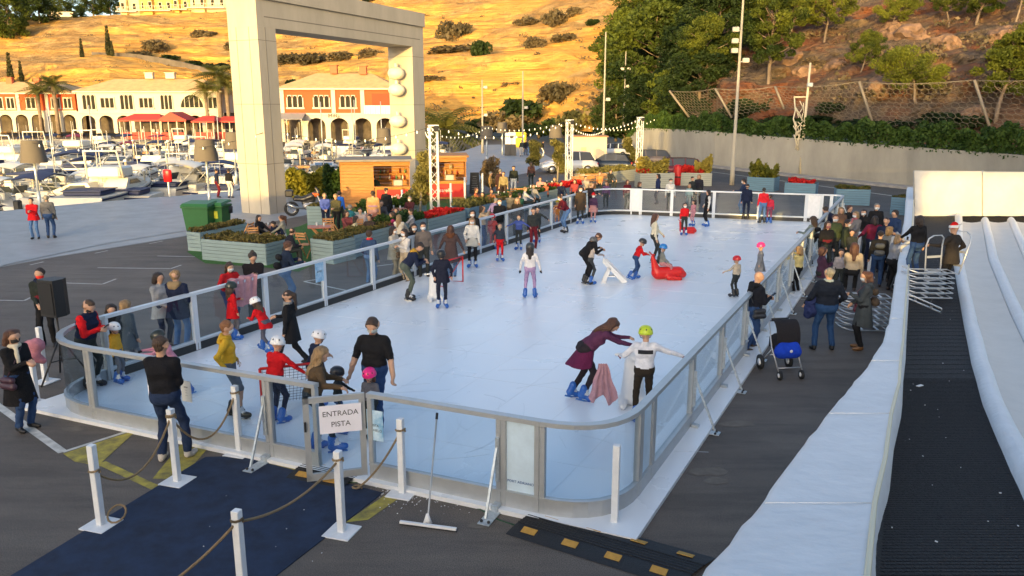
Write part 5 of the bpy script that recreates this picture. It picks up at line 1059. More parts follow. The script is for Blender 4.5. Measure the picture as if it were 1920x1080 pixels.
BP=[boatproto('open'),boatproto('cabin'),boatproto('fly'),boatproto('sail'),boatproto('small'),boatproto('open',MAR),boatproto('cabin',BLC),boatproto('open',HW)]
kn=['open motorboat with a dark blue canopy','cabin cruiser with a navy cockpit cover','flybridge cruiser with an arch','sailing boat with a bare mast','small open motorboat with outboard','open motorboat with a maroon canopy','cabin cruiser with a bright blue cover','open motorboat with a white canopy']
rb=random.Random(21); cnt=0
land=[(0,'by the orange building'),(150,'by the white building'),(230,'by the red pavilions'),(450,'behind the portal leg'),(530,'framed by the portal'),(790,'right of the portal')]
rowsB=[(49,.2,2.9,'in the nearest row'),(56,.8,2.8,'in the second row'),(65,.2,2.9,'in the third row'),(75,.6,3.0,'in the middle rows'),(87,.1,3.1,'in the far rows'),(100,.5,3.3,'in the penultimate row'),(113,.9,3.6,'against the far quay')]
def edge_D(px):
    for a,b in zip(near_e,near_e[1:]):
        if a[0]<=px<=b[0]: u=(px-a[0])/(b[0]-a[0]); return G(px,a[1]+(b[1]-a[1])*u).y
    return 1e9
for ri,(D,of,sp,rl) in enumerate(rowsB):
    x=-40-D*.35
    for i in range(60):
        px=960+F*(-D*.78+sp*1.08*(i+of))/D
        if px>860 or px<-90: continue
        if D<edge_D(px)+4.5 or D>FE[0].y-8: continue
        k=rb.choice([0,1,1,2,3,3,4,4,5,1,7,2,7,3]); X=(px-960)/F*D; a=R(rb.choice([90,90,-90,80,100,-80,75])+rb.uniform(-6,6)); w=[l for v,l in land if px>=v-100][-1]
        o=copy_tree(BP[k],loc=(X+rb.uniform(-.3,.3),D+rb.uniform(-1,1),-1.3),rz=a,sc=rb.uniform(.85,1.12),label='white '+kn[k]+' '+rl+' '+w,group='boats moored in the marina'); cnt+=1
for px,py,k,a,s_,l in [(165,398,1,185,1.1,'large white cruiser lying side on at the quay beside the man in grey'),(40,402,4,150,1.1,'small white boat at the quay behind the woman in red'),(330,378,7,170,1.15,'white open boat alongside the quay left of the big lampshade'),(390,372,0,200,1.1,'motorboat with a big dark blue canopy behind the lampshade'),(185,365,0,10,1.35,'motorboat with a sweeping black canopy near the left lampshade'),(90,388,3,10,.9,'sailing boat moored side on near the left lamp')]:
    q=G(px,py,-1.3); q.y=max(q.y,edge_D(px)+2.4); q.x=(px-960)/F*q.y; copy_tree(BP[k],loc=q,rz=R(a),sc=s_,label=l,group='boats moored in the marina')
for t in BP:
    for c in list(t.children): bpy.data.objects.remove(c)
    bpy.data.objects.remove(t)
mb=MB()
for D in (52.5,60.5,70,81,93.5,106.5):
    x0=(-120-960)/F*D; x1=(600-960)/F*D if D>60 else (380-960)/F*D; mb.box(((x0+x1)/2,D,-.85),(x1-x0,1.6,.25),WOOD)
tag(mb.build('pier'),'long brown wooden floating piers between the boat rows','pier')
rb=random.Random(33)
for i in range(26):      # mooring poles
    D=rb.choice([52.5,60.5,70,81,93.5]); px=rb.uniform(-20,700); 
    if D<edge_D(px)+4: continue
    X=(px-960)/F*D; mb=MB(); h=rb.uniform(1.2,3.4); mb.tube([(X,D,-1.3),(X,D,h-1)],.07,mat((.45,.38,.25),.8),6); mb.box((X,D,h-.95),(.18,.18,.12),M_WHITE); tag(mb.build('mooring_pole'),'slim pale mooring pole rising from a wooden pier','mooring pole','mooring poles on the piers')
# ================= terrace props
PL=mat((.22,.30,.32),.8,var=.12,scale=2,stretch=(.6,.6,14),bump=.3,bscale=10); PLB=mat((.12,.22,.30),.8,var=.15,scale=2,stretch=(.6,.6,14)); PLG=mat((.34,.35,.30),.8,var=.1,scale=2,stretch=(.6,.6,14)); SOIL=mat((.06,.045,.03),.95)
REDF=leafm((.45,.01,.015),(.6,.03,.02),3,.2); TURF=mat((.035,.13,.02),.95,var=.3,scale=5,bump=.6,bscale=80); GOLDP=leafm((.2,.17,.03),(.42,.33,.06),2,.3)
sheet('turf',[(350,472),(385,494),(500,502),(560,510),(625,478),(700,456),(880,405),(1060,352),(1040,338),(900,366),(760,385),(640,392),(560,425)],TURF,.008)
def planter(a,b,depth,h,label,kinds,m=PL,ph=.25):
    A,B=G(*a),G(*b); d=(B-A); L_=d.length; d.normalize(); n=Vector((-d.y,d.x,0)); n=n if n.y>0 else -n
    t=thing('planter',label,'planter',A,math.atan2(d.y,d.x),'plank planters round the terrace'); 
    if n.dot(Vector((-d.y,d.x,0)))<0: n=-n
    mb=MB(); k=int(h/.12)
    for i in range(k):
        z=(i+.5)*h/k; hh=h/k-.012
        mb.box((L_/2,0.01,z),(L_,.03,hh),m); mb.box((L_/2,depth-.01,z),(L_,.03,hh),m); mb.box((.01,depth/2,z),(.03,depth-.06,hh),m); mb.box((L_-.01,depth/2,z),(.03,depth-.06,hh),m)
    mb.box((L_/2,depth/2,h/2-.03),(L_-.05,depth-.05,h-.06),mat((.08,.1,.1),.9)); mb.build('box',t); mb=MB(); mb.box((L_/2,depth/2,h-.045),(L_-.08,depth-.08,.05),SOIL); mb.build('soil',t)
    r=np.random.RandomState(int(a[0]))
    for mt,x0,x1,hp,sz,nn in kinds:
        N=int(nn*max(.3,(x1-x0)*L_)*depth); p=np.stack([r.uniform(x0*L_,x1*L_,N),r.uniform(.04,depth-.04,N),np.zeros(N)],1); p[:,2]=h-.05+(hp*(.75+.25*np.sin(p[:,0]*4)+.15*np.sin(p[:,0]*11+p[:,1]*5)))*r.uniform(0,1,N)**.6
        v,q=leaves(p,sz,int(b[0]),1.5,.6); link('plants',fastmesh('plants',v,q,None,[mt],False),t)
    return t
lo=[(G_LOW,0,1,.2,.07,700)]
planter((380,487),(500,498),1.3,.72,'long blue grey planter nearest the near left of the terrace',lo); planter((353,470),(378,472),2.6,.7,'blue grey planter in front of the green bins',lo)
planter((588,491),(626,496),1.1,.78,'blue grey planter end beside the green turf',lo); planter((630,494),(738,462),1.0,.78,'long blue grey planter along the rink side, behind the notice',lo)
planter((577,428),(612,428),1.1,.95,'tall square planter beside the motorcycle',[(G_LOW,0,1,.1,.07,400)])
planter((740,461),(800,444),1.0,.75,'blue grey planter behind the hugging pair',[(G_HEDGE,0,1,.35,.1,500)]); planter((804,443),(873,424),1.0,.7,'planter with red flowers below the nearest truss tower',[(REDF,0,1,.22,.08,900),(G_HEDGE,0,1,.12,.08,400)])
planter((880,422),(960,401),1.0,.75,'blue grey planter behind the masked spectators',[(G_OLIVE,0,.5,.35,.09,500),(G_LOW,.5,1,.2,.08,500)],PLB); planter((965,400),(1045,380),1.0,.75,'blue green planter left of the second truss tower',[(G_HEDGE,0,1,.2,.09,500)])
planter((1052,378),(1100,367),1.0,.7,'planter with red flowers below the second truss tower',[(REDF,0,1,.25,.09,900)]); planter((1105,350),(1195,338),1.2,.8,'pale planter left of the far truss tower',[(G_OLIVE,0,1,.35,.1,500)],PLG)
planter((690,425),(800,404),.8,.6,'low planter with bushy greenery in the middle of the terrace',[(G_HEDGE,0,1,.5,.12,500)])
planter((1200,353),(1264,352),1.2,.95,'pale planter with a clipped yellow hedge right of the far truss tower',[(GOLDP,0,.85,.95,.12,900),(REDF,.0,.3,.35,.1,300)],PLG); planter((1276,348),(1334,349),1.2,.85,'pale planter with tall hedge and red flowers beside the red bin',[(GOLDP,.45,1,1.1,.12,900),(REDF,0,.75,.45,.1,900)],PLG)
planter((1400,357),(1450,360),1.1,.85,'blue planter with a boxwood block right of the tall pole',[(G_BOX,.02,.98,1.0,.11,1500)],PLB); planter((1470,364),(1528,367),1.0,.7,'blue planter with red flowers by the road',[(REDF,.1,.9,.3,.1,900)],PLB); planter((1566,384),(1630,386),1.1,.85,'blue planter with low green plants left of the slide',[(G_LOW,0,1,.2,.09,600)],PLB); planter((1668,402),(1705,405),1.1,.85,'blue planter partly hidden behind the slide wall',[(G_LOW,0,1,.1,.09,300)],PLB)
# hedge bush by the stalls and portal
def bushbox(px0,px1,y,depth,h,label,m):
    A,B=G(px0,y),G(px1,y); r=np.random.RandomState(px0); n=int(((B-A).length)*depth*h*900); p=r.rand(n,3); f=np.sin(p[:,0]*9)*.12+np.sin(p[:,1]*5+p[:,0]*4)*.1; p=np.stack([A.x+p[:,0]*(B.x-A.x),A.y+p[:,1]*depth,(h*(.85+f))*(p[:,2]**.5)],1); v,q=leaves(p,.16,px1); tag(link('shrub',fastmesh('shrub',v,q,None,[m],False)),label,'shrub')
bushbox(535,610,372,1.8,1.6,'yellow green shrub between the portal leg and the wooden stall',G_BOX); bushbox(608,640,376,1.6,1.9,'darker shrub against the wooden stall wall',G_HEDGE)
def olive(px,py,h,label,m=G_OLIVE):
    r=random.Random(px); cl=[(Vector((r.uniform(-.35,.35),r.uniform(-.35,.35),h*(.3+.65*i/9))),.38) for i in range(10)]; t=thing('olive_tree',label,'tree',G(px,py)); tb=MB(); tb.tube([(0,0,0),(.08,0,h*.5),(0,0,h*.8)],[.07,.05,.02],BARKG,6); tb.build('trunk',t); v,q=leaves(blob_pts(cl,2200,px),.11,px,2.2); link('crown',fastmesh('crown',v,q,None,[m],False),t)
olive(788,410,3.0,'slim olive tree between the wooden stalls and the nearest truss'); olive(1000,322,2.4,'small tree in the car park by the walking group'); olive(1045,340,2.8,'thin olive tree beside the white car'); olive(1180,322,2.6,'olive tree beside the dark car and the far truss'); olive(920,362,2.0,'sparse young tree beside the chalkboard',G_DRY)
# wooden stalls
WD=mat((.40,.18,.05),.7,var=.18,scale=2.5,stretch=(1,1,9),bump=.3,bscale=9); WDI=mat((.42,.19,.04),.7,var=.3,scale=2); REDB=mat((.6,.015,.01),.6); GREY=mat((.22,.2,.18),.9,var=.2,scale=2)
def stall(label,px0,px1,y,H,closed,rz):
    A=G(px0,y); w=(G(px1,y)-A).length; t=thing('wooden_stall',label,'stall',A,rz); dp=2.2; mb=MB()
    n=int(H/.16)
    def wall_(x0,x1,y0,y1,z0=0,z1=H):
        k=int((z1-z0)/.16)
        for i in range(k): mb.box(((x0+x1)/2,(y0+y1)/2,z0+(i+.5)*(z1-z0)/k),(max(.04,abs(x1-x0)),max(.04,abs(y1-y0)),(z1-z0)/k-.012),WD)
    wall_(0,0,0,dp); wall_(w,w,0,dp); wall_(0,w,dp,dp)
    if closed: wall_(0.03,w*closed,0,0)
    o=mb.build('plank_wall',t); x0=w*closed+.05; mb=MB(); mb.box(((x0+w)/2,.0,.5),(w-x0,.06,.95),WDI); mb.build('counter',t); mb=MB(); mb.box(((x0+w)/2,-.05,1.02),(w-x0+.1,.45,.05),WD); mb.build('counter_top',t)
    mb=MB(); mb.box(((x0+w)/2,-.045,.5),(w-x0-.15,.02,.75),REDB); b=mb.build('banner',t); text('Estrella',b,faceM(((x0+w)/2,-.06,.5),(0,-1,0)),.3,mat((.7,.68,.65),.6),ex=.002)
    mb=MB(); mb.box((w/2,dp/2-.2,H+.06),(w+.3,dp+.9,.1),GREY if closed else WD); mb.build('roof',t); mb=MB(); mb.box(((x0+w)/2,-.03,H-.12),(w-x0+.1,.06,.26),WD); mb.build('header',t)
    mb=MB(); r=random.Random(px0)
    for zz in (1.2,1.55): mb.box(((x0+w)/2,dp-.2,zz),(w-x0-.2,.3,.03),WD)
    for i in range(16): mb.lathe([(.04,0),(.04,.17),(.015,.2),(.015,.26)],mat(r.choice([(.1,.25,.1),(.4,.2,.05),(.6,.6,.55),(.3,.03,.02)]),.3),6,c=(r.uniform(x0+.2,w-.2),dp-.2,r.choice((1.215,1.565))))
    mb.box(((x0+w)/2+.3,.3,1.2),(.5,.35,.32),mat((.5,.5,.5),.3,metal=.8),bev=.03); mb.build('shelf_goods',t); return t
stall('wooden food stall with a closed left half and red banner, left of the olive tree',641,768,388,2.35,.48,R(8)); stall('open wooden bar stall with a red banner right of the nearest truss',792,874,374,2.35,.0,R(6))
t=thing('chalkboard','tall black chalkboard menu standing right of the bar stall','chalkboard',G(890,363)); mb=MB(); mb.extr([(-.32,0,0),(.32,0,0),(.26,.15,1.25),(-.26,.15,1.25)],(0,.04,0),M_DARK); mb.build('board',t)
mb=MB(); cm=mat((.5,.5,.48),.9)
for i in range(8): mb.box((0,.02+.012*i,.25+.11*i),(.34-.02*i+.04*(i%3),.004,.015),cm,rot=Matrix.Rotation(R(-7),3,'X'))
mb.build('chalk_writing',t)
for k,(px,py,l) in enumerate([(846,402,'short white post left of the low bushes'),(872,386,'short white post in front of the bar stall'),(905,376,'short white post by the chalkboard'),(755,398,'short white post in front of the food stall'),(808,400,'short white post leaning by the nearest truss')]): ropepost(G(px,py),l,H=1.5 if k in(0,1,2) else 1.1)
# white posts in the queue
for px,py,l in [(1590,468,'leftmost white post in the queue on the right'),(1602,452,'second white post in the queue'),(1612,470,'slim white post in the queue'),(1633,490,'tallest white post in the queue')]:
    q=G(px,py-25,.9); ropepost(Vector((q.x,q.y,0)),l)
# truss towers
def truss(px,py,H,label):
    t=thing('truss_tower',label,'truss tower',G(px,py),R(15),'white truss towers'); w=.17; mb=MB(); cs=[(-w,-w),(w,-w),(w,w),(-w,w)]
    for c in cs: mb.tube([(*c,0.02),(*c,H)],.03,M_WHITE,6)
    mb.build('chord',t); mb=MB(); n=int(H/.36)
    for i in range(n):
        for k in range(4): a,b=cs[k],cs[(k+1)%4]; z0,z1=i*H/n,(i+1)*H/n; mb.tube([(*(a if i%2 else b),z0),(*(b if i%2 else a),z1)],.016,M_WHITE,4)
    mb.build('lattice',t); mb=MB(); mb.box((0,0,.015),(.7,.7,.03),M_WHITE); mb.build('base_plate',t); mb=MB(); mb.box((0,0,H+.03),(.42,.42,.06),M_WHITE); mb.box((.1,-.2,H-.1),(.22,.2,.25),M_DARK,bev=.03); mb.build('head',t); return G(px,py)+Vector((0,0,H))
t1=truss(816,414,4.25,'nearest white truss tower beside the olive tree'); t2=truss(1066,353,4.25,'middle white truss tower on the terrace'); t3=truss(1197,332,4.3,'far white truss tower beside the clipped hedge')
BULB=mat((1,.85,.55),.4,emit=.6); WIRE=mat((.03,.03,.03),.7)
def lights(a,b,sag,n,label,r_=.032):
    t=thing('string_lights',label,'string lights',a,0,'strings of festoon bulbs'); pts=[(b-a)*u+Vector((0,0,-4*sag*u*(1-u))) for u in [i/20 for i in range(21)]]; mb=MB(); mb.tube(pts,.013,WIRE,4); mb.build('cable',t); mb=MB()
    n=int(n*.7)
    for i in range(n):
        u=(i+.5)/n; p=(b-a)*u+Vector((0,0,-4*sag*u*(1-u)-.07)); mb.lathe([(.012,.08),(.02,.05),(r_,.0),(r_*.7,-.045),(.005,-.06)],BULB,6,c=p)
    tag(mb.build('bulbs',t),kind='stuff')
pl=b0+Vector((0,0,3.9)); pr_=b0+pd_*L_+Vector((0,0,3.6))
lights(pl+pd_*1.2,t1,.5,22,'string of bulbs from the left portal leg to the nearest truss'); lights(pr_,t1,.4,14,'string of bulbs from the right portal leg to the nearest truss'); lights(t1,t2,.7,26,'string of bulbs between the nearest and middle truss'); lights(t2,t3,.6,26,'string of bulbs between the middle and far truss')
lights(G(913,312)+Vector((0,0,3.4)),t2,.4,24,'string of bulbs from a drum lamp to the middle truss'); lights(pr_,G(913,312)+Vector((0,0,3.4)),.6,24,'string of bulbs from the right portal leg to a drum lamp'); lights(t2+Vector((0,0,-.3)),P(1134,242,75),.5,26,'string of bulbs from the middle truss to the tall lamp pole'); lights(P(1134,242,75),P(1230,222,78),.4,20,'string of bulbs beside the dark grove')
lights(pl+Vector((0,0,.0))-pd_*.2,P(240,268,45),.5,16,'string of bulbs from the left portal leg over the marina'); lights(P(60,268,38.5),P(240,268,45),.3,12,'string of bulbs from the left drum lamp over the boats')
# drum lamps
SHD=mat((.13,.11,.085),.85,var=.05,scale=2)
for px,py,l in [(76,392,'drum shade street lamp at the far left by the quay'),(394,386,'drum shade street lamp behind the green bins'),(444,345,'drum shade street lamp just left of the portal'),(722,325,'drum shade street lamp seen between the portal legs'),(913,312,'drum shade street lamp beyond the chalkboard'),(1041,308,'drum shade street lamp left of the beige hut'),(942,290,'distant drum shade street lamp near the yellow bins')]:
    t=thing('street_lamp',l,'street lamp',G(px,py),0,'drum shade street lamps'); mb=MB(); mb.tube([(0,0,0),(0,0,.9)],.09,M_GALV,8); mb.tube([(0,0,.9),(0,0,2.6)],.065,M_GALV,8); mb.build('pole',t); mb=MB(); mb.lathe([(.62,2.35),(.47,3.45)],SHD,24,cap=False); mb.lathe([(.615,2.36),(.465,3.44)],SHD,24,cap=False); mb.lathe([(.01,3.45),(.47,3.451)],SHD,24,cap=False); mb.build('lamp_shade',t)
def tallpole(px,py,H,label,heads,D=None):
    p=G(px,py); t=thing('light_pole',label,'light pole',p,0,'tall light poles'); mb=MB(); mb.tube([(0,0,0),(0,0,1.2),(0,0,1.21),(0,0,H)],[.17,.15,.12,.06],mat((.42,.37,.28),.6),8); mb.build('pole',t)
    for z,s in heads: mb=MB(); mb.box((s*.38,-.1,z),(.42,.3,.3),mat((.45,.42,.36),.5),bev=.04); mb.tube([(0,0,z-.1),(s*.3,-.05,z-.05)],.03,M_GALV,5); mb.build('floodlight',t)
tallpole(1372,347,13.2,'tallest light pole with several floodlights in front of the slope',[(12.4,1),(9.9,-1),(9.2,-1),(8.6,-1),(8.0,1)]); tallpole(1130,297,12.2,'tall slim light pole beside the beige hut',[(5.8,1)]); tallpole(1168,280,11.5,'light pole with a round lamp head in front of the grove',[(9.5,1),(9.5,-1),(7.5,1)]); tallpole(980,285,9.0,'slim light pole behind the walking group',[(5,1)]); tallpole(905,287,8.0,'slim light pole right of the big palm',[(7.2,1),(4.2,1)])
p=G(1500,327); t=thing('sculpture_pole','pole carrying a pale net sculpture in front of the concrete wall','sculpture',p); mb=MB(); mb.tube([(0,0,0),(.1,0,8.3)],[.13,.08],mat((.6,.52,.36),.6),8); mb.tube([(.05,0,5.8),(-.95,0,5.8)],.06,mat((.6,.52,.36),.6),6); mb.build('pole',t); mb=MB(); r=random.Random(4); cm=mat((.65,.57,.4),.6)
for i in range(22): a=(r.uniform(-.85,-.1),r.uniform(-.1,.1),r.uniform(2.9,5.7)); mb.tube([a,(r.uniform(-.7,0),r.uniform(-.1,.1),a[2]-r.uniform(.4,1.2))],.035,cm,5)
mb.tube([(-.9,0,5.8),(-.75,0,4.8),(-.85,0,4.2),(-.55,0,3.4),(-.6,0,2.7),(-.0,0,2.7)],.05,cm,6); mb.build('net_figure',t); mb=MB(); mb.box((.15,-.15,6.7),(.4,.3,.3),M_GALV,bev=.05); mb.build('floodlight',t)
# beige hut, bins, signs in the distance
t=thing('hut','low beige hut beside the parked white car','hut',G(1071,303)); mb=MB(); w=(G(1131,303)-G(1071,303)).length+.3; mb.box((w/2,1.4,1.15),(w,2.8,2.3),mat((.62,.52,.36),.8,var=.05)); mb.build('wall',t); mb=MB(); mb.box((w/2,1.4,2.36),(w+.3,3.1,.12),mat((.3,.16,.09),.8)); mb.build('roof',t); mb=MB(); mb.box((w*.35,-.02,1.0),(.5,.04,.7),mat((.5,.4,.25),.8)); mb.build('hatch',t)
for px,l,c in [(958,'white recycling container in the distance',(.65,.63,.6)),(976,'yellow recycling container in the distance',(.65,.5,.02))]:
    t=thing('recycling_container',l,'container',G(px,276)); mb=MB(); mb.box((0,0,.95),(1.5,1.2,1.9),mat(c,.6),bev=.15); mb.build('body',t); mb=MB(); mb.box((0,-.62,1.3),(.7,.04,.22),M_DARK); mb.build('slot',t)
for px,l in [(952,'left black a-board sign in the distance'),(962,'right black a-board sign in the distance')]: t=thing('a_board',l,'sign'  ,G(px,292)); mb=MB(); mb.extr([(-.35,0,0),(.35,0,0),(.3,.2,1.2),(-.3,.2,1.2)],(0,.04,0),M_DARK); mb.build('board',t); mb=MB(); mb.extr([(-.35,.5,0),(.35,.5,0),(.3,.26,1.2),(-.3,.26,1.2)],(0,.04,0),M_DARK); mb.build('rear_leg',t)
t=thing('litter_bin','red cylindrical bin between the two pale planters','bin',G(1270,347)); mb=MB(); mb.lathe([(.28,0),(.3,.05),(.3,1.2),(.26,1.3),(.1,1.36)],mat((.5,.01,.01),.5),14); mb.build('body',t); mb=MB(); mb.lathe([(.305,.5),(.305,.6)],M_DARK,14); mb.build('band',t)
t=thing('lifebuoy_post','red lifebuoy case on a pale post at the quay','lifebuoy case',G(318,369)); mb=MB(); mb.tube([(0,0,0),(0,0,1.2)],.05,M_WHITE,6); mb.build('post',t); mb=MB(); mb.lathe([(.05,.85),(.24,.88),(.25,1.5),(.2,1.56),(.03,1.58)],mat((.75,.01,.01),.4),12,sy=.5); mb.build('case',t)
for px,py,s,l in [(378,437,1.0,'large green wheeled bin behind the planter'),(411,434,.72,'smaller green wheeled bin with a yellow label')]:
    gm=mat((.02,.11,.03),.45,var=.08,scale=3); t=thing('wheeled_bin',l,'bin',G(px,py),R(-10),'green wheeled bins'); w,d,h=1.15*s,.75,1.15; mb=MB(); mb.grid([[(-w*.42,-d*.4,.12),(w*.42,-d*.4,.12),(w*.42,d*.4,.12),(-w*.42,d*.4,.12)],[(-w/2,-d/2,h),(w/2,-d/2,h),(w/2,d/2,h),(-w/2,d/2,h)]],gm,True,False,True); mb.box((0,0,h-.05),(w+.08,d+.08,.09),gm,bev=.02); mb.build('body',t); mb=MB(); mb.grid([[(-w*.54,-d*.56,h+.0),(w*.54,-d*.56,h+.0),(w*.54,d*.56,h+.08),(-w*.54,d*.56,h+.08)],[(-w*.48,-d*.45,h+.1),(w*.48,-d*.45,h+.1),(w*.48,d*.5,h+.17),(-w*.48,d*.5,h+.17)]],gm,True,False,True); mb.build('lid',t)
    for sg in(-1,1): mb=MB(); mb.lathe([(.09,-.03),(.1,0),(.09,.03)],M_DARK,10,c=(sg*w*.38,-d*.3,.1),M=Matrix.Rotation(math.pi/2,3,'Y')); mb.build('wheel',t)
    if s<1: mb=MB(); mb.box((.05,-d*.49,.75),(.32,.02,.3),mat((.6,.6,.05),.6),rot=Matrix.Rotation(R(5),3,'X')); mb.build('label_plate',t)
t=thing('litter_bag_holder','small white litter stand with a black bag behind the bins','litter bin',G(430,432)); mb=MB(); mb.tube([(0,0,0),(0,0,1.0)],.03,M_WHITE,6); mb.build('post',t); mb=MB(); mb.lathe([(.02,.7),(.2,.75),(.22,1.0),(.15,1.08),(.02,1.1)],M_DARK,10); mb.build('bag',t)
# tables and chairs
TW=mat((.42,.2,.07),.55,var=.2,scale=4); TR=mat((.4,.13,.08),.5,var=.1)
def table(px,py,rz,label,m=TR,l=.9):
    t=thing('table',label,'table',G(px,py),R(rz),'wooden tables of the terrace'); mb=MB(); mb.box((0,0,.74),(l,.7,.035),m,bev=.01); mb.build('tabletop',t)
    for sg in (-1,1):
        mb=MB(); 
        for yy in(-.28,.28): mb.bar((sg*.3,yy,.72),(-sg*.3,yy,.01),.03,.05,TW)
        mb.build('leg',t)
    for k in range(2): 
        c=thing('drinking_glass','%s glass on the %s'%(['first clear','second clear'][k],label),'glass',t.location+Vector((.15*(-1)**k,.12*k,.76)),0,'drinking glasses on the tables'); mb=MB(); mb.lathe([(.03,0),(.038,.14)],mat((.6,.62,.62),.2),8); mb.build('bowl',c)
def fchair(px,py,rz,label,m=TW):
    t=thing('folding_chair',label,'chair',G(px,py),R(rz),'folding wooden chairs of the terrace'); mb=MB()
    for i in range(4): mb.box((0,-.15+.1*i,.45),(.4,.075,.02),m)
    mb.build('seat',t); mb=MB()
    for z in (.68,.78,.87): mb.box((0,-.27-(z-.6)*.15,z),(.4,.018,.06),m)
    mb.build('backrest',t)
    for sg in(-1,1): mb=MB(); mb.bar((sg*.2,.22,.01),(sg*.2,-.3,.92),.025,.035,m); mb.bar((sg*.18,-.25,.01),(sg*.18,.15,.46),.025,.035,m); mb.build('leg',t)
for i,(px,py,rz,l) in enumerate([(498,462,10,'red brown table inside the nearest planter corner'),(602,462,15,'red brown table beside the man in black on the turf'),(692,438,20,'red brown table with the seated group near the middle'),(745,424,20,'table by the white haired guest below the stall'),(940,392,15,'table left of the two elderly men'),(1000,378,20,'orange table beside the seated crowd'),(1030,368,15,'orange table behind the crates'),(1090,348,15,'wooden table left of the far planter'),(1150,338,10,'orange table near the dark car')]): table(px,py,rz,l,TR if i<4 else TW)
for i,(px,py,rz,l) in enumerate([(460,463,80,'folding chair at the left of the first terrace table'),(478,470,10,'folding chair in front of the first table'),(575,482,-20,'folding chair under the man in black'),(617,455,190,'empty folding chair behind the second table'),(640,464,-60,'empty folding chair lying open on the turf'),(655,448,70,'folding chair left of the seated group'),(670,452,20,'folding chair in front of the seated group'),(725,440,-70,'folding chair right of the seated group'),(915,398,60,'folding chair beside the far table'),(965,392,-60,'folding chair behind the elderly men'),(975,386,30,'slatted chair by the orange table'),(1010,385,-30,'slatted chair in front of the orange table'),(1035,376,190,'slatted chair near the middle truss'),(1055,368,20,'slatted chair under the middle truss'),(1120,346,10,'slatted chair beside the far planter'),(1135,342,-30,'slatted chair by the dark car')]): fchair(px,py,rz,l)
# wooden crate benches
for px,py,l in [(985,385,'orange slatted bench beside the seated crowd'),(1095,358,'orange slatted bench right of the middle truss'),(1120,352,'second orange slatted bench by the far planter')]:
    t=thing('slatted_bench',l,'bench',G(px,py),R(12),'orange slatted benches'); mb=MB()
    for i in range(5): mb.box((0,-.2+.1*i,.45),(1.5,.08,.03),WD)
    mb.build('seat',t); mb=MB()
    for z in(.6,.72,.84): mb.box((0,.28,z),(1.5,.03,.08),WD)
    mb.build('backrest',t)
    for sg in(-1,1): mb=MB(); mb.box((sg*.65,0,.22),(.06,.42,.44),WD); mb.build('leg',t)
# motorcycle
t=thing('motorcycle','black and orange touring motorcycle with a top box beside the shrub','motorcycle',G(575,404),R(12)); TY=mat((.015,.015,.016),.7); RIMM=mat((.4,.4,.4),.3,metal=.8)
for x in (-.68,.78):
    w_=thing('wheel','x','x') if 0 else None; mb=MB(); mb.tube([(x+.29*math.cos(q),0,.34+.29*math.sin(q)) for q in [i*math.pi/12 for i in range(25)]],.065,TY,8,cap=False); wo=mb.build('wheel',t); mb=MB(); mb.tube([(x+.21*math.cos(q),0,.34+.21*math.sin(q)) for q in [i*math.pi/12 for i in range(25)]],.02,RIMM,6,cap=False)
    for k in range(6): mb.tube([(x,0,.34),(x+.2*math.cos(k*1.047),0,.34+.2*math.sin(k*1.047))],.014,RIMM,5)
    mb.build('rim',wo)
mb=MB(); mb.tube([(.78,.09,.34),(.55,.09,.95)],.03,M_ALU,6); mb.tube([(.78,-.09,.34),(.55,-.09,.95)],.03,M_ALU,6); mb.build('fork',t)
link('body',(lambda s_:fastmesh('body',s_[0],s_[1],s_[2],[mat((.02,.02,.025),.35),mat((.6,.12,.03),.35),mat((.3,.3,.32),.35,metal=.6)]))(sdf([((-.5,0,.8),(-.05,0,.78),.1,.13,0),((-.05,0,.8),(.3,0,.92),.13,.16,0),((.38,0,.98),(.55,0,1.0),.12,.1,1),((.0,0,.45),(.3,0,.5),.17,.17,2),((-.1,0,.6),(.35,0,.75),.1,.12,0),((.6,0,1.1),(.5,0,1.3),.1,.06,0)],.03,.05)),t)
mb=MB(); mb.box((-.75,0,1.08),(.38,.45,.32),M_DARK,bev=.05); mb.build('top_box',t); mb=MB(); mb.tube([(-.1,-.2,.35),(-.55,-.22,.45),(-.85,-.22,.6)],[.04,.07,.08],RIMM,8); mb.build('exhaust',t); mb=MB(); mb.tube([(.4,-.4,1.12),(.5,-.1,1.08),(.5,.1,1.08),(.4,.4,1.12)],.018,M_DARK,5); mb.build('handlebar',t)
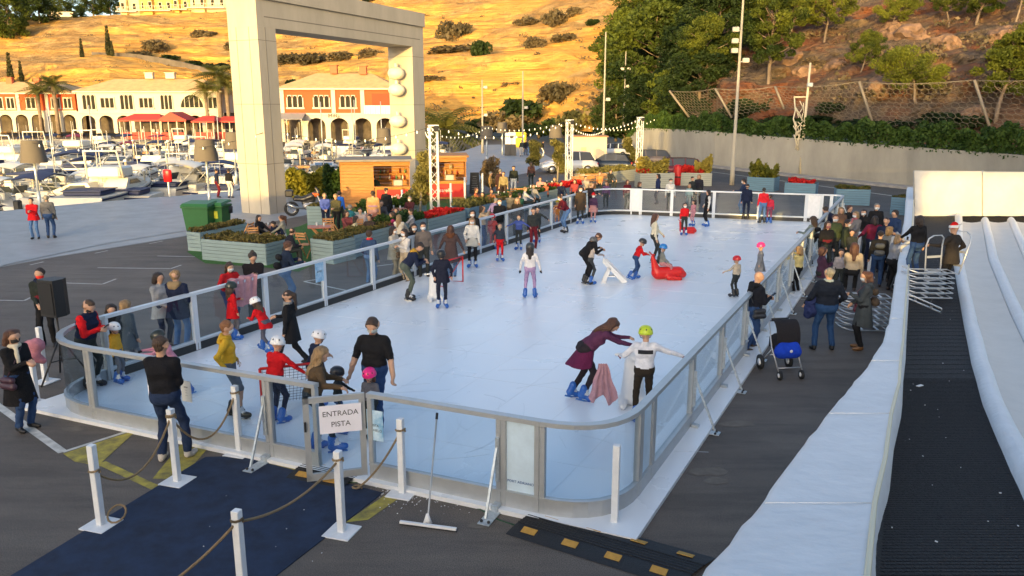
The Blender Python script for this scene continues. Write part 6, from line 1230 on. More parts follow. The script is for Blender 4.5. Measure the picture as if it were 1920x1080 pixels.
# cars
def car(px,py,rz,col,label,L_=4.4,suv=0,wg=mat((.02,.022,.028),.12)):
    t=thing('parked_car',label,'car',G(px,py),R(rz),'cars parked beyond the terrace'); pm=mat(col,.25,metal=.2,spec=.6); W_=1.82; Hb=.95+.08*suv; Ht=1.45+.22*suv
    xs=[(-L_/2,.45,.62),(-L_/2+.12,.3,Hb-.12),(-L_/2+.5,.24,Hb),(-L_*.1,.22,Hb),(L_*.16,.22,Hb-.02),(L_*.36,.24,Hb-.1),(L_/2-.12,.28,Hb-.28),(L_/2,.4,.6)]
    rows=[]
    for x,zb,zt in xs:
        w=W_/2*(1-.12*(abs(x)/(L_/2))**4); rows.append([(x,-w*.94,zb),(x,-w,(zb+zt)/2),(x,-w*.93,zt-.03),(x,-w*.8,zt),(x,w*.8,zt),(x,w*.93,zt-.03),(x,w,(zb+zt)/2),(x,w*.94,zb)])
    mb=MB(); mb.grid(rows,pm,True,True,True); mb.build('body',t)
    cab=[(-L_/2+.25,Hb-.04,Hb),(-L_/2+.62,Hb-.04,Ht-.06),(-L_*.12,Hb-.04,Ht),(L_*.08,Hb-.04,Ht-.03),(L_*.27,Hb-.06,Hb-.03)]; rows=[[(x,-.78,zb),(x,-.64 if zt>Hb+.1 else -.76,zt),(x,.64 if zt>Hb+.1 else .76,zt),(x,.78,zb)] for x,zb,zt in cab]; mb=MB(); mb.grid(rows,wg,True,False,True); mb.build('windows',t)
    mb=MB(); mb.grid([[(x,-.66,z),(x,.66,z)] for x,z in ((-L_/2+.6,Ht-.05),(-L_*.12,Ht+.012),(L_*.08,Ht-.018),(L_*.12,Ht-.07))],pm)
    for sg in(-1,1):
        for x in (-L_*.17,L_*.04): mb.bar((x,sg*.785,Hb),(x+.03,sg*.655,Ht-.02),.07,.03,pm)
        mb.bar((L_*.27,sg*.78,Hb-.03),(L_*.08,sg*.655,Ht-.03),.06,.04,pm); mb.bar((-L_/2+.28,sg*.78,Hb),(-L_/2+.62,sg*.655,Ht-.05),.1,.04,pm)
    mb.build('roof',t)
    for x in (-L_*.3,L_*.32):
        for sg in (-1,1):
            mb=MB(); Mx=Matrix.Rotation(math.pi/2,3,'X'); mb.lathe([(.2,-.11),(.31,-.1),(.33,-.05),(.33,.05),(.31,.1),(.2,.11)],TY,16,c=(x,sg*(W_/2-.1),.33),M=Mx); w_=mb.build('wheel',t); mb=MB()
            mb.lathe([(.02,-.12),(.19,-.115),(.2,-.1)],RIMM,10,c=(x,sg*(W_/2-.1),.33),M=Mx); mb.lathe([(.02,.12),(.19,.115),(.2,.1)],RIMM,10,c=(x,sg*(W_/2-.1),.33),M=Mx); mb.build('rim',w_)
    for sg in (-1,1):
        mb=MB(); mb.box((L_/2-.1,sg*.62,.68),(.14,.34,.13),mat((.7,.7,.68),.2),bev=.03); mb.build('headlight',t); mb=MB(); mb.box((-L_/2+.09,sg*.66,.75),(.12,.26,.16),mat((.35,.01,.01),.3),bev=.03); mb.build('tail_light',t); mb=MB(); mb.box((L_*.15,sg*.98,Hb+.03),(.12,.16,.11),pm,bev=.03); mb.build('mirror',t)
    mb=MB(); mb.box((-L_/2-.01,0,.62),(.02,.5,.12),M_WHITE); mb.build('number_plate',t)
car(1066,324,186,(.62,.62,.62),'white suv parked beside the olive tree and middle truss',4.5,1); car(1143,322,160,(.015,.025,.05),'dark navy car parked right of the white suv',4.0); car(1152,295,150,(.6,.6,.6),'white hatchback parked farther back beside the tall pole',4.2); car(1212,312,178,(.12,.1,.1),'dark grey car behind the far truss',4.4); car(1262,333,178,(.16,.02,.025),'maroon car mostly hidden between the two hedges',4.4)
# speaker
sp_=G(122,712); t=thing('loudspeaker','black loudspeaker on a tripod beside the near left corner','loudspeaker',sp_,R(-20)); BK=mat((.012,.012,.014),.5,bump=.3,bscale=200); mb=MB(); mb.prism([(-.19,-.16),(.19,-.16),(.21,.05),(.13,.19),(-.13,.19),(-.21,.05)],1.28,1.98,BK); mb.build('cabinet',t); mb=MB(); mb.box((0,-.172,1.63),(.33,.02,.6),mat((.02,.02,.022),.8,bump=.6,bscale=150)); mb.build('grille',t); mb=MB(); mb.tube([(0,0,.35),(0,0,1.3)],.02,M_DARK,8); mb.build('pole',t)
for q in (0,2.09,4.19): mb=MB(); mb.tube([(0,0,.85),(.5*math.cos(q+.5),.5*math.sin(q+.5),.015)],.017,M_DARK,6); mb.tube([(0,0,.4),(.26*math.cos(q+.5),.26*math.sin(q+.5),.42)],.011,M_DARK,5); mb.build('leg',t)
# stroller
t=thing('stroller','black stroller with a bright blue seat bag parked beside the rink','stroller',G(1468,702),R(8)); mb=MB(); FR=mat((.45,.46,.48),.3,metal=.7); KB=cloth((.02,.018,.02)); BB=cloth((.01,.05,.45))
for sg in(-1,1): mb.tube([(sg*.24,-.28,.16),(sg*.25,.05,.55),(sg*.24,.25,.98),(sg*.18,.3,1.05)],.015,FR,6); mb.tube([(sg*.25,.05,.5),(sg*.27,.38,.16)],.015,FR,6)
mb.tube([(-.18,.3,1.05),(.18,.3,1.05)],.018,M_DARK,6); mb.tube([(-.24,-.25,.22),(.24,-.25,.22)],.013,FR,6); mb.tube([(-.25,.1,.38),(.25,.1,.38)],.013,FR,6); mb.build('frame',t)
for (x,y,r_) in ((-.22,-.3,.09),(.22,-.3,.09),(-.3,.38,.15),(.3,.38,.15)): mb=MB(); mb.lathe([(r_*.5,-.025),(r_,-.02),(r_,.02),(r_*.5,.025)],TY,14,c=(x,y,r_),M=Matrix.Rotation(math.pi/2,3,'Y')); w_=mb.build('wheel',t); mb=MB(); mb.lathe([(.01,-.03),(r_*.5,-.027),(r_*.5,.027),(.01,.03)],M_WHITE,8,c=(x,y,r_),M=Matrix.Rotation(math.pi/2,3,'Y')); mb.build('rim',w_)
mb=MB(); rows=[]
for i in range(9): a=R(-40+i*20); rows.append([Vector((x_,.12-.27*math.cos(a)*(1-abs(x_)*.5),.72+.36*math.sin(a))) for x_ in (-.24,-.22,-.1,0,.1,.22,.24)])
mb.grid(rows,KB); mb.grid([[p+(Vector((0,.12,.72))-p)*.05 for p in r] for r in rows],KB); mb.box((0,.1,.62),(.44,.4,.3),KB,bev=.06); mb.build('hood',t); v,q,o=sdf([((-.14,-.12,.5),(.14,-.12,.5),.13,.13,0),((-.13,-.1,.6),(.13,-.1,.6),.1,.1,0)],.02,.04); link('seat_bag',fastmesh('bag',v,q,o,[BB]),t); mb=MB(); mb.lathe([(.01,-.002),(.03,0),(.03,.004),(.018,.006)],M_WHITE,12,c=(0,-.252,.55),M=Matrix.Rotation(math.pi/2,3,'X')); mb.build('emblem',t)
# sledges
AL=mat((.6,.62,.64),.3,metal=.6)
def sled_mb(z=0):
    mb=MB(); 
    for sg in (-1,1): mb.tube([(sg*.24,-.55,z),(sg*.26,.4,z),(sg*.24,.6,z+.06),(sg*.12,.68,z+.1)],.02,AL,6)
    mb.tube([(-.12,.68,z+.1),(.12,.68,z+.1)],.014,AL,6); mb.tube([(-.24,-.55,z),(.24,-.55,z)],.014,AL,6)
    for y in (-.3,.1): mb.box((0,y,z+.02),(.46,.06,.012),AL)
    return mb
SLM=sled_mb().mesh('sled_frame')
def sled(loc,rz,label,rot=None):
    t=thing('sledge',label,'sledge',loc,rz,'stacked aluminium sledges',.88); link('frame',SLM,t); 
    if rot: t.rotation_euler=rot
    return t
on=['lowest','second','third','fourth','fifth','sixth','topmost']
for i in range(7): sled(G(1618,618)+Vector((0,0,.04+i*.13)),R(84+2*math.sin(i*2)),on[i]+' aluminium sledge of the stack beside the woman in boots')
for i in range(6): sled(P(1738,556,18.3)*1+Vector((.0,0,.02+i*.12)),R(84+2*math.sin(i*3)),on[i] +' aluminium sledge of the stack on the black mat')
sled(P(1722,574,16.9)+Vector((0,0,.12)),R(60),'tilted aluminium sledge lying in front of the stack on the mat',(R(20),R(25),R(60))); q=P(1750,488,18.4); sled(q,0,'aluminium sledge held upright by the person in the santa hat',(R(86),0,R(15))); sled(P(1792,478,19),0,'aluminium sledge under the right arm of the person in the santa hat',(R(60),0,R(-50)))
# skating aids
def solid(name,prims,m,parent,h=.025,k=.05): v,q,o=sdf(prims,h,k); return link(name,fastmesh(name,v,q,o*0 if not isinstance(m,list) else o,m if isinstance(m,list) else [m]),parent)
PW=mat((.72,.73,.74),.35); PR=mat((.62,.015,.01),.35)
t=thing('skating_aid','white plastic a-shaped skating aid pushed by the child in beige','skating aid',G(1147,528,ICEZ),R(-8)); t.location.z=ICEZ; mb=MB()
for yy in (-.17,.17): mb.extr([(-.3,yy,.62),(-.17,yy,.66),(.47,yy,.04),(.3,yy,.0)],(0,.04,0),PW); mb.extr([(-.3,yy,0),(-.18,yy,0),(-.02,yy,.42),(-.1,yy,.48)],(0,.04,0),PW)
mb.build('side_frame',t); mb=MB(); mb.box((.05,.02,.38),(.55,.34,.03),PW,rot=Matrix.Rotation(R(42),3,'Y')); mb.box((-.05,.02,.18),(.3,.34,.03),PW); mb.build('seat',t); mb=MB(); mb.tube([(-.24,-.2,.7),(-.24,.24,.7)],.02,PW,8); mb.build('handle',t)
def animal_aid(px,py,rz,label,m,s=1):
    t=thing('skating_aid',label,'skating aid',G(px,py,ICEZ),R(rz),'animal shaped skating aids',s); solid('body',[((0,-.02,.12),(0,0,.55),.17,.13,0),((0,0,.6),(0,.05,.72),.12,.11,0),((0,.12,.74),(0,.22,.7),.06,.03,0),((-.15,.05,.08),(-.17,.25,.05),.07,.05,0),((.15,.05,.08),(.17,.25,.05),.07,.05,0),((0,-.15,.1),(0,-.38,.06),.1,.04,0)],m,t)
    mb=MB(); mb.tube([(-.26,-.02,.7),(0,-.05,.72),(.26,-.02,.7)],.02,m,8); mb.build('handle',t)
    mb=MB()
    for sg in (-1,1): mb.lathe([(.002,-.012),(.018,0),(.002,.012)],M_DARK,8,c=(sg*.07,.14,.79))
    mb.build('eye',t)
animal_aid(815,562,200,'white animal shaped skating aid between the leaning man and the boy in navy',PW); animal_aid(1186,756,180,'white animal shaped skating aid beside the boy in the lime helmet',PW,1.25)
def seal(px,py,rz,label,s=1):
    t=thing('skating_aid',label,'skating aid',G(px,py,ICEZ),R(rz),'red seal shaped skating aids',s); solid('body',[((-.25,0,.17),(.3,0,.17),.17,.17,0),((-.3,0,.2),(-.42,0,.62),.13,.05,0),((.35,0,.18),(.45,0,.12),.13,.1,0),((0,-.17,.08),(.3,-.25,.05),.08,.05,0),((0,.17,.08),(.3,.25,.05),.08,.05,0)],PR,t); mb=MB(); mb.tube([(-.45,-.2,.72),(-.44,0,.68),(-.45,.2,.72)],.022,PR,8); mb.build('handle',t)
seal(1250,523,8,'red seal shaped skating aid carrying the child in the blue helmet',1.1); seal(1288,437,10,'red seal shaped skating aid in front of the red jacket near the far side',.75)
def goal(px,py,rz,label,s=1):
    t=thing('hockey_goal',label,'hockey goal',G(px,py,ICEZ),R(rz),'small hockey goals',s); mb=MB(); 
    for sg in(-1,1): mb.tube([(sg*.45,0,.02),(sg*.45,0,.78)],.022,PR,8); mb.tube([(sg*.45,0,.03),(sg*.3,.45,.03),(sg*.45,.0,.78)],.014,PR,6)
    mb.tube([(-.45,0,.78),(.45,0,.78)],.022,PR,8); mb.build('frame',t); mb=MB(); nm_=mat((.05,.05,.06),.8)
    for i in range(13):
        x=-.42+i*.07; mb.tube([(x,0,.77),(x*.75,.44,.03)],.004,nm_,3); u=(i+.5)/13; mb.tube([(-.45+.13*u,.45*u,.78-.75*u),(.45-.13*u,.45*u,.78-.75*u)],.004,nm_,3)
    mb.build('net',t)
goal(548,772,20,'small red hockey goal beside the child in the red jumper',1.05); goal(852,535,60,'small red hockey goal behind the boy in navy')
def hangcloth(pos,d,w,h,m,label,nm='garment'):
    mb=MB(); rows=[]; up=Vector((0,0,1)); n=Vector((d.y,-d.x,0))
    for j in range(9):
        v=j/8; rows.append([pos+d*((i/12-.5)*w*(1-.12*math.sin(v*3)+.05*math.sin(i*2)))+n*(.075+.035*math.sin(i*1.7+v*2))+up*(.02-h*v+.02*math.sin(i*1.1)) for i in range(13)])
    mb.grid(rows,m); mb.grid([[p-n*.012 for p in r] for r in rows],m); mb.grid([[rows[0][i] for i in range(13)],[rows[0][i]-n*.16+up*.02 for i in range(13)],[rows[0][i]-n*.17-up*.15 for i in range(13)]],m); tag(mb.build(nm),label,'coat')
ld=(l1-l0).normalized(); q=l0+ld*(gl(478,527)-l0).dot(ld); hangcloth(Vector((q.x,q.y,1.33)),ld,.75,.62,cloth((.5,.25,.27)),'pale pink coat hanging over the left rail below the man with the topknot')
# ================= people
JE=(.03,.065,.16); JL=(.10,.19,.36); NV=(.012,.018,.045); DG=(.03,.035,.035); MR=(.12,.012,.02); RD=(.55,.01,.015); WHT=(.62,.6,.56); BG=(.45,.36,.25); GR=(.16,.16,.16); BR=(.06,.04,.025); DB=(.05,.025,.03)
H1=(.025,.015,.012); H2=(.05,.027,.015); H3=(.27,.17,.08); H4=(.085,.034,.018); HG=(.2,.19,.17); MW=(.7,.72,.72); MB_=(.02,.02,.022); I=ICEZ
gi=dict(g=I); gs='people skating on the rink'
def ice(l,H,at_,f,top,bot,hair=None,**k): k.setdefault('skate',BLUE); return person(l,H,at_,f,top,bot,hair,group=gs,g=I,**k)
ice('man in a black t-shirt and face mask walking on the rink behind the gate',1.87,(698,597),190,BLK,JE,H2,sleeve=.5,shoes=BLK,skate=None,mask=(.35,.4,.4),hp=25,lf=(-.1,.14,.085),rf=(.12,-.2,.12),fat=1.05,L=(-.33,.14,.86),Rr=(.36,.1,.86))
ice('small child in a bright pink helmet by the gate hinge',1.12,(692,693),200,(.12,.12,.14),DG,H4,helmet=(.75,.02,.2),hl='m',L='r',skate=BLK)
ice('woman with long blonde hair in a brown jacket holding the gate',1.72,(603,650),70,(.085,.055,.03),(.02,.03,.045),H3,hl='l',L='f',Rr=(.5,.35,1.15),lean=15,rf=(.12,.25,.09),puff=0,fat=1.05)
ice('toddler in a black helmet held in front of the woman in brown',1.05,(632,690),80,DG,JE,H2,helmet=(.02,.02,.025),L='f')
ice('child in a white helmet and red jumper leaning on the hockey goal',1.46,(520,634),25,RD,NV,H2,helmet=(.75,.75,.75),L='l',Rr=(.5,.4,.9),lean=12)
ice('child in a white spotted helmet and navy jacket behind the blonde woman',1.35,(597,622),50,NV,NV,H2,helmet=(.72,.72,.74),L='f',lean=15)
ice('teenage girl with a black ponytail and long black jacket on the rink',1.6,(538,545),275,BLK,BLK,H1,hl='pony',mask=MB_,coat=.62,lf=(-.1,.3,.09),rf=(.1,-.32,.16),scarf=(.25,.25,.25),Rr='p',skate=None,shoes=BLK)
ice('boy in a yellow hoodie and grey shorts holding the near rail',1.70,(424,602),75,(.6,.36,.03),(.12,.14,.17),(.22,.09,.03),shorts=1,skate=BLK,Rr=(.3,-.02,.95),L='k',mask=MW,hood=(.55,.33,.03),rf=(.1,.12,.085))
ice('girl in a red coat and white helmet bending on the left edge of the rink',1.2,(478,560),295,RD,(.1,.1,.13),H2,helmet=(.75,.75,.76),hl='l',coat=.75,lean=28,lf=(-.1,-.35,.14),rf=(.1,.2,.09),L='f')
ice('girl in a red coat and dark helmet by the pink coat on the rail',1.28,(433,530),50,RD,(.12,.12,.14),H2,helmet=(.02,.03,.025),hl='l',coat=.65,L='r')
ice('small child in a yellow jacket and white helmet near the left corner',1.12,(213,607),95,(.55,.3,.03),(.13,.14,.17),H2,helmet=(.75,.75,.75),gloves=DG,hood=(.5,.27,.02))
ice('girl in a pink jacket leaning over the near left rail',1.3,(296,622),250,(.6,.25,.32),(.4,.4,.4),H1,helmet=(.02,.025,.02),L=(-.2,.62,1.2),Rr=(.15,.62,1.2),lean=22,gloves=BLK,rf=(.1,-.35,.1))
ice('man in a navy gilet with red sleeves looking at his phone at the corner',1.75,(165,565),100,NV,DG,H2,vest=RD,L='p',Rr='p',mask=MB_,hp=35,lean=12,skate=BLK,phone=1,puff=.6,fat=1.05)
ice('woman in a navy parka with a fur hood standing on the rink edge',1.76,(328,506),10,NV,JL,H3,coat=.72,coatc=NV,hood=(.25,.18,.1),puff=1,skate=None,shoes=BLK,L=(-.12,.32,1.3),Rr='k',lf=(-.12,0,.085))
ice('man in a navy jacket with a mustard hood pushing a white skating aid',1.74,(787,458),80,NV,(.085,.105,.085),H1,hood=(.42,.24,.03),lean=38,L='f',Rr='f',skate=BLK,hp=30,fat=1.08)
ice('boy in navy with a black helmet and goggles facing the camera',1.5,(827,470),175,(.015,.018,.035),(.015,.018,.035),H1,helmet=(.02,.02,.022),mask=MB_,Rr='k',puff=.5,L=(-.3,.12,.95),coat=.75,coatc=(.015,.018,.035))
ice('woman in a cream coat and white mask on the rink edge',1.64,(885,408),180,WHT,BLK,H3,hl='l',mask=MW,coat=.72,coatc=(.5,.48,.42),L='d',Rr='k')
ice('boy in a dark jacket and red trousers',1.27,(937,418),170,(.03,.04,.06),RD,H1,mask=BG,Rr=(.3,.05,.95))
ice('child with a red helmet and striped jumper at the left rail',1.25,(923,402),160,(.35,.06,.06),(.4,.09,.08),H2,helmet=RD,hl='m',L='r')
ice('boy in a blue jacket holding his arms out',1.27,(973,402),195,(.05,.08,.28),DG,H1,L='s',Rr='s',mask=BG)
ice('girl in a white top and lilac trousers seen from behind',1.5,(994,457),5,(.68,.66,.66),(.36,.25,.42),H1,helmet=(.03,.035,.04),hl='l',gloves=BLK,L=(-.32,.0,.88),Rr=(.35,.05,.88),lf=(-.16,0,.09),rf=(.16,.05,.09))
ice('woman in black bending over the child in beige',1.7,(1122,440),80,BLK,BLK,H4,lean=42,L='f',Rr='f',skate=BLK,hp=25)
ice('child in a beige top pushing the white a-shaped aid',1.4,(1113,446),60,(.5,.43,.38),(.05,.055,.06),H1,helmet=(.1,.1,.1),L='f',Rr='f',lean=14)
ice('boy in a red jumper pushing the red seal aid',1.25,(1205,449),85,RD,JE,H1,helmet=(.03,.03,.03),L='f',Rr='f',lean=22,rf=(.1,-.3,.12))
person('child in a blue helmet sitting on the red seal aid',1.2,(1244,459),95,(.2,.22,.2),(.45,.2,.22),H2,group=gs,g=I,helmet=(.02,.2,.55),sit=.42,L='h',Rr='h',skate=BLUE,lf=(-.2,.35,.12),rf=(.2,.35,.12))
ice('girl with long hair in a cream sweater with dark stars',1.7,(1230,400),95,(.66,.6,.45),DG,H4,hl='l',skate=BLK,L='h',rf=(.1,.2,.09))
ice('child in a red jacket behind the far red seal aid',1.3,(1285,380),190,RD,DG,H1,hl='m',L='f',mask=MW)
ice('small child in pink beside the far red seal aid',1.1,(1301,375),240,(.5,.22,.25),(.5,.22,.25),H1,hl='m',L='f')
ice('woman in a black waistcoat with white sleeves near the far side',1.6,(1328,356),265,BLK,BLK,H1,vest=WHT,hl='m',coat=.7,Rr='k')
ice('adult in a red jacket and jeans near the far white board',1.6,(1433,352),5,(.65,.02,.03),JL,H1,skate=BLK)
ice('child in a red coat half hidden beside the red jacket adult',1.25,(1445,365),20,(.55,.03,.06),(.2,.05,.1),H2)
person('man in a navy jacket and jeans leaning by the far rail',1.76,(1395,335),300,(.02,.035,.08),JL,H1,group=gs,g=I,mask=MW,L='r',shoes=BLK)
ice('man in navy jeans partly hidden behind the man at the far rail',1.65,(1402,345),20,NV,NV,H1,skate=BLK)
ice('toddler in a red helmet and beige jumper',1.1,(1382,481),330,(.5,.42,.32),DG,H1,helmet=RD,skate=BLK,L='s')
ice('girl in a pink helmet and grey dress',1.2,(1427,456),280,(.2,.2,.21),(.2,.2,.21),H1,helmet=(.7,.03,.2),skirt=.55)
ice('woman in a purple top and plum skirt bending with outstretched arms',1.76,(1150,600),80,(.10,.03,.07),(.025,.02,.025),H4,lean=52,hl='l',skirt=.62,coatc=(.11,.014,.055),L=(-.05,.75,1.05),Rr=(.12,.78,.95),lf=(-.1,-.28,.09),rf=(.12,-.12,.09),hp=15,gloves=None)
tlime=ice('boy in a lime helmet and white shirt reaching for the right rail',1.62,(1211,614),5,(.68,.68,.72),(.03,.022,.015),H1,helmet=(.5,.62,.02),Rr=(.85,.12,1.12),L=(-.42,.3,1.1),gloves=(.25,.03,.06),stripe=None,lf=(-.14,-.1,.09))
ice('child in a yellow hat and orange jacket at the left rail',1.1,(1045,376),185,(.6,.2,.04),(.6,.2,.04),H3,hat=(.6,.45,.02),L='f')
ice('man in a maroon jacket leaning over the orange child',1.7,(1050,366),250,MR,JL,H1,lean=30,mask=MW,skate=BLK,L='f',Rr='f')
ice('woman in a long brown coat and mask',1.66,(1089,350),185,BR,DG,H2,coat=.6,mask=MW,hl='m')
ice('girl in a red hat and dark dress near the far left corner',1.3,(1113,362),180,(.06,.03,.07),(.4,.2,.2),H2,hat=RD,skirt=.6,mask=MW)
ice('child in a dark coat at the left rail near the maroon jacket',1.35,(1008,388),200,DG,DG,H1,L='s')
# outside, left
O='spectators along the left side of the rink'
def out_(l,H,at_,f,top,bot,hair=None,**k): return person(l,H*1.04,at_,f,top,bot,hair,group=O,**k)
out_('woman with curly dark hair in a grey shawl facing the parka',1.62,(297,511),120,(.3,.31,.33),NV,H1,hl='curl',L='x',Rr='x',coat=.7,coatc=(.3,.31,.33))
out_('dark haired child peeping over the left rail',1.35,(207,570),140,BLK,DG,H1,hl='m'); out_('blonde person in grey bending behind the left rail',1.4,(235,562),30,(.07,.09,.11),(.2,.2,.22),H3,hl='m',coat=.6)
out_('woman in a red coat and white mask leaning on the left rail',1.6,(430,492),130,(.45,.015,.02),JE,H2,hl='l',mask=MW,L='r',Rr='r',lean=12)
out_('man with a black topknot in dark clothes holding a camera at the rail',1.75,(473,474),155,(.018,.015,.018),DG,H1,hl='bun',L='c',Rr='c',lean=12,hp=20,phone=1)
out_('man in a navy puffer jacket with a backpack behind the rail',1.74,(540,452),60,(.015,.025,.05),JL,H4,puff=1,pack=BLK,L='r',Rr='r',lean=10)
out_('person in a blue jacket with a red collar standing by the planter',1.6,(692,432),20,(.03,.06,.13),JL,H2,scarf=(.5,.02,.03),L='k',bag=(.02,.02,.02))
out_('woman in a cream sweater hugging a friend behind the left rail',1.62,(738,424),110,(.55,.5,.42),BG,H1,hl='l',mask=MW,L='c',Rr='c',coat=.7,coatc=(.5,.44,.34)); out_('friend in a white jumper being hugged',1.58,(757,429),220,(.6,.56,.52),BG,H1,hl='m',mask=MW,L='c',Rr='c',bag=(.15,.08,.04))
out_('dark haired woman in black right of the hugging pair',1.62,(776,419),150,BLK,BLK,H1,hl='l',mask=MW); out_('man in a patterned grey brown jacket and white mask',1.68,(793,417),175,(.14,.12,.11),DG,H1,mask=MW)
out_('woman in a long brown coat with a fur collar seen through the glass',1.6,(845,422),5,(.07,.045,.045),JL,H4,hl='m',hood=(.1,.04,.02),coat=.55,coatc=(.07,.045,.045),L=(-.4,.1,.9),Rr=(.4,.1,.9))
out_('woman in black with a white mask behind the cream coat',1.62,(886,394),190,BLK,BLK,H1,hl='l',mask=MW); out_('woman in a beige jumper pointing a phone over the rail',1.62,(905,385),100,(.5,.36,.22),JE,H1,L='u',Rr='u',hl='m',phone=2)
out_('person in a black coat and white mask behind the rail',1.68,(937,372),185,BLK,BLK,H1,mask=MW); out_('blonde woman in a dark jacket behind the left rail',1.62,(970,370),190,(.04,.03,.02),DG,H3,hl='l'); out_('person in dark grey behind the glass near the maroon coat',1.5,(1000,390),160,DG,MR,H1)
out_('man in a dark jumper leaning his arms on the far left rail',1.7,(1110,342),120,(.03,.02,.02),DG,H3,L='r',Rr='r',lean=12); out_('child in purple beside the far left corner',1.3,(1137,340),200,(.1,.05,.12),DG,H4)
F_='spectators behind the far side of the rink'
for x,y,f,t_,b_,h_,H,k,l in [(1177,337,160,MR,DG,H4,1.55,{'hl':'m'},'woman in maroon behind the far white board'),(1200,341,120,DG,NV,H4,1.5,{'hl':'m'},'auburn haired person behind the far rail'),(1234,326,270,(.02,.03,.09),NV,H1,1.65,{'hl':'m'},'woman in a dark blue jacket behind the far rail'),(1258,335,180,WHT,DG,H1,1.65,{'mask':MW,'stripe':DG},'man in a white jumper with a dark stripe behind the far rail'),(1293,345,190,(.25,.35,.36),(.2,.25,.25),H3,1.2,{'hl':'m'},'child in pale turquoise behind the far glass'),(1299,331,150,DG,DG,H1,1.6,{},'left person in black of the pair behind the far rail'),(1311,327,210,(.02,.02,.03),DG,H3,1.66,{'hl':'m'},'blonde person in black of the pair behind the far rail')]: person(l,H,(x,y),f,t_,b_,h_,group=F_,**k)
# terrace
C_='guests of the terrace'
def sit(l,at_,f,top,bot,hair,**k): return person(l,k.pop('H',1.66),at_,f,top,bot,hair,group=C_,sit=.5,L=k.pop('L','f'),Rr=k.pop('Rr','f'),lf=(-.12,.42,.085),rf=(.12,.45,.085),**k)
sit('dark haired woman in black sitting at the first table',(485,403),110,BLK,WHT,H1,hl='l'); sit('woman in a grey top sitting across the first table',(527,403),250,(.25,.24,.2),WHT,H4,hl='pony'); sit('man in a black jumper sitting with his back to the camera on the turf',(548,428),60,(.015,.015,.022),DG,H2,lean=20,fat=1.1); sit('person bending in navy between the two women at the first table',(512,415),200,NV,DG,H1,lean=45)
sit('woman in a pale yellow jumper sitting at the middle table',(668,405),80,(.55,.46,.28),JE,H1,hl='m',lean=10); sit('person in a patterned shirt behind the middle table',(675,390),170,(.4,.32,.3),DG,H2); sit('person in dark brown at the middle table',(692,402),200,(.05,.035,.03),DG,H1); sit('woman in a pink top right of the middle table',(735,397),260,(.5,.05,.14),DG,H2,hl='m'); sit('woman with a cream shawl on her shoulders left of the truss',(748,402),20,(.55,.5,.42),DG,H3,hl='l'); sit('person in a teal jacket on a folding chair',(656,383),40,(.02,.13,.17),DG,HG); sit('child in blue sitting by the middle bushes',(743,390),200,NV,DG,H2,H=1.3)
sit('man in a maroon jacket sitting below the food stall',(768,368),190,(.07,.02,.025),DG,HG,mask=MW); sit('orange clothed guest at the far table',(921,355),150,(.5,.18,.06),BR,H4); sit('guest in a grey jumper with the back to the camera at the far table',(957,360),10,(.2,.17,.12),BR,H2); sit('guest in dark green beside the far table',(974,362),350,(.02,.08,.05),DG,H1); sit('guest in lilac leaning at the far table',(930,372),60,(.35,.25,.38),DG,HG,lean=30)
sit('guest in a pink jumper at the orange table',(1013,332),190,(.5,.25,.22),DG,H4); sit('guest in a grey coat at the orange table',(1000,345),150,(.3,.28,.25),DG,H2); sit('guest in a red top at the orange table',(1023,340),230,(.4,.12,.06),DG,H1); sit('guest in white at the orange table',(985,350),90,(.5,.48,.48),DG,H3)
for i,(x,y,f,t_,b_,h_,k,l) in enumerate([(893,352,100,(.4,.12,.06),DG,H4,{},'guest in rust red at the left of the bar tables'),(905,360,200,BLK,DG,H1,{'hl':'l'},'dark clothed guest between the bar tables'),(1040,333,190,(.45,.2,.08),DG,H3,{},'guest in orange brown behind the orange table'),(1052,340,160,NV,DG,H1,{},'guest in navy next to the middle truss'),(1078,336,200,(.3,.05,.05),DG,H2,{'hl':'m'},'guest in dark red right of the middle truss'),(1098,330,170,(.35,.3,.25),DG,H1,{},'guest in taupe by the orange bench'),(1125,322,190,(.5,.2,.07),DG,H4,{},'guest in orange near the dark car'),(1145,318,150,DG,DG,H1,{'hl':'m'},'guest in black near the dark car'),(770,392,250,(.3,.3,.33),DG,H2,{},'guest in pale grey beside the olive tree'),(715,376,160,(.06,.06,.07),DG,H1,{},'guest in charcoal behind the middle table'),(650,395,140,(.2,.05,.05),DG,H2,{'hl':'m'},'guest in brick red left of the middle table')]): sit(l,(x,y),f,t_,b_,h_,**k)
def stand(l,H,at_,f,top,bot,hair,**k): return person(l,H,at_,f,top,bot,hair,group=C_,**k)
stand('woman in a blue and white top standing by the square planter',1.62,(608,362),160,(.1,.14,.42),NV,H3,L='x',Rr='x'); stand('person in a camouflage jacket and black trousers beside the square planter',1.7,(629,363),200,(.09,.08,.035),BLK,H3,L='p'); stand('person with a bright blue jacket against the wooden wall',1.55,(636,358),20,(.02,.12,.5),DG,H1)
stand('broad man in an orange jumper with a pink hem seen from behind',1.78,(699,358),5,(.6,.33,.13),(.45,.25,.22),H1,fat=1.25,stripe=(.45,.25,.35)); stand('person in a black coat and jeans beside the man in orange',1.74,(724,352),20,BLK,JE,H1,coat=.7); stand('cook in dark green leaning at the food stall counter',1.7,(700,330),290,(.03,.055,.035),(.3,.28,.2),H1,lean=35,L='f',Rr='f')
stand('vendor in black inside the bar stall',1.7,(836,308),180,BLK,DG,H1,L='x',Rr='x'); stand('bald older man in a long dark brown coat on the terrace',1.74,(938,317),10,(.05,.025,.025),BR,HG,coat=.5); stand('companion half hidden behind the bald man',1.68,(944,322),190,(.25,.2,.1),BR,H4); stand('man in a black leather jacket with a white apron on the terrace',1.76,(963,311),185,(.02,.024,.018),WHT,H1)
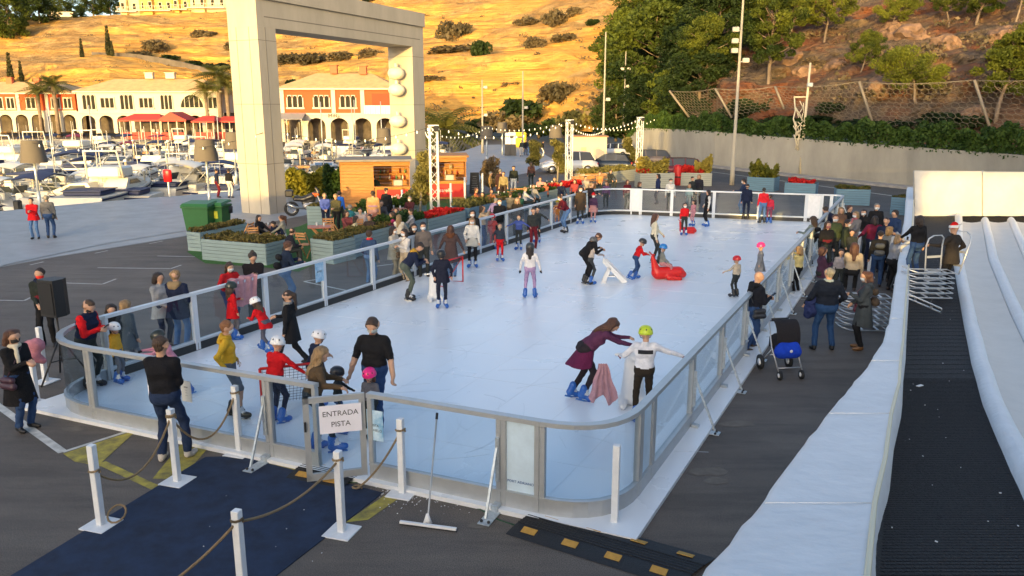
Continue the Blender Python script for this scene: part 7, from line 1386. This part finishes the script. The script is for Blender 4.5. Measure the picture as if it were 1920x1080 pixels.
stand('woman in a dark brown jacket by the car park',1.66,(996,304),350,(.06,.03,.03),DG,H1,hl='m'); stand('slim person in ochre beside the chalkboard',1.6,(920,322),100,(.35,.22,.08),DG,HG)
D_='people walking in the distance'
for x,y,f,t_,b_,l in [(978,263,200,DG,(.3,.3,.32),'left of the distant walkers by the yellow container'),(986,262,170,BLK,NV,'middle of the distant walkers by the yellow container'),(992,262,150,NV,JL,'right of the distant walkers by the yellow container'),(1018,264,90,BLK,WHT,'distant person in black with white trousers left of the hut'),(1010,268,90,DG,DG,'distant person in dark clothes next to the white trousers')]: person(l,1.7,(x,y),f,t_,b_,H1,group=D_)
person('woman in a bright red coat and black boots on the plaza',1.66,(57,371),170,RD,JL,H1,coat=.8,L='c',Rr='c',group='people on the quay plaza',shoes=BLK); person('man in a grey jacket with a shoulder strap on the plaza',1.74,(86,366),350,(.14,.135,.13),JE,HG,bag=(.02,.02,.02),group='people on the quay plaza',fat=1.12,shoes=BLK)
person('person in black with white trousers at the quay edge',1.7,(428,316),20,BLK,WHT,H1,group='people on the quay plaza'); person('person in navy at the quay edge beside the white trousers',1.66,(405,317),60,NV,MR,H1,group='people on the quay plaza')
N_='people near the rink entrance'
person('man in a dark jacket and red face mask behind the loudspeaker',1.78,(73,503),165,(.022,.028,.024),BLK,H1,mask=(.75,.03,.02),group=N_,L='x',Rr='x',hood=NV,hp=15,shoes=BLK,vest=(.022,.028,.024),stripe=MR)
person('woman in a black coat with a cream scarf holding a pink bundle',1.72,(22,618),110,BLK,JE,H4,hl='curl',mask=MB_,scarf=(.6,.54,.42),coat=.5,group=N_,L='c',Rr='c',bag=(.05,.02,.035),shoes=BLK)
q=G(1130,690,.95); mb=MB(); rows=[]
for k in range(11):
    u=k/10; w=.07+.17*u; rows.append([(q.x+.03*u+w*(2*j/12-1)+.01*math.sin(k),q.y+.035*math.sin(j*1.9+u*2)*(.4+u),1.02-u*(.60+.07*math.sin(j*.9)+.05*(j>7))) for j in range(13)])
mb.grid(rows,cloth((.42,.24,.28))); mb.grid([[(a,b+.012,c) for a,b,c in r] for r in rows],cloth((.42,.24,.28))); tag(mb.build('shawl'),'dusty pink shawl hanging in front of the bending woman in purple','shawl')
q=G(66,655,1.15); v,qq,o=sdf([((q.x-.12,q.y,1.15),(q.x+.02,q.y,1.22),.14,.13,0),((q.x,q.y-.05,1.05),(q.x+.1,q.y,.95),.1,.06,0)],.016,.05,.008,3); tag(link('coat_bundle',fastmesh('bundle',v,qq,o,[cloth((.5,.2,.24))])),'pink coat bundle carried by the woman with the cream scarf','coat')
person('man in a black sweater and jeans seen from behind at the near barrier',1.95,(300,632),3,(.010,.010,.013),(.018,.032,.075),H2,group=N_,L='x',Rr='x',hp=25,shoes=(.5,.46,.42),fat=1.03,lf=(-.13,0,.085),rf=(.17,.12,.085))
# right side queue
Q_='people queueing on the right side'
def qu(l,H,at_,f,top,bot,hair=None,**k): return person(l,H*(1.04 if H<1.8 else 1),at_,f,top,bot,hair,group=Q_,**k)
qu('bald man in a black jacket and jeans looking at his phone by the rail',1.80,(1424,511),75,(.012,.013,.02),JE,None,L='p',Rr='p',hood=BLK,bag=(.03,.03,.035),hp=32,lean=6,phone=1,shoes=BR,lf=(-.1,.1,.085),rf=(.1,-.2,.1),fat=1.1)
qu('grey haired man in a black padded top seen from behind carrying a blue jacket',1.84,(1556,502),3,(.012,.016,.026),(.022,.06,.15),HG,puff=.5,L=(-.35,.2,.95),Rr=(.33,.2,1.0),scarf=(.3,.36,.36),shoes=BLK,fat=1.2,lf=(-.18,0,.085),rf=(.18,0,.085))
q=G(1527,560,1.1); v,qq,o=sdf([((q.x,q.y,1.15),(q.x-.02,q.y,.85),.13,.15,0),((q.x-.1,q.y,1.0),(q.x-.12,q.y,.75),.09,.08,0)],.018,.05,.012,3); tag(link('jacket_bundle',fastmesh('bundle',v,qq,o,[cloth((.02,.03,.10))])),'dark blue jacket hanging over the arm of the grey haired man','jacket')
qu('woman in a grey coat with a red bag and brown boots beside the sledges',1.69,(1625,508),285,(.055,.065,.07),BLK,H4,hl='m',mask=MW,coat=.55,L='c',Rr='x',bag=(.12,.02,.04),shoes=(.16,.075,.025),pack=(.07,.05,.035),hood=(.055,.065,.07))
qu('woman with auburn hair in a beige jumper sitting on the sledges',1.66,(1603,455),20,(.42,.33,.22),BLK,H4,hl='l',sit=.75,lf=(-.12,.4,.2),rf=(.12,.42,.2),L='f')
qu('crouching woman with curly hair in a purple patterned coat',1.6,(1545,463),95,(.07,.03,.06),DG,H4,hl='curl',L='c',Rr='c',sit=.45,lf=(-.12,.3,.085),rf=(.12,.15,.085),coat=.35,coatc=(.07,.03,.06))
qu('child in a yellow jumper with arms raised on the rail',1.28,(1499,461),330,(.6,.5,.22),BLK,H3,hl='m',L=(-.2,.3,1.45),Rr=(.15,.35,1.45))
qu('small child with a grey jumper beside the beige jumper',1.15,(1578,467),200,(.3,.27,.28),DG,H1)
qu('woman in a grey blue jacket with a black bag at the rail',1.62,(1525,405),320,(.13,.17,.18),DG,H2,hl='l',L='r',pack=BLK,mask=MW); qu('woman in a black jacket with a maroon jumper facing the camera',1.64,(1553,415),170,BLK,DG,H2,hl='l',stripe=MR,mask=(.3,.12,.12)); qu('man in a green jacket and white mask in the queue',1.72,(1567,402),185,(.05,.07,.035),DG,H4,mask=MW)
qu('person in navy bending over the rail in the queue',1.65,(1548,388),300,(.015,.02,.045),NV,H1,lean=40,L='r',Rr='r'); qu('older woman in black talking behind the grey puffer coat',1.62,(1594,385),150,BLK,DG,H4,L='x'); qu('woman in a grey puffer coat and pink scarf in the queue',1.62,(1605,396),250,(.17,.16,.16),(.3,.12,.15),H3,hl='m',mask=MW,puff=1,scarf=(.35,.12,.15),coat=.6,coatc=(.17,.16,.16),L='h',Rr='h'); qu('dark haired woman with a white mask at the back of the queue',1.62,(1620,392),200,BLK,DG,H1,hl='l',mask=MW); qu('tall grey haired man in black with a white mask at the back of the queue',1.8,(1645,381),190,BLK,BLK,HG,mask=MW,fat=1.1)
qu('person in a maroon jumper seen from behind in the queue',1.7,(1641,405),10,(.13,.012,.035),NV,H1,hl='m',L=(-.4,.1,1.05),Rr=(.35,.15,1.05),fat=1.15); qu('man in a blue jacket beside the white slide wall',1.74,(1679,394),250,(.02,.04,.1),NV,H1,fat=1.1); qu('person in a black jacket with a grey backpack in the queue',1.62,(1652,432),20,BLK,JE,H1,pack=(.06,.07,.09)); qu('blonde woman in a grey gilet leaning on the slide wall',1.64,(1669,424),60,(.19,.18,.16),BLK,(.36,.2,.07),hl='m',L='u',Rr='u',vest=(.3,.32,.36),puff=.6)
qu('blonde woman filming with her phone over the slide wall',1.62,(1686,440),75,(.2,.21,.24),BLK,H3,hl='m',L='u',Rr='u',vest=(.5,.48,.45),phone=2,lean=10); qu('child in black hidden in the middle of the queue',1.3,(1598,430),200,DG,DG,H1); qu('person in a dark green coat in the middle of the queue',1.6,(1590,412),120,(.03,.04,.025),DG,H1,mask=MW); qu('woman in brown behind the man in green',1.62,(1578,388),180,(.12,.07,.05),DG,H3,hl='l'); qu('person in dark navy beside the slide wall behind the blonde women',1.7,(1663,408),200,NV,NV,H2)
zz=P(1775,548,18.8); s_=person('person in a red santa hat and dark coat handling sledges on the mat',1.72,(zz.x,zz.y,zz.z),330,(.03,.025,.022),BLK,H1,group='people on the slide',hat=(.6,.01,.01),mask=MW,coat=.75,L=(-.45,.3,1.2),Rr=(.3,.1,1.0),shoes=BLK)
zz=P(1712,520,19.5); person('person in black standing behind the slide wall',1.6,(zz.x,zz.y,zz.z),350,BLK,JE,H1,group='people on the slide',hl='m',L='f')

mb=MB(); rw_=[]
s__=(1.62-.055)/1.76
for zz_ in (1.27,1.345): rw_.append([((.165*math.sin(a))*s__,-(.10+.045*math.cos(a))*s__,zz_*s__+.055) for a in [R(-55+11*k) for k in range(11)]])
mb.grid(rw_,cloth((.03,.03,.035))); mb.build('print_band',tlime)
